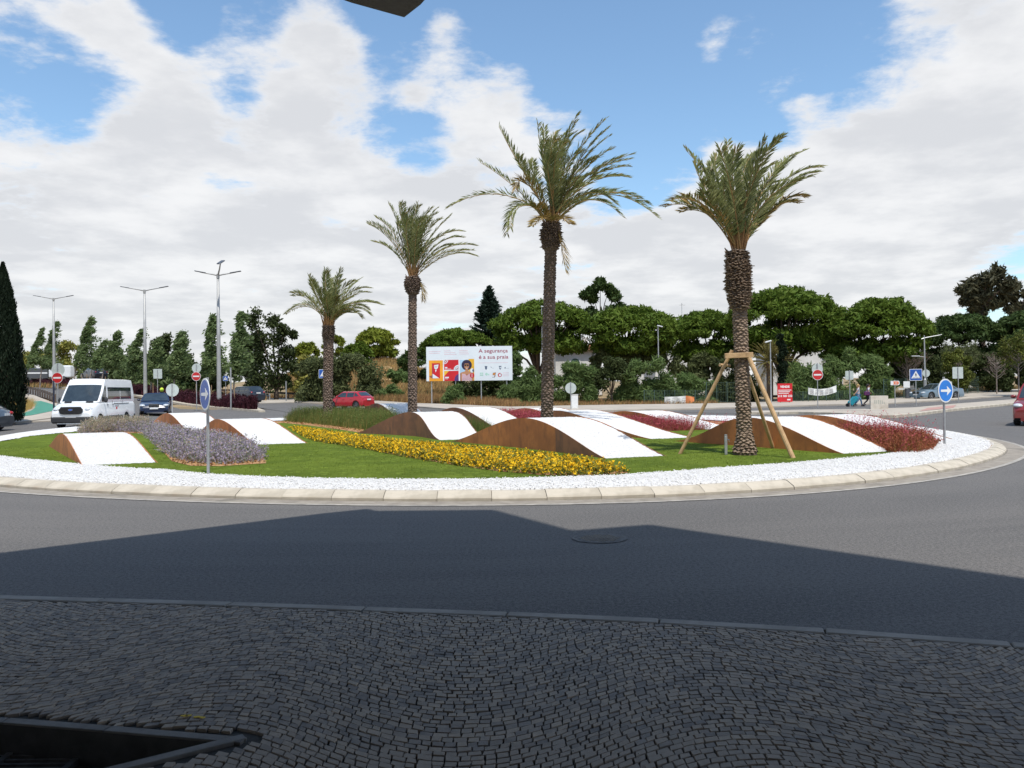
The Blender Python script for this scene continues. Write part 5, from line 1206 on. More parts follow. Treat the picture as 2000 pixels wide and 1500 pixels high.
def vehicle(name, label, cat, loc, rz, L, Wd, H, paint, deck, belt, gh, wheels, wr, wins, top_w=.74, sill=.20, nose=.86, tail=.90, spokes=5, lights=True, extra=None, roofmat=None, group='vehicles on the roads', light_z=.66, rear_z=.85, plate=True, cowl=.0, mirror=True, crown=.03, ws=(.06,.90), grille=None, lowdark=None):
    """deck: [(x,z)] top line of the lower body, x from front 0 to rear L; gh: (windscreen base, roof front, roof rear, rear glass base)"""
    t = thing(name, label, cat, loc, rz, group); X = lambda x: L/2-x
    xs = sorted(set([0,.04,.12,.25,.45,L-.45,L-.25,L-.12,L-.04,L]+list(np.linspace(.5,L-.5,28))+[w+d for w in wheels for d in np.linspace(-wr*1.22,wr*1.22,15)]))
    dx, dz = zip(*deck); mb = MB(); K = 10; rings = []
    for x in xs:
        e = min(x, L-x); end = (nose if x < L/2 else tail); wsc = end+(1-end)*min(1,(e/.55))**.5 if e < .55 else 1
        hw = Wd/2*wsc; top = np.interp(x,dx,dz); e2 = min(1,e/.14); top = top-(1-e2)*.10; bot = sill+.02+(1-e2)*.10
        b = bot
        for w in wheels:
            q = (wr*1.16)**2-(x-w)**2
            if q > 0: b = max(b, wr+math.sqrt(q))
        mid = max(b+.03, sill+.30*(top-sill)/.6 if top > 1.4 else sill+.28)
        pts = [(0,sill+.0),(hw*.74,sill),(hw*.74,b),(hw*.975,b),(hw*.995,min(b+.06,top-.12)),(hw*1.0,max(min(mid,top-.10),b+.05)),(hw*.985,max(top-.13,b+.05)),(hw*.945,top-.035),(hw*.80,top+.004),(0,top+crown)]
        rings.append([(X(x),y,z) for y,z in pts]+[(X(x),-y,z) for y,z in pts[-2:0:-1]])
    n = len(rings[0]); vs = [p for r in rings for p in r]; fs = []; mi = []
    for i in range(len(xs)-1):
        for k in range(n):
            kk = k if k < 9 else n-1-k; fs.append((i*n+k,(i+1)*n+k,(i+1)*n+(k+1)%n,i*n+(k+1)%n)); mi.append(1 if kk < 3 else 0)
    mb.v = vs; mb.f = fs; mb.m = mi; o = len(xs)-1
    mb.add(rings[0], [tuple(range(n))]); mb.add(rings[-1], [tuple(range(n-1,-1,-1))])
    me = mb.data('body', [paint,'black'], True); me.set_sharp_from_angle(angle=R(38)) if hasattr(me,'set_sharp_from_angle') else None
    body = link('body', me, t)
    # cabin
    a0, a1, a2, a3 = gh; zb = lambda x: float(np.interp(x,dx,dz))-.03; wb = Wd/2*.93; wt = Wd/2*top_w; zr = H
    def side(x, tt, s, out=0):           # point on the cabin side: x, 0..1 from belt to roof
        f = tt; hw = wb*(1-f)+wt*f+math.sin(f*math.pi)*.03*Wd/1.8; z0 = belt; return (X(x), s*(hw+out), z0+(zr-.05-z0)*f+out*.3)
    def xlim(tt): return a0+(a1-a0)*tt**.9, a3+(a2-a3)*tt**.9
    mb = MB(); T = [0,.12,.3,.5,.7,.86,.95,1.0]; ns = 10; G_ = []
    for tt in T:
        xa, xb = xlim(tt); row = []
        for k in range(ns+1): row.append(side(xa+(xb-xa)*k/ns, tt, 1))
        G_.append(row)
    for s in (1,-1):
        vs = [(p[0],p[1]*s,p[2]) for r in G_ for p in r]; mb.add(vs, [(i*(ns+1)+k,(i+1)*(ns+1)+k,(i+1)*(ns+1)+k+1,i*(ns+1)+k+1) for i in range(len(T)-1) for k in range(ns)])
    # roof, screens
    yy = [-1,-.9,-.6,-.2,.2,.6,.9,1]
    top = G_[-1]; vs = [(p[0],p[1]*y,p[2]+.055*(1-y**4)) for p in top for y in yy]; m = len(yy); mb.add(vs, [(i*m+k,(i+1)*m+k,(i+1)*m+k+1,i*m+k+1) for i in range(ns) for k in range(m-1)])
    for idx in (0,-1):
        col = [r[idx] for r in G_]; sg = 1 if idx == 0 else -1
        vs = [(p[0]+sg*.07*(1-y*y)*(1-T[i]*.6), p[1]*y, p[2]+.055*(1-y**4)*(i/(len(T)-1))) for i,p in enumerate(col) for y in yy]; mb.add(vs, [(i*m+k,(i+1)*m+k,(i+1)*m+k+1,i*m+k+1) for i in range(len(T)-1) for k in range(m-1)])
    me = mb.data('cabin', paint, True); bm = bmesh.new(); bm.from_mesh(me); bmesh.ops.remove_doubles(bm, verts=bm.verts, dist=.002); bmesh.ops.recalc_face_normals(bm, faces=bm.faces); bm.to_mesh(me); bm.free()
    me.set_sharp_from_angle(angle=R(40)) if hasattr(me,'set_sharp_from_angle') else None
    cab = link('cabin', me, t)
    def screen(nm, idx, t0, t1, yw):
        mb = MB(); sg = 1 if idx == 0 else -1; ys = np.linspace(-yw,yw,9); vs = []; TT = np.linspace(t0,t1,6)
        for tt in TT:
            xa, xb = xlim(tt); p = side(xa if idx==0 else xb, tt, 1); q = np.interp(tt,T,np.arange(len(T)))/(len(T)-1)
            for y in ys: vs.append((p[0]+sg*(.07*(1-y*y)*(1-tt*.6)+.012), p[1]*y, p[2]+.055*(1-y**4)*q+.010))
        mb.add(vs, [(i*9+k,(i+1)*9+k,(i+1)*9+k+1,i*9+k+1) for i in range(5) for k in range(8)]); return mb.build(nm,'glass_dark',t,smooth=True)
    screen('windscreen', 0, ws[0], ws[1], .90); 
    if a3 > a2+.02 or True: screen('rear_window', -1, .28 if H < 2 else .42, .86, .82)
    for s in (1,-1):
        for (x0,x1,t0,t1) in wins:
            mb = MB(); vs = []; nx = 8; TT = np.linspace(t0,t1,6)
            for tt in TT:
                xa, xb = xlim(tt); lo = max(x0, xa+.10); hi = min(x1, xb-.12)
                for k in range(nx+1): vs.append(side(lo+(hi-lo)*k/nx, tt, s, .008))
            mb.add(vs, [(i*(nx+1)+k,(i+1)*(nx+1)+k,(i+1)*(nx+1)+k+1,i*(nx+1)+k+1) for i in range(5) for k in range(nx)]); mb.build('side_window','glass_dark',t,smooth=True)
    for w in wheels:
        for s in (1,-1): wheel(t, X(w), s*(Wd/2-.115), wr, .21, spokes)
    hwn = Wd/2
    if lights:
        for s in (1,-1):
            mb = MB(); mb.ball((0,0,0),(.20,.19,.085),12,8); o = mb.build('headlight','lamp_clear',t,smooth=True); o.location = (X(.20), s*hwn*.74, light_z); o.rotation_euler = (0,.12,-s*.5)
            mb = MB(); mb.ball((0,0,0),(.075,.13,.085),12,8); o = mb.build('tail_light','lamp_red',t,smooth=True); o.location = (X(L-.10), s*hwn*.76, rear_z); o.rotation_euler = (0,0,s*.35)
    if grille:
        gw, gzz, gh_ = grille; mb = MB(); mb.box((0,0,0),(.10,gw,gh_),bev=.03); o = mb.build('grille','plastic_dark',t); o.location = (X(.035),0,gzz)
        mb = MB(); 
        for k in (-1,0,1): mb.box((0,0,k*gh_*.28),(.012,gw*.86,.012))
        q = mb.build('grille_bars','chrome',o); q.location = (.05,0,0)
    mb = MB(); mb.box((0,0,0),(.10,Wd*.62,.13),bev=.03); o = mb.build('lower_intake','plastic_dark',t); o.location = (X(.06),0,sill+.17)
    mb = MB(); mb.box((0,0,0),(.12,Wd*.74,.16),bev=.03); o = mb.build('rear_bumper_insert','plastic_dark',t); o.location = (X(L-.065),0,sill+.16)
    if plate:
        for xx,zz in ((-.045,sill+.28),(L+.035,rear_z-.06 if H < 2 else .75)):
            mb = MB(); mb.box((0,0,0),(.012,.50,.11)); o = mb.build('number_plate','sign_white',t); o.location = (X(xx),0,zz)
    if mirror:
        for s in (1,-1):
            mb = MB(); mb.ball((0,0,0),(.07,.11,.075 if H<2 else .15),10,7); mb.tube([(0,-s*.16,-.04),(0,0,-.01)],.018,5); o = mb.build('wing_mirror',paint if H<2 else 'plastic_dark',t,smooth=True); o.location = (X(a0+.42), s*(hwn+.09), belt+.10 if H<2 else belt+.12)
    for s in (1,-1):
        for hx in ([L*.50,L*.70] if H < 2 else [L*.33,L*.45]):
            mb = MB(); mb.box((0,0,0),(.17,.03,.03),bev=.008); o = mb.build('door_handle',paint if H<2 else 'plastic_dark',t); o.location = (X(hx), s*hwn*.99, belt-.14)
    if extra: extra(t, X)
    return t
HATCH = dict(L=4.0, Wd=1.74, H=1.46, deck=[(0,.62),(.1,.70),(.5,.80),(.95,.90),(1.25,.96),(2.5,.98),(3.6,1.02),(3.86,1.02),(3.95,.92),(4.0,.80)], belt=.94, gh=(1.0,1.75,3.25,3.88), wheels=(.80,3.30), wr=.315, wins=[(1.35,2.25,.10,.90),(2.33,3.05,.10,.90),(3.12,3.5,.25,.85)])
SEDAN = dict(L=4.8, Wd=1.86, H=1.47, deck=[(0,.60),(.12,.70),(.6,.80),(1.3,.92),(1.5,.95),(3.0,.96),(4.0,1.0),(4.6,1.03),(4.75,.98),(4.8,.82)], belt=.93, gh=(1.25,2.15,3.35,4.25), wheels=(.95,3.78), wr=.34, wins=[(1.65,2.6,.10,.90),(2.68,3.5,.10,.90),(3.56,3.95,.12,.70)], nose=.84)
SUV = dict(L=4.5, Wd=1.86, H=1.62, deck=[(0,.72),(.1,.84),(.5,.95),(1.2,1.05),(1.4,1.08),(4.1,1.12),(4.38,1.12),(4.46,1.0),(4.5,.85)], belt=1.04, gh=(1.15,1.85,3.85,4.40), wheels=(.88,3.50), wr=.36, wins=[(1.5,2.5,.10,.9),(2.58,3.4,.10,.9),(3.48,3.95,.2,.85)], light_z=.80, rear_z=1.0)
def face(d0, d1): return math.atan2(d1, d0)
def van_extra(t, X):
    L = 5.53
    mb = MB()
    for s in (1,-1): mb.box((X(2.55),s*1.005,.50),(2.35,.05,.22),bev=.015); mb.box((X(5.12),s*.985,.50),(.70,.05,.26),bev=.015); mb.box((X(.30),s*.93,.52),(.55,.10,.26),bev=.03)
    mb.build('side_cladding','plastic_dark',t)
    mb = MB(); mb.box((X(.03),0,.46),(.20,1.86,.30),bev=.05); mb.build('front_bumper','plastic_dark',t)
    mb = MB(); pts = [(.46,.17),(.58,.02),(.50,-.16),(.36,-.20),(-.36,-.20),(-.50,-.16),(-.58,.02),(-.46,.17)]
    mb.prism(pts,0,.05,to=lambda a,b,c:(X(-.035)+c-.04,a,.93+b)); g = mb.build('grille','black',t)
    mb = MB()
    for k in range(4): mb.box((X(-.055)-.002,0,.80+k*.075),(.012,.95,.012))
    mb.build('grille_bar','plastic_dark',g)
    mb = MB(); n = 20; mb.prism([(.115*math.cos(6.283*k/n),.048*math.sin(6.283*k/n)) for k in range(n)],0,.01,to=lambda a,b,c:(X(-.065)+c,a,.95+b)); b = mb.build('badge','chrome',g)
    mb = MB(); mb.prism([(.100*math.cos(6.283*k/n),.038*math.sin(6.283*k/n)) for k in range(n)],0,.004,to=lambda a,b,c:(X(-.078)+c,a,.95+b)); mb.build('badge','sign_blue',g)
    for s in (1,-1):
        mb = MB(); mb.box((X(3.6),s*1.006,1.22),(2.0,.018,.03)); mb.build('door_rail','plastic_dark',t)
        mb = MB()
        for xx in (1.78,2.42,3.72): mb.box((X(xx),s*1.000,.98),(.012,.012,.80))
        mb.build('door_seam','plastic_dark',t)
        mb = MB(); mb.box((X(3.55),s*.955,1.62),(.02,.02,.50)); mb.build('window_pillar','paint_white',t)
    lt = MB(); lt.box((X(2.95),1.012,.98),(.16,.006,.12)); lt.build('door_logo','poster_red',t)
    mb = MB()
    for k in range(6): mb.box((X(2.75+k*.085),1.012,1.09),(.05,.004,.05+.02*(k%2)))
    mb.build('door_lettering','ink_grey',t)
    for s in (1,-1):
        mb = MB(); mb.box((X(.86),s*.52,1.335),(.10,.34,.012),0,0,Matrix.Rotation(.42,4,'Y')); mb.build('cowl_vent','black',t)
# white van: nose towards the lower left of the photo
pv = PD(190,41.5); a0 = PD(128,41.5); 
vehicle('passenger_van','white high roof passenger van turning past the lavender on the left','van',(PD(186,43.3).x,43.3,0),R(-86),5.53,2.04,2.50,'paint_white',
   [(0,.88),(.06,1.02),(.45,1.13),(.85,1.27),(1.0,1.31),(5.3,1.33),(5.53,1.30)],1.30,(.92,1.85,5.30,5.48),(.98,4.28),.345,[(1.25,1.80,.02,.72),(2.0,5.05,.12,.66)],top_w=.84,sill=.26,nose=.90,tail=.97,light_z=.98,rear_z=1.15,spokes=10,extra=van_extra,crown=.02,ws=(.05,.74))
p = PD(309,54,None); vehicle('dark_sedan','dark navy sedan facing the camera behind the white van','car',(p.x,55.8,gz(p.x,55.8)),R(-62),paint='paint_navy',label_='',**SEDAN) if False else None
def put(px, d): q = PD(px,d); return (q.x,d,q.z)
vehicle('dark_sedan','dark navy sedan facing the camera behind the white van','car',put(305,55.5),R(-70),paint='paint_navy',grille=(.62,.66,.20),**SEDAN)
vehicle('hatchback','dark grey hatchback cut off by the left edge','car',put(-76,39.5),R(187),paint='paint_grey',spokes=9,**dict(HATCH,L=4.06))
vehicle('suv','dark suv driving away behind the purple hedge tip','car',put(478,84),R(143),paint='paint_suv',spokes=8,**SUV)
vehicle('suv','black suv far up the left hand road behind young trees','car',put(184,112)[:2]+(ZT(742,112,184),),R(140),paint='paint_black',**SUV)
vehicle('hatchback','bright red hatchback passing behind the leftmost palm','car',put(683,70),R(152),paint='paint_red',spokes=5,**HATCH)
vehicle('silver_saloon','silver blue fastback saloon on the side road at right','car',put(1829,77),R(198),paint='paint_silver',grille=(.8,.66,.20),**dict(SEDAN,L=4.85))
vehicle('maroon_van','dark red car cut off by the right edge of the photo','car',put(2040,33.5),R(-128),paint='paint_maroon',**dict(SUV,L=4.3,H=1.72))
def caravan():
    d = 138; p = PD(100,d,0,730); z = ZT(743,d,100); t = thing('box_van','white box van with dark grey side panel far up the road','van',(p.x,d,z),R(12),'vehicles on the roads')
    MB().box((1.6,0,1.45),(3.4,2.1,2.0),bev=.15).build('cargo_box','paint_white',t); MB().box((-1.9,0,1.15),(3.4,2.15,1.75),bev=.1).build('tarp_cover','paint_grey',t)
    MB().box((-1.9,-1.085,1.22),(3.3,.02,.22)).build('white_stripe','sign_white',t)
    for x in (-2.9,-1.,2.2): wheel(t,x,-.95,.36,.22,6); wheel(t,x,.95,.36,.22,6)
caravan()
# ================================================================== LAMPS AND SIGNS
def street_lamp(px, d, ytop, label, extra=False, rzz=0, al=1.):
    b = PD(px,d); H = ZT(ytop,d,px)-b.z; t = thing('street_lamp',label,'street lamp',b,rzz,'double arm lamps in the left median')
    MB().tube([(0,0,-.2),(0,0,.6),(0,0,H*.5),(0,0,H)],[.23,.20,.16,.10],12).build('mast','lamp_grey',t,smooth=True)
    MB().tube([(0,0,H-.25),(0,0,H+.12)],.13,10).build('mast_head','lamp_grey',t)
    for s in (1,-1):
        a = MB().tube([(0,0,H),(s*.55*al,0,H+.12*al),(s*2.1*al,0,H+.40*al)],[.075,.06,.04],8).build('arm','lamp_grey',t)
        q = MB().box((0,0,0),(.95,.26,.07),bev=.02).build('lamp_head','lamp_head',a); q.location = (s*(2.65*al-.45),0,H+.42*al); q.rotation_euler = (0,-s*.18,0)
    if extra:
        a = MB().tube([(0,0,H),(.25,-.5,H+.5),(.45,-1.1,H+.85)],[.08,.06,.05],8).build('arm','lamp_grey',t)
        q = MB().box((0,0,0),(.34,.9,.10),bev=.03).build('lamp_head','lamp_head',a); q.location = (.52,-1.25,H+.95); q.rotation_euler = (.45,0,-.3)
street_lamp(428,71,538,'tallest street lamp with a third floodlight head',True,.12,.72)
street_lamp(284,88,568,'middle double arm street lamp right of the white van',False,.06,.93)
street_lamp(106,110,584,'leftmost double arm street lamp above the no entry sign',False,.1,.95)
def right_lamp():
    d = 80; b = PD(1807,d); t = thing('street_lamp','slim street lamp with one long arm by the crossing sign','street lamp',b); H = ZT(655,d,1807)-b.z; k = d/F
    MB().tube([(0,0,-.1),(0,0,H*.30),(0,0,H*.32),(0,0,H)],[.16,.15,.09,.05],10).build('mast','galv',t)
    MB().tube([(-.3,0,H-.35),(0,0,H-.25),(38*k*.9,0,H+.05)],[.03,.045,.03],6).build('arm','galv',t)
    MB().tube([(0,0,H*.66),(-18*k,0,H*.67)],[.03,.025],6).build('arm','galv',t)
    o = MB().box((0,0,0),(.8,.22,.07),bev=.02).build('lamp_head','white_metal',t); o.location = (-18*k,0,H*.675)
right_lamp()
def park_lamp(px, d, ytop, label, s=1):
    b = PD(px,d); t = thing('park_lamp',label,'street lamp',b,0,'slim lamps among the right hand trees'); H = ZT(ytop,d,px)-b.z
    MB().tube([(0,0,-.1),(0,0,H)],[.07,.045],8).build('mast','galv',t); o = MB().box((0,0,0),(.55,.24,.12),bev=.03).build('lamp_head','white_metal',t); o.location = (s*.18,0,H+.04); o.rotation_euler = (0,.25*s,0)
park_lamp(1287,80,638,'white headed lamp in front of the umbrella pine limbs')
park_lamp(1506,70,668,'thin tall lamp post behind the timber props',-1)
park_lamp(1060,92,600,'thin lamp post hugging the left of the tallest palm trunk')
def disc(r, n=36): return [(r*math.cos(2*math.pi*k/n), r*math.sin(2*math.pi*k/n)) for k in range(n)]
UP = lambda z0: (lambda a,b,c: (a,-c,z0+b))       # draw on the plate facing -Y
def rrect(w_, h_, r=.04):
    out = []
    for cx, cy, a0 in ((w_/2-r,h_/2-r,0),(-w_/2+r,h_/2-r,90),(-w_/2+r,-h_/2+r,180),(w_/2-r,-h_/2+r,270)):
        for k in range(5): a = R(a0+k*22.5); out.append((cx+r*math.cos(a), cy+r*math.sin(a)))
    return out
def sign(px, py, ptop, label, plates, d=None, rz=0, cat='road sign', name='road_sign', z=None, group='road signs around the roundabout', pole='galv', pr=.03, hole=None):
    """plates: (kind, py centre, size m, dx, dy)"""
    if d is None: b = P(px,py,z if z is not None else .19)
    else: b = PD(px,d); 
    dd = b.y; t = thing(name,label,cat,b,rz,group); H = ZT(ptop,dd,px)-b.z
    MB().tube([(0,0,-.05),(0,0,H)],pr,10).build('pole',pole,t)
    for kind, pyc, sz, dx, dy in plates:
        zc = ZT(pyc,dd,px)-b.z; hold = MB(); off = pr+.012
        if kind == 'arrow':
            pl = MB().prism(disc(sz/2),off,off+.012,to=UP(zc)).build('sign_plate','sign_white',t)
            MB().prism(disc(sz*.445),off+.0121,off+.015,to=UP(zc)).build('blue_face',hole or 'sign_blue_sunlit',pl)
            s = sz; ar = [(-.34,-.045),(.10,-.055),(.06,-.20),(.36,.0),(.06,.20),(.10,.055),(-.34,.045)]
            MB().prism([(a*s,b_*s) for a,b_ in ar],off+.0151,off+.018,to=UP(zc)).build('white_arrow','sign_white',pl)
        elif kind == 'noentry':
            pl = MB().prism(disc(sz/2),off,off+.012,to=UP(zc)).build('sign_plate','sign_white',t)
            MB().prism(disc(sz*.46),off+.0121,off+.015,to=UP(zc)).build('red_face','sign_red',pl)
            MB().prism(rrect(sz*.70,sz*.145,.01),off+.0151,off+.018,to=UP(zc)).build('white_bar','sign_white',pl)
        elif kind == 'roundback':
            o = MB().prism(disc(sz/2),-off-.012-dy,-off-dy,to=lambda a,b_,c:(a+dx,-c,zc+b_)).build('sign_plate','sign_back',t)
            MB().box((dx,-off+.005+.0,zc),(.04,.02,sz*.9)).build('clamp','galv',t)
        elif kind == 'squareback':
            MB().prism(rrect(sz,sz*1.1),-off-.012,-off,to=UP(zc)).build('sign_plate','sign_back',t)
            MB().box((0,.02,zc),(.05,.03,sz*.95)).build('clamp','galv',t)
        elif kind == 'crossing':
            pl = MB().prism(rrect(sz,sz*.98,.05),off,off+.012,to=UP(zc)).build('sign_plate','sign_white',t)
            MB().prism(rrect(sz*.93,sz*.91,.04),off+.0121,off+.015,to=UP(zc)).build('blue_face','sign_blue',pl)
            MB().prism([(-.37*sz,-.30*sz),(.37*sz,-.30*sz),(0,.34*sz)],off+.0151,off+.018,to=UP(zc)).build('white_triangle','sign_white',pl)
            mb = MB(); mb.prism([(-.05*sz,-.22*sz),(-.02*sz,-.02*sz),(-.09*sz,-.06*sz),(-.02*sz,.09*sz),(.02*sz,.09*sz),(.09*sz,-.06*sz),(.02*sz,-.02*sz),(.05*sz,-.22*sz),(0,-.08*sz)],off+.0181,off+.021,to=UP(zc))
            mb.prism([(a,b_+.13*sz) for a,b_ in disc(.035*sz,12)],off+.0181,off+.021,to=UP(zc))
            for k in range(5): mb.prism([((-.26+k*.12)*sz,-.28*sz),((-.19+k*.12)*sz,-.28*sz),((-.17+k*.12)*sz,-.235*sz),((-.24+k*.12)*sz,-.235*sz)],off+.0181,off+.021,to=UP(zc))
            mb.build('walking_figure','black',pl)
        elif kind == 'orange':
            w2, h2 = sz/2, sz*.24; pl = MB().prism([(-w2,-h2),(w2*.80,-h2),(w2,-h2*.5),(w2,h2*.5),(w2*.80,h2),(-w2,h2)],off,off+.012,to=UP(zc)).build('sign_plate','sign_white',t)
            MB().prism([(-w2*.45,-h2*.72),(w2*.66,-h2*.72),(w2*.86,0),(w2*.66,h2*.72),(-w2*.45,h2*.72),(-w2*.30,0)],off+.0121,off+.015,to=UP(zc)).build('orange_face','orange_sign',pl)
            MB().prism([(-w2*.1,-h2*.15),(w2*.5,-h2*.15),(w2*.5,h2*.12),(-w2*.1,h2*.12)],off+.0151,off+.018,to=UP(zc)).build('print','sign_white',pl)
    return t
sign(407,927,737,'left blue keep right arrow sign standing at the edge of the lawn',[('arrow',770,.58,0,0)],z=.19,rz=R(-53),hole='sign_blue',pr=.028)  # darker blue face: shade on this turned plate put into the colour
sign(1845,868,736,'right blue keep right arrow sign standing in the white pebbles',[('arrow',763,.58,0,0)],z=.19,rz=R(29),pr=.028)
sign(336,0,749,'round sign seen from behind, left of the double humped wave',[('roundback',762,.70,0,0)],d=45.)
sign(113,0,710,'no entry sign with a round sign back above it, over the white van bonnet',[('roundback',722,.74,.0,0),('noentry',738,.62,0,0)],d=47.,pole='galv')
sign(384,0,712,'no entry sign with round back behind it, left of the tallest lamp',[('roundback',719,.72,0,0),('noentry',735,.70,0,0)],d=64)
sign(308,0,722,'square grey sign back beside the middle lamp post',[('squareback',730,.80,0,0)],d=76)
sign(441,0,731,'tiny blue crossing sign half hidden behind the tallest lamp',[('crossing',739,.55,0,0)],d=88)
sign(632,0,719,'blue crossing sign half hidden by the leftmost palm trunk',[('crossing',730,.80,0,0)],d=74)
sign(1115,0,746,'round sign back standing beside the white cabinet',[('roundback',758,.80,0,0)],d=60)
sign(1597,0,709,'no entry sign with round back, between the two hanging banners',[('roundback',721,.80,.02,0),('noentry',732,.78,0,0)],d=60)
sign(1448,0,725,'small no entry sign hidden behind the timber props',[('noentry',731,.55,0,0)],d=70)
sign(1660,0,723,'square grey sign back above the teal trolley',[('squareback',733,.60,0,0)],d=62)
sign(1748,0,742,'white and orange arrow board left of the blue crossing sign',[('orange',748,.66,0,0)],d=61)
sign(1789,0,721,'blue pedestrian crossing sign at the tip of the side road',[('crossing',732,.88,0,0)],d=61.5,rz=R(-10))
sign(1809,0,718,'round grey sign back fixed to the right hand lamp post',[('roundback',729,.72,.05,0)],d=79)
sign(1872,0,717,'square grey sign back right of the blue arrow sign',[('squareback',728,.80,0,0)],d=63)
sign(1856,0,744,'small white striped board behind the right arrow sign',[('squareback',750,.36,0,0)],d=68)
# bare posts
def post(px, d, ytop, label, r, h0=0, mat='galv', name='metal_post'):
    b = PD(px,d); H = ZT(ytop,d,px)-b.z; t = thing(name,label,'post',b); MB().tube([(0,0,-.05),(0,0,H)],r,10).build('shaft',mat,t); MB().tube([(0,0,H),(0,0,H+.04)],r*1.15,10).build('cap',mat,t); return t
post(451,66,719,'bare grey metal post in the tip of the purple hedge',.06)
post(105,45.5,745,'dark blue post left of the white van',.045,mat='paint_navy')
post(559,88,745,'short pale post in the dry grass below the oak',.07)
# tree stakes in the median
for i,(px,d,y0) in enumerate([(160,103,732),(170,103,730),(196,98,735),(206,96,735),(240,93,740),(245,90,742),(299,83,748),(383,76,750),(408,74,752),(413,74,752),(445,70,752),(458,68,753),(500,64.5,742)][:12]):
    b = PD(px,d); H = ZT(y0,d,px)-b.z; o = MB().tube([(0,0,-.1),(0,0,H)],.035,6).build('tree_stake','stake'); o.location = b
    tag(o,['thin timber stake under the distant black car','second thin stake under the distant black car','thin stake right of the distant black car','stake at the right of the distant car group','stake left of the middle lamp post','stake close behind the white van rear','stake right of the middle lamp post','stake beside the left no entry pair','left stake of the pair by the tallest lamp','right stake of the pair by the tallest lamp','stake right of the tallest lamp post','stake next to the bare metal post'][i],'stake','timber stakes in the median')
# ================================================================== GUARD RAILS
def guardrail(line, label, h=.75, mat='galv'):
    t = thing('guard_rail',label,'guard rail',(0,0,0)); pts = resample(line, 60); rb = MB(); vs = []
    pr = [(-.04,.12),(.03,.06),(-.04,0),(.03,-.06),(-.04,-.12)]
    for i,p in enumerate(pts):
        a, b = pts[max(i-1,0)], pts[min(i+1,59)]; tt = (b-a).normalized(); nn = Vector((tt.y,-tt.x)); g = gz(p.x,p.y)
        vs += [(p.x+nn.x*q, p.y+nn.y*q, g+h+z) for q,z in pr]
    rb.add(vs, [(i*5+k,(i+1)*5+k,(i+1)*5+k+1,i*5+k+1) for i in range(59) for k in range(4)]); rb.build('rail_beam',mat,t)
    tot = sum((b-a).length for a,b in zip(pts,pts[1:])); ps = resample([(p.x,p.y) for p in pts], max(3,int(tot/2.8)))
    me = None
    for p in ps:
        if me is None: m_ = MB(); m_.box((0,0,.42),(.10,.12,.84)); me = m_.data('rail_post',mat)
        o = link('rail_post',me,t); o.location = (p.x+.02,p.y+.1,gz(p.x,p.y))
    return t
pm('rail_brown', (.17,.12,.085), (.11,.08,.06), 2, .7)
guardrail([(q.x,q.y) for q in (PG(106,789),PG(90,781),PG(70,773),PG(40,764.5),PD(0,110),PD(-60,118))],'weathered guard rail beside the footpath behind the white van',.70,'rail_brown')
guardrail(offs([(-22,80),(-29,91),(-40,105),(-68,134),(-95,160)],5.0),'long guard rail along the far side of the left hand road',.72,'rail_brown')
guardrail([(q.x,q.y) for q in (PG(526,783),PG(514,778),PG(500,774),PG(485,771))],'short end of guard rail right of the dark suv',.55,'galv')
# info pillar in the golden grass
def pillar():
    p = P(40,807,.12); t = thing('info_pillar','slim white information pillar with small lettering in golden grass','pillar',p,R(25))
    MB().box((0,0,.62),(.30,.10,1.24),bev=.01).build('panel','white_metal',t); MB().box((.175,0,.62),(.05,.12,1.24)).build('dark_edge','plastic_dark',t)
    mb = MB(); mb.box((-.02,-.053,1.12),(.20,.004,.045)); mb.box((-.02,-.053,1.04),(.16,.004,.03)); mb.build('small_print','ink_grey',t)
pillar()
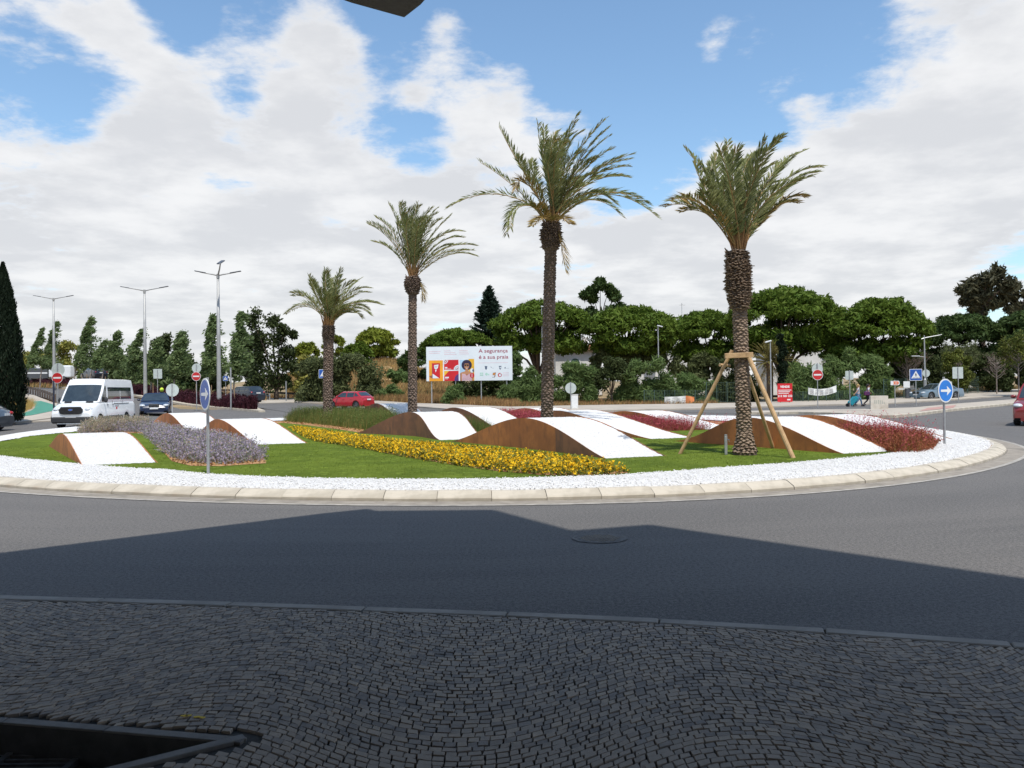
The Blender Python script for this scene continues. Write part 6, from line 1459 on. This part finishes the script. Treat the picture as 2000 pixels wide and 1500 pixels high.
# ================================================================== BILLBOARD
def billboard():
    d = 78.; b = PD(918,d); k = d/F; x0 = PD(833,d,0,745).x; x1 = PD(1001,d,0,742).x; zb = ZT(745.5,d,833); zt = ZT(678.5,d,833); zb2 = ZT(741.5,d,1001); Wb = x1-x0; Hb = zt-zb; c = (x0+x1)/2; g = gz(c,d)
    t = thing('billboard','wide white billboard reading A segurança é a sua praia','billboard',(c,d,g)); z0 = (zb+zb2)/2-g
    bo = MB().box((0,.05,z0+Hb/2),(Wb,.08,Hb)).build('panel','poster_white',t)
    MB().box((0,.12,z0+Hb*.2),(Wb*.98,.06,.08)).build('back_rail','galv',t); MB().box((0,.12,z0+Hb*.8),(Wb*.98,.06,.08)).build('back_rail','galv',t)
    for px in (843,890,940,990):
        x = PD(px,d,0,770).x-c; o = MB().box((0,.18,(z0+Hb)/2-.1),(.09,.09,z0+Hb*.95+.2)).build('support_post','galv',t); o.location = (x,0,0)
    sc = Wb/1692
    U = lambda x: (x-118)*sc-Wb/2; Vv = lambda y: z0+Hb-(y-168)*sc*(Hb/(667*sc))
    def poly(pts, mat, lay, name='print'):
        y = .01-.004*lay; o = MB().prism([(U(a),Vv(b_)) for a,b_ in pts],0,.002,to=lambda a,b_,c_:(a,y-c_,b_)).build(name,mat,bo); return o
    def rect(a,b_,c_,d_,mat,lay,name='print'): return poly([(a,d_),(c_,d_),(c_,b_),(a,b_)],mat,lay,name)
    def el(cx,cy,rx,ry,mat,lay,a0=0,a1=360,name='print'):
        n = 22; pts = [(cx+rx*math.cos(R(a0+(a1-a0)*i/n)), cy-ry*math.sin(R(a0+(a1-a0)*i/n))) for i in range(n if a1-a0==360 else n+1)]
        if a1-a0 != 360: pts.append((cx,cy))
        return poly(pts,mat,lay,name)
    rect(170,432,445,835,'poster_orange',0,'poster_panel'); rect(230,488,385,782,'poster_red',1); poly([(230,488),(236,488),(236,782),(230,782)],'poster_purple',2)
    poly([(270,525),(358,512),(345,585),(310,605),(275,590)],'poster_white',2); rect(285,540,332,552,'poster_grey',3); rect(285,562,325,570,'poster_grey',3)
    poly([(300,605),(322,618),(300,665),(288,630)],'poster_white',2); poly([(240,690),(370,780),(238,780)],'poster_white',2); poly([(172,735),(238,722),(238,780),(200,770)],'poster_skin_dark',2)
    rect(468,425,752,620,'poster_red',0,'poster_panel'); rect(640,425,655,620,'poster_red',1)
    for q,m_ in ((78,'poster_white'),(64,'poster_red'),(50,'poster_white'),(36,'poster_skin_dark'),(20,'poster_white')): el(470,427,q,q,m_,1+(78-q)/14,270,360)
    for q,m_ in ((92,'poster_white'),(74,'poster_grey'),(58,'poster_white'),(42,'poster_skin_dark'),(26,'poster_white')): el(750,618,q,q,m_,1+(92-q)/14,90,180)
    rect(485,565,530,590,'poster_white',1); rect(485,600,605,608,'poster_white',1)
    rect(468,640,752,835,'poster_red',0,'poster_panel'); poly([(468,640),(565,640),(468,740)],'poster_yellow',1); el(752,835,85,130,'poster_purple',1,90,180); rect(485,755,560,780,'poster_white',1); rect(485,790,540,798,'poster_white',1)
    rect(780,430,950,835,'poster_sky',0,'poster_panel'); rect(950,412,1060,835,'poster_yellow',0,'poster_panel')
    el(912,530,102,102,'poster_hair',1); poly([(782,690),(800,675),(880,650),(890,600),(935,600),(945,650),(1020,675),(1045,700),(1048,835),(782,835)],'poster_skin',2); el(912,545,48,66,'poster_skin',3)
    poly([(862,500),(962,500),(960,470),(912,452),(866,470)],'poster_hair',4); rect(872,520,905,552,'black',5); rect(918,520,950,552,'black',5); rect(872,518,950,526,'black',5); poly([(905,585),(925,585),(920,600),(908,600)],'poster_white',5)
    poly([(820,700),(880,705),(912,740),(950,705),(1000,700),(1010,835),(815,835)],'poster_pink',4)
    for i in range(6): rect(818,716+i*20,1006,721+i*20,'poster_text',5)
    rect(782,690,800,835,'poster_skin_dark',3); el(1018,638,38,42,'poster_white',5); el(1018,638,38,42,'poster_shield',5.5,300,420); el(1018,732,44,50,'poster_red',5); rect(1002,695,1008,770,'poster_pink',6); rect(1020,695,1026,770,'poster_pink',6)
    def tx(s, x, y, h, mat='poster_text', bold=.004, wd=None):
        mt = Matrix.Translation((U(x),.004,Vv(y)))@Matrix.Rotation(R(90),4,'X'); o = text(s,h*sc*1.38,mat,bo,mt,bold=bold)
        if wd:
            bpy.context.view_layer.update(); cur = o.dimensions.x
            if cur > 0: o.matrix_local = mt@Matrix.Diagonal((wd*sc/cur,1,1,1))
        return o
    tx('A segurança',1150,292,74,wd=575); tx('é a sua praia',1150,412,74,wd=580)
    # small text lines, unreadable in the photograph, as thin bars
    for x,y,l in ((170,262,230),(170,295,215),(468,252,130),(468,288,225),(468,322,245),(765,248,170),(765,280,180),(765,315,195)): rect(x,y-7,x+l,y+4,'poster_pink' if y<300 else 'poster_pink',0)
    rect(1150,488,1725,497,'poster_pink',0)
    for cx in (1292,1570): poly([(cx-22,560),(cx+22,560),(cx+20,605),(cx,632),(cx-20,605)],'poster_shield',0); rect(cx-26,555,cx+26,566,'poster_shield',1)
    rect(1572-12,575,1572+12,600,'poster_white',1); poly([(1378,565),(1400,575),(1412,590),(1385,580)],'poster_shield',0); rect(1410,595,1445,602,'poster_grey',0); el(1668,592,12,12,'poster_shield',0); rect(1650,603,1745,609,'poster_grey',0)
    rect(1170,680,1205,712,'poster_green',0); rect(1212,680,1235,712,'poster_green',0); rect(1170,720,1235,745,'poster_green',0); el(1300,712,26,28,'poster_green',0); rect(1330,705,1355,735,'poster_green',0)
    poly([(1425,690),(1485,678),(1478,725),(1420,738)],'poster_skin_dark',0); poly([(1435,700),(1465,695),(1462,720),(1432,725)],'poster_orange',1); poly([(1455,735),(1480,730),(1470,762),(1448,764)],'poster_skin_dark',0); rect(1410,768,1465,776,'black',0)
    el(1562,732,40,40,'poster_red',0); el(1566,734,25,26,'poster_white',1); el(1580,712,10,12,'poster_white',1)
    for y in (690,718,750): rect(1625,y-5,1740,y+4,'poster_pink',0)
billboard()
def cabinet():
    b = PD(1121.5,60.3); t = thing('utility_cabinet','tall pale utility cabinet next to the round sign back','cabinet',b); k = 60.3/F; h = ZT(771,60.3,1121)-b.z
    MB().box((0,0,h/2),(14*k,.4,h),bev=.01).build('cabinet_body','white_wall',t); MB().box((0,-.204,h*.55),(12*k,.008,h*.75)).build('door','sign_white',t); MB().box((0,0,h+.02),(15*k,.44,.04)).build('lid','white_wall',t)
cabinet()
pm('ink_pale', (.42,.40,.40), None, 3, .8)
def banner(x0, x1, ytop, ybot, d, label, sag, orange, dip):
    b = PD((x0+x1)/2,d); t = thing('banner',label,'banner',b); k = d/F; n = 24; w_ = (x1-x0)*k; V = []; 
    zt = ZT(ytop,d,x0)-b.z; zb = ZT(ybot,d,x0)-b.z; mb = MB(); vs = []
    for i in range(n+1):
        f = i/n; s = -sag*4*f*(1-f); up = dip*f
        for j in range(5): vs.append((-w_/2+w_*f-(.0), .04*math.sin(f*19+j*.7), zb+(zt-zb)*(j/4)*(1-(.25*max(0,f-.75)*4 if orange else 0))+s+up+((1-j/4)*0 if not orange else max(0,f-.8)*1.1*(1-j/4))))
    fs = [(i*5+j,(i+1)*5+j,(i+1)*5+j+1,i*5+j+1) for i in range(n) for j in range(4)]; mb.add(vs, fs); mb.m = [(1 if orange and i//4 >= n*.70 else 0) for i in range(len(fs))]
    o = mb.build('cloth',['banner_white','banner_orange'],t,smooth=True)
    mb = MB()
    for r_ in range(3): 
        for q in range(5 if not orange else 4):
            f = .08+q*.17; s = -sag*4*f*(1-f)+dip*f; mb.box((-w_/2+w_*(f+.05),-.06,zb+(zt-zb)*(.75-.24*r_)+s),(w_*.12,.006,(zt-zb)*(.09 if not orange else .05)))
    mb.build('lettering','ink_pale',o)
    for s in (-1,1):
        mb = MB(); mb.tube([(s*w_/2,.06,-.1),(s*w_/2,.06,zt+.1+(dip if s>0 else 0))],.025,6); mb.build('pole','fence_green',t)
    return t
banner(1298,1356,775,792,76,'sagging white and orange banner hung on a low fence',.05,True,.15)
banner(1579,1634,757,770,76,'sagging white banner with faint print behind the no entry sign',.22,False,.18)
def sale_board():
    d = 74; b = PD(1533,d); t = thing('sale_board','red for sale board reading VENDE behind the timber props','sign board',b); k = d/F; z1 = ZT(749,d,1533)-b.z; z0 = ZT(785,d,1533)-b.z; w_ = 29*k; h = z1-z0
    pl = MB().box((0,0,(z0+z1)/2),(w_,.05,h)).build('board','poster_red',t)
    for s in (-1,1): MB().box((s*w_*.3,.06,z1/2),(.07,.07,z1)).build('leg','stake',t)
    rot = Matrix.Rotation(R(90),4,'X')
    text('VENDE',h*.16,'sign_white',pl,Matrix.Translation((0,-.03,z1-h*.23))@rot,align='CENTER',bold=.012)
    text('213 583 222',h*.155,'sign_white',pl,Matrix.Translation((0,-.03,z0+h*.27))@rot,align='CENTER',bold=.008)
    mb = MB()
    for i,l in enumerate((.88,.78,.70)): mb.box((-w_*.5+w_*.05+w_*l/2,-.03,z1-h*(.36+.085*i)),(w_*l,.006,h*.035))
    mb.box((w_*.25,-.03,z0+h*.12),(w_*.22,.006,h*.07)); mb.build('print','sign_white',pl)
sale_board()
# concrete block on the splitter
def block():
    d = 52.5; b = PD(1716,d); t = thing('concrete_block','pale concrete block with faint worn lettering on the splitter island','concrete block',(b.x,b.y,b.z+.1),R(-16)); k = d/F; h = ZT(773,d,1716)-b.z-.1
    MB().box((0,0,h/2),(1.02,.62,h),bev=.012).build('block','concrete',t)
    rot = Matrix.Rotation(R(90),4,'X')
    rr = random.Random(4); mb = MB()
    for z,n_ in ((.62,5),(.47,6)):
        for k in range(n_): mb.box((-.27+k*.11,-.3115,h*z+rr.uniform(-.01,.01)),(.05+rr.uniform(0,.03),.004,.09+rr.uniform(0,.03)))
    mb.build('worn_lettering','ink_faint',t)
pm('ink_faint', (.42,.42,.36), None, 3, .8)
block()
def bin_():
    b = PD(1773,79); t = thing('litter_bin','round dark litter bin on the far right pavement','bin',(b.x,b.y,b.z+.12)); MB().tube([(0,0,0),(0,0,.85)],[.24,.27],14).build('barrel','lamp_head',t); MB().tube([(0,0,.85),(0,0,.93)],[.29,.25],14).build('lid','plastic_dark',t)
bin_()
def notice():
    b = PD(1771,80); t = thing('notice_board','small white notice board fixed on the dark fence posts','notice board',b); z = ZT(751,80,1771)-b.z; MB().box((0,0,z),(.62,.04,.62)).build('board','sign_white',t); MB().box((-.35,0,z-.42),(.9,.04,.10)).build('strip','sign_white',t)
    for s in (-1,1): MB().box((s*.25,.05,z/2),(.06,.06,z)).build('leg','fence_green',t)
notice()
# fences
def fence(px0, px1, d0, d1, n, h, label, mat='fence_green', wires=9, bars=0, name='mesh_fence'):
    a, b = PD(px0,d0), PD(px1,d1); t = thing(name,label,'fence',(0,0,0)); me = MB().box((0,0,h/2),(.07,.07,h)).data('fence_post',mat)
    pts = resample([(a.x,a.y),(b.x,b.y)],n); 
    for p in pts: o = link('fence_post',me,t); o.location = (p.x,p.y,gz(p.x,p.y)+.05)
    for i in range(n-1):
        p, q = pts[i], pts[i+1]; mb = MB(); zp, zq = gz(p.x,p.y)+.05, gz(q.x,q.y)+.05
        for w_ in range(wires): f = .06+.9*w_/(wires-1); mb.tube([(p.x,p.y,zp+h*f),(q.x,q.y,zq+h*f)],.011,3,caps=False)
        m_ = bars or int((q-p).length/.22)
        for k in range(1,m_): f = k/m_; mb.tube([(p.x+(q.x-p.x)*f,p.y+(q.y-p.y)*f,zp+(zq-zp)*f+.05),(p.x+(q.x-p.x)*f,p.y+(q.y-p.y)*f,zp+(zq-zp)*f+h*.98)],.009,3,caps=False)
        mb.build('mesh_panel',mat,t)
fence(1868,1968,88,97,6,1.9,'green mesh fence with weeds behind it at the far right')
fence(1726,1868,79,87,8,2.0,'dark mesh fence posts left of the silver saloon')
fence(1545,1726,77,79,9,1.0,'low dark fence at the foot of the largest tamarisk')
fence(1258,1378,77,77,7,1.25,'low wire fence carrying the white and orange banner')
fence(1380,1440,78,78,4,2.0,'dark barred gate behind the left timber prop',bars=6,wires=3,name='gate_fence')
# houses
def house():
    d = 108; b = PD(1128,d); t = thing('arched_house','white house with red tiled roof and two arches behind tamarisks','house',b); k = d/F; hw = 44*k; h = ZT(684,d,1128)-b.z
    MB().box((0,0,h/2),(hw*2,5,h)).build('wall','white_wall',t)
    ew = hw+.5; mb = MB(); zr = ZT(672,d,1128)-b.z; mb.add([(-ew,-3.1,h-.1),(ew,-3.1,h-.1),(ew,3.1,h-.1),(-ew,3.1,h-.1),(-ew*.3,0,zr),(ew*.9,0,zr)],[(0,1,5,4),(1,2,5),(2,3,4,5),(3,0,4),(3,2,1,0)]); rf = mb.build('roof','roof_tile',t)
    MB().box((hw*.35,-.4,zr+.2),(.7,.7,1.3),bev=.02).build('chimney','white_wall',rf)
    for x in (-.15*hw,.75*hw):
        r_ = 11*k; pts = [(x+r_*math.cos(R(a)), h*.70+r_*math.sin(R(a))) for a in range(0,181,15)]+[(x-r_,h*.35),(x+r_,h*.35)]
        f = MB().prism(pts,0,.03,to=lambda a,b_,c:(a,-2.505-c,b_)).build('arch','banner_white',t); pts2 = [((p[0]-x)*.78+x,(p[1]-h*.7)*.8+h*.7) for p in pts]; MB().prism(pts2,0,.02,to=lambda a,b_,c:(a,-2.54-c,b_)).build('pane','glass_green',f)
pm('glass_green', (.08,.14,.11), (.05,.09,.07), 1, .3)
house()
def white_house(px, d, x0, x1, ytop, label, wins=True, roof=None):
    b = PD(px,d); t = thing('white_house',label,'house',b,0,'white houses behind the umbrella pines'); k = d/F; h = ZT(ytop,d,px)-b.z; w_ = (x1-x0)*k
    MB().box((0,0,h/2),(w_,6,h)).build('wall','white_wall',t)
    if roof: MB().prism([(-w_/2-.3,0),(w_/2+.3,0),(w_/2-.6,1.2),(-w_/2+.6,1.2)],-3.3,3.3,to=lambda a,b_,c:(a,c,h+b_)).build('roof','roof_tile',t)
    if wins:
        for s in (-.28,.28):
            f = MB().box((s*w_,-3.02,h-1.5),(1.5,.06,1.3)).build('window','banner_white',t); MB().box((s*w_,-3.06,h-1.5),(1.25,.03,1.05)).build('pane','glass_dark',f)
    return t
white_house(1285,112,1215,1350,660,'white house seen between the many bare pine limbs')
white_house(1395,116,1352,1440,684,'low white wall of a house behind the dark umbrella pine')
white_house(1560,112,1500,1640,676,'white house glimpsed right of the slim cypress',roof=True)
white_house(1835,110,1800,1880,706,'red roofed house in the shade left of the light shrubby tree',roof=True)
def terrace():
    d = 109; b = PD(1276,d); z = ZT(677,d,1276); o = MB().box((0,0,0),(21*d/F,.5,1.0)).build('terracotta_parapet','roof_tile'); o.location = (b.x,d-1.2,z-.5); tag(o,'terracotta coloured balcony front on the white house','balcony')
terrace()
def antenna():
    b = PD(1334,112); t = thing('tv_antenna','thin television aerial sticking up above the pines','antenna',(b.x,112,ZT(640,112,1334))); h = ZT(592,112,1334)-ZT(640,112,1334); MB().tube([(0,0,-3),(0,0,h)],.035,5).build('mast','galv',t)
    mb = MB()
    for k in range(5): mb.tube([(-.2+k*.14,-.3,h-.25),(-.2+k*.14,.3,h-.25)],.02,4)
    mb.tube([(-.4,0,h-.25),(.5,0,h-.25)],.02,4); mb.build('elements','galv',t)
antenna()
# ================================================================== PEOPLE
def figure(t, J, edges, rad, mat, name='body', sub=2):
    """skinned body: J joints dict, rad dict"""
    keys = list(J); me = bpy.data.meshes.new(name); me.from_pydata([J[k] for k in keys],[(keys.index(a),keys.index(b)) for a,b in edges],[])
    o = link(name, me, t); o.modifiers.new('skin','SKIN'); 
    for i,k in enumerate(keys): me.skin_vertices[0].data[i].radius = (rad[k][0],rad[k][1]) if isinstance(rad[k],tuple) else (rad[k],rad[k])
    me.skin_vertices[0].data[keys.index('pelvis' if 'pelvis' in J else keys[0])].use_root = True
    s = o.modifiers.new('sub','SUBSURF'); s.levels = sub; s.render_levels = sub; me.materials.append(M[mat]); return o
def person(px, d, label, rz, pose, mats, hair, group='people walking on the splitter island', base_z=.0):
    b = PD(px,d); t = thing('person',label,'person',(b.x,b.y,b.z+base_z),rz,group); sk, top, leg = mats
    Jb = dict(pelvis=(0,0,.92),waist=(.0,0,1.05),chest=(.01,0,1.28),neck=(.02,0,1.43),head=(.035,0,1.52),crown=(.03,0,1.62))
    E_ = [('pelvis','waist'),('waist','chest'),('chest','neck'),('neck','head'),('head','crown')]
    rd = dict(pelvis=(.135,.11),waist=(.115,.09),chest=(.135,.10),neck=.05,head=(.078,.09),crown=(.07,.08)); Jb2 = dict(Jb)
    for s,n_ in ((1,'l'),(-1,'r')):
        k = pose['knee'+n_]; a = pose['ank'+n_]; e = pose['elb'+n_]; h = pose['hand'+n_]
        Jb2.update({'hip'+n_:(0,s*.085,.88),'knee'+n_:k,'ank'+n_:a,'toe'+n_:(a[0]+.15,a[1],a[2]-.05),'sh'+n_:(.01,s*.165,1.37),'elb'+n_:e,'hand'+n_:h})
        E_ += [('pelvis','hip'+n_),('hip'+n_,'knee'+n_),('knee'+n_,'ank'+n_),('ank'+n_,'toe'+n_),('chest','sh'+n_),('sh'+n_,'elb'+n_),('elb'+n_,'hand'+n_)]
        rd.update({'hip'+n_:.085,'knee'+n_:.055,'ank'+n_:.038,'toe'+n_:.035,'sh'+n_:.050,'elb'+n_:.036,'hand'+n_:.028})
    figure(t,Jb2,E_,rd,sk)
    # clothing: slightly larger skins over the same joints
    Jt = {k:Jb2[k] for k in ('pelvis','waist','chest','shl','shr')}; 
    for n_ in 'lr': Jt['sl'+n_] = tuple(Vector(Jb2['sh'+n_]).lerp(Vector(Jb2['elb'+n_]),.6))
    figure(t,Jt,[('pelvis','waist'),('waist','chest'),('chest','shl'),('chest','shr'),('shl','sll'),('shr','slr')],dict(pelvis=(.150,.125),waist=(.135,.11),chest=(.150,.118),shl=.064,shr=.064,sll=.052,slr=.052),top,'top')
    Jl = {k:Jb2[k] for k in ('pelvis','hipl','hipr','kneel','kneer','ankl','ankr')}
    figure(t,Jl,[('pelvis','hipl'),('pelvis','hipr'),('hipl','kneel'),('hipr','kneer'),('kneel','ankl'),('kneer','ankr')],dict(pelvis=(.147,.122),hipl=.100,hipr=.100,kneel=.067,kneer=.067,ankl=.050,ankr=.050),leg,'trousers')
    for n_ in 'lr':
        a = Jb2['ank'+n_]; o = MB().box((a[0]+.06,a[1],a[2]-.045),(.26,.095,.085),bev=.02).build('shoe','shoe',t)
    mb = MB(); mb.ball((.0,0,1.60),(.105,.10,.115),12,8); mb.ball((-.07,0,1.52),(.055,.075,.12),10,6); mb.build('hair',hair,t,smooth=True)
    mb = MB(); mb.ball((.122,.0,1.555),(.016,.012,.02),6,4); mb.build('nose',sk,t)
    return t
def hand(t, at, dirv, mat='skin'):
    mb = MB(); at = Vector(at); dv = Vector(dirv).normalized(); sd = dv.cross(Vector((1,0,.2))).normalized(); mb.ball(at+dv*.03,(.032,.032,.04),8,6)
    for i,l in enumerate((.055,.065,.06,.048)): p = at+dv*.06+sd*(-.024+i*.016); mb.tube([p,p+dv*l*.6,p+dv*l+Vector((.01,0,0))],[.0085,.008,.006],5)
    p = at+dv*.02-sd*.03; mb.tube([p,p+dv*.03-sd*.02,p+dv*.05-sd*.022],[.01,.009,.007],5); mb.build('hand',mat,t,smooth=True)
walkA = dict(kneel=(.22,.09,.50),ankl=(.30,.09,.09),kneer=(-.02,-.09,.47),ankr=(-.28,-.09,.17),elbl=(-.06,.22,1.10),handl=(.12,.24,.92),elbr=(-.16,-.22,1.12),handr=(-.36,-.24,.92))
t = person(1676,62.6,'blonde person in pale top and jeans pulling a teal trolley',R(-6),walkA,('skin','tee_white','jeans'),'hair_blonde'); hand(t,(.12,.24,.92),(.3,0,-1)); hand(t,(-.36,-.24,.92),(-.6,0,-.8))
walkB = dict(kneel=(.20,.09,.50),ankl=(.36,.09,.10),kneer=(-.05,-.09,.48),ankr=(-.36,-.09,.18),elbl=(.18,.20,1.30),handl=(.20,.14,1.55),elbr=(-.05,-.24,1.12),handr=(.10,-.24,1.0))
t = person(1695,62.6,'dark haired person in white tee raising a hand beside the concrete block',R(-4),walkB,('skin_dark','tee_white','trousers_dark'),'hair_dark'); hand(t,(.20,.14,1.55),(.1,0,1),'skin_dark'); hand(t,(.10,-.24,1.0),(.8,0,-.4),'skin_dark')
def bag():
    b = PD(1691,62.5); t = thing('shoulder_bag','purple bag slung behind the dark haired walker','bag',(b.x,b.y-.18,b.z+.98)); MB().box((0,0,0),(.42,.16,.30),bev=.04).build('bag_body','bag_purple',t); MB().tube([(-.12,0,.13),(.05,.02,.40),(.15,.05,.13)],.014,5).build('strap','trousers_dark',t)
bag()
def trolley():
    b = PD(1660,62.6); t = thing('pull_trolley','teal wheeled shopping trolley trailing behind the blonde walker','trolley',(b.x,b.y-.2,b.z),R(-6)); tl = Matrix.Rotation(R(42),4,'Y')
    MB().box((.10,0,.42),(.40,.34,.66),tilt=tl,bev=.05).build('trolley_bag','teal',t); MB().box((.38,0,.66),(.28,.32,.16),tilt=tl,bev=.03).build('flap','teal',t)
    for s in (1,-1): MB().tube([(-.22,s*.19-.015,.13),(-.22,s*.19+.015,.13)],.13,14).build('wheel','rubber',t)
    MB().tube([(-.22,-.19,.13),(-.22,.19,.13)],.015,6).build('axle','galv',t); MB().tube([(-.1,0,.25),(.62,0,.95)],.014,6).build('handle','galv',t)
    MB().tube([(.16,.0,.0),(.16,.0,.14)],.03,6).build('foot','rubber',t)
trolley()
def rider():
    d = 66; b = PD(316,d); z = ZT(762,d,316)-b.z; t = thing('motorcycle','motorcycle almost hidden behind the dark navy sedan','motorcycle',b,R(-62)); 
    for x in (-.7,.7): MB().tube([(x,-.06,.32),(x,.06,.32)],.32,20).build('wheel','rubber',t)
    MB().box((0,0,.62),(1.0,.28,.42),bev=.08).build('engine_body','paint_black',t); MB().box((-.25,0,.86),(.7,.26,.12),bev=.04).build('seat','plastic_dark',t); MB().tube([(.7,0,.32),(.42,0,1.02)],.035,6).build('fork','galv',t); MB().tube([(.42,-.34,1.05),(.42,.34,1.05)],.018,6).build('handlebar','galv',t)
    r = thing('person','motorcyclist in a bright yellow green helmet behind the navy sedan','person',(b.x,b.y,b.z),R(-62)); zz = max(z,1.5)
    J = dict(pelvis=(-.25,0,.98),waist=(-.18,0,1.12),chest=(-.08,0,zz-.30),neck=(-.03,0,zz-.15),head=(0,0,zz-.04)); E_ = [('pelvis','waist'),('waist','chest'),('chest','neck'),('neck','head')]; rd = dict(pelvis=(.15,.13),waist=(.14,.12),chest=(.16,.13),neck=.06,head=.08)
    for s,n_ in ((1,'l'),(-1,'r')):
        J.update({'sh'+n_:(-.06,s*.19,zz-.26),'el'+n_:(.14,s*.30,1.15),'ha'+n_:(.40,s*.30,1.05),'hip'+n_:(-.22,s*.10,.95),'kn'+n_:(.18,s*.20,.80),'an'+n_:(.0,s*.18,.36),'to'+n_:(.16,s*.18,.31)})
        E_ += [('chest','sh'+n_),('sh'+n_,'el'+n_),('el'+n_,'ha'+n_),('pelvis','hip'+n_),('hip'+n_,'kn'+n_),('kn'+n_,'an'+n_),('an'+n_,'to'+n_)]; rd.update({'sh'+n_:.07,'el'+n_:.05,'ha'+n_:.04,'hip'+n_:.1,'kn'+n_:.07,'an'+n_:.05,'to'+n_:.045})
    figure(r,J,E_,rd,'jacket'); MB().ball((0,0,zz),(.17,.15,.165),14,10).build('helmet','hivis',r,smooth=True); MB().ball((.05,0,zz-.01),(.13,.125,.06),12,6).build('visor','glass_dark',r,smooth=True)
rider()
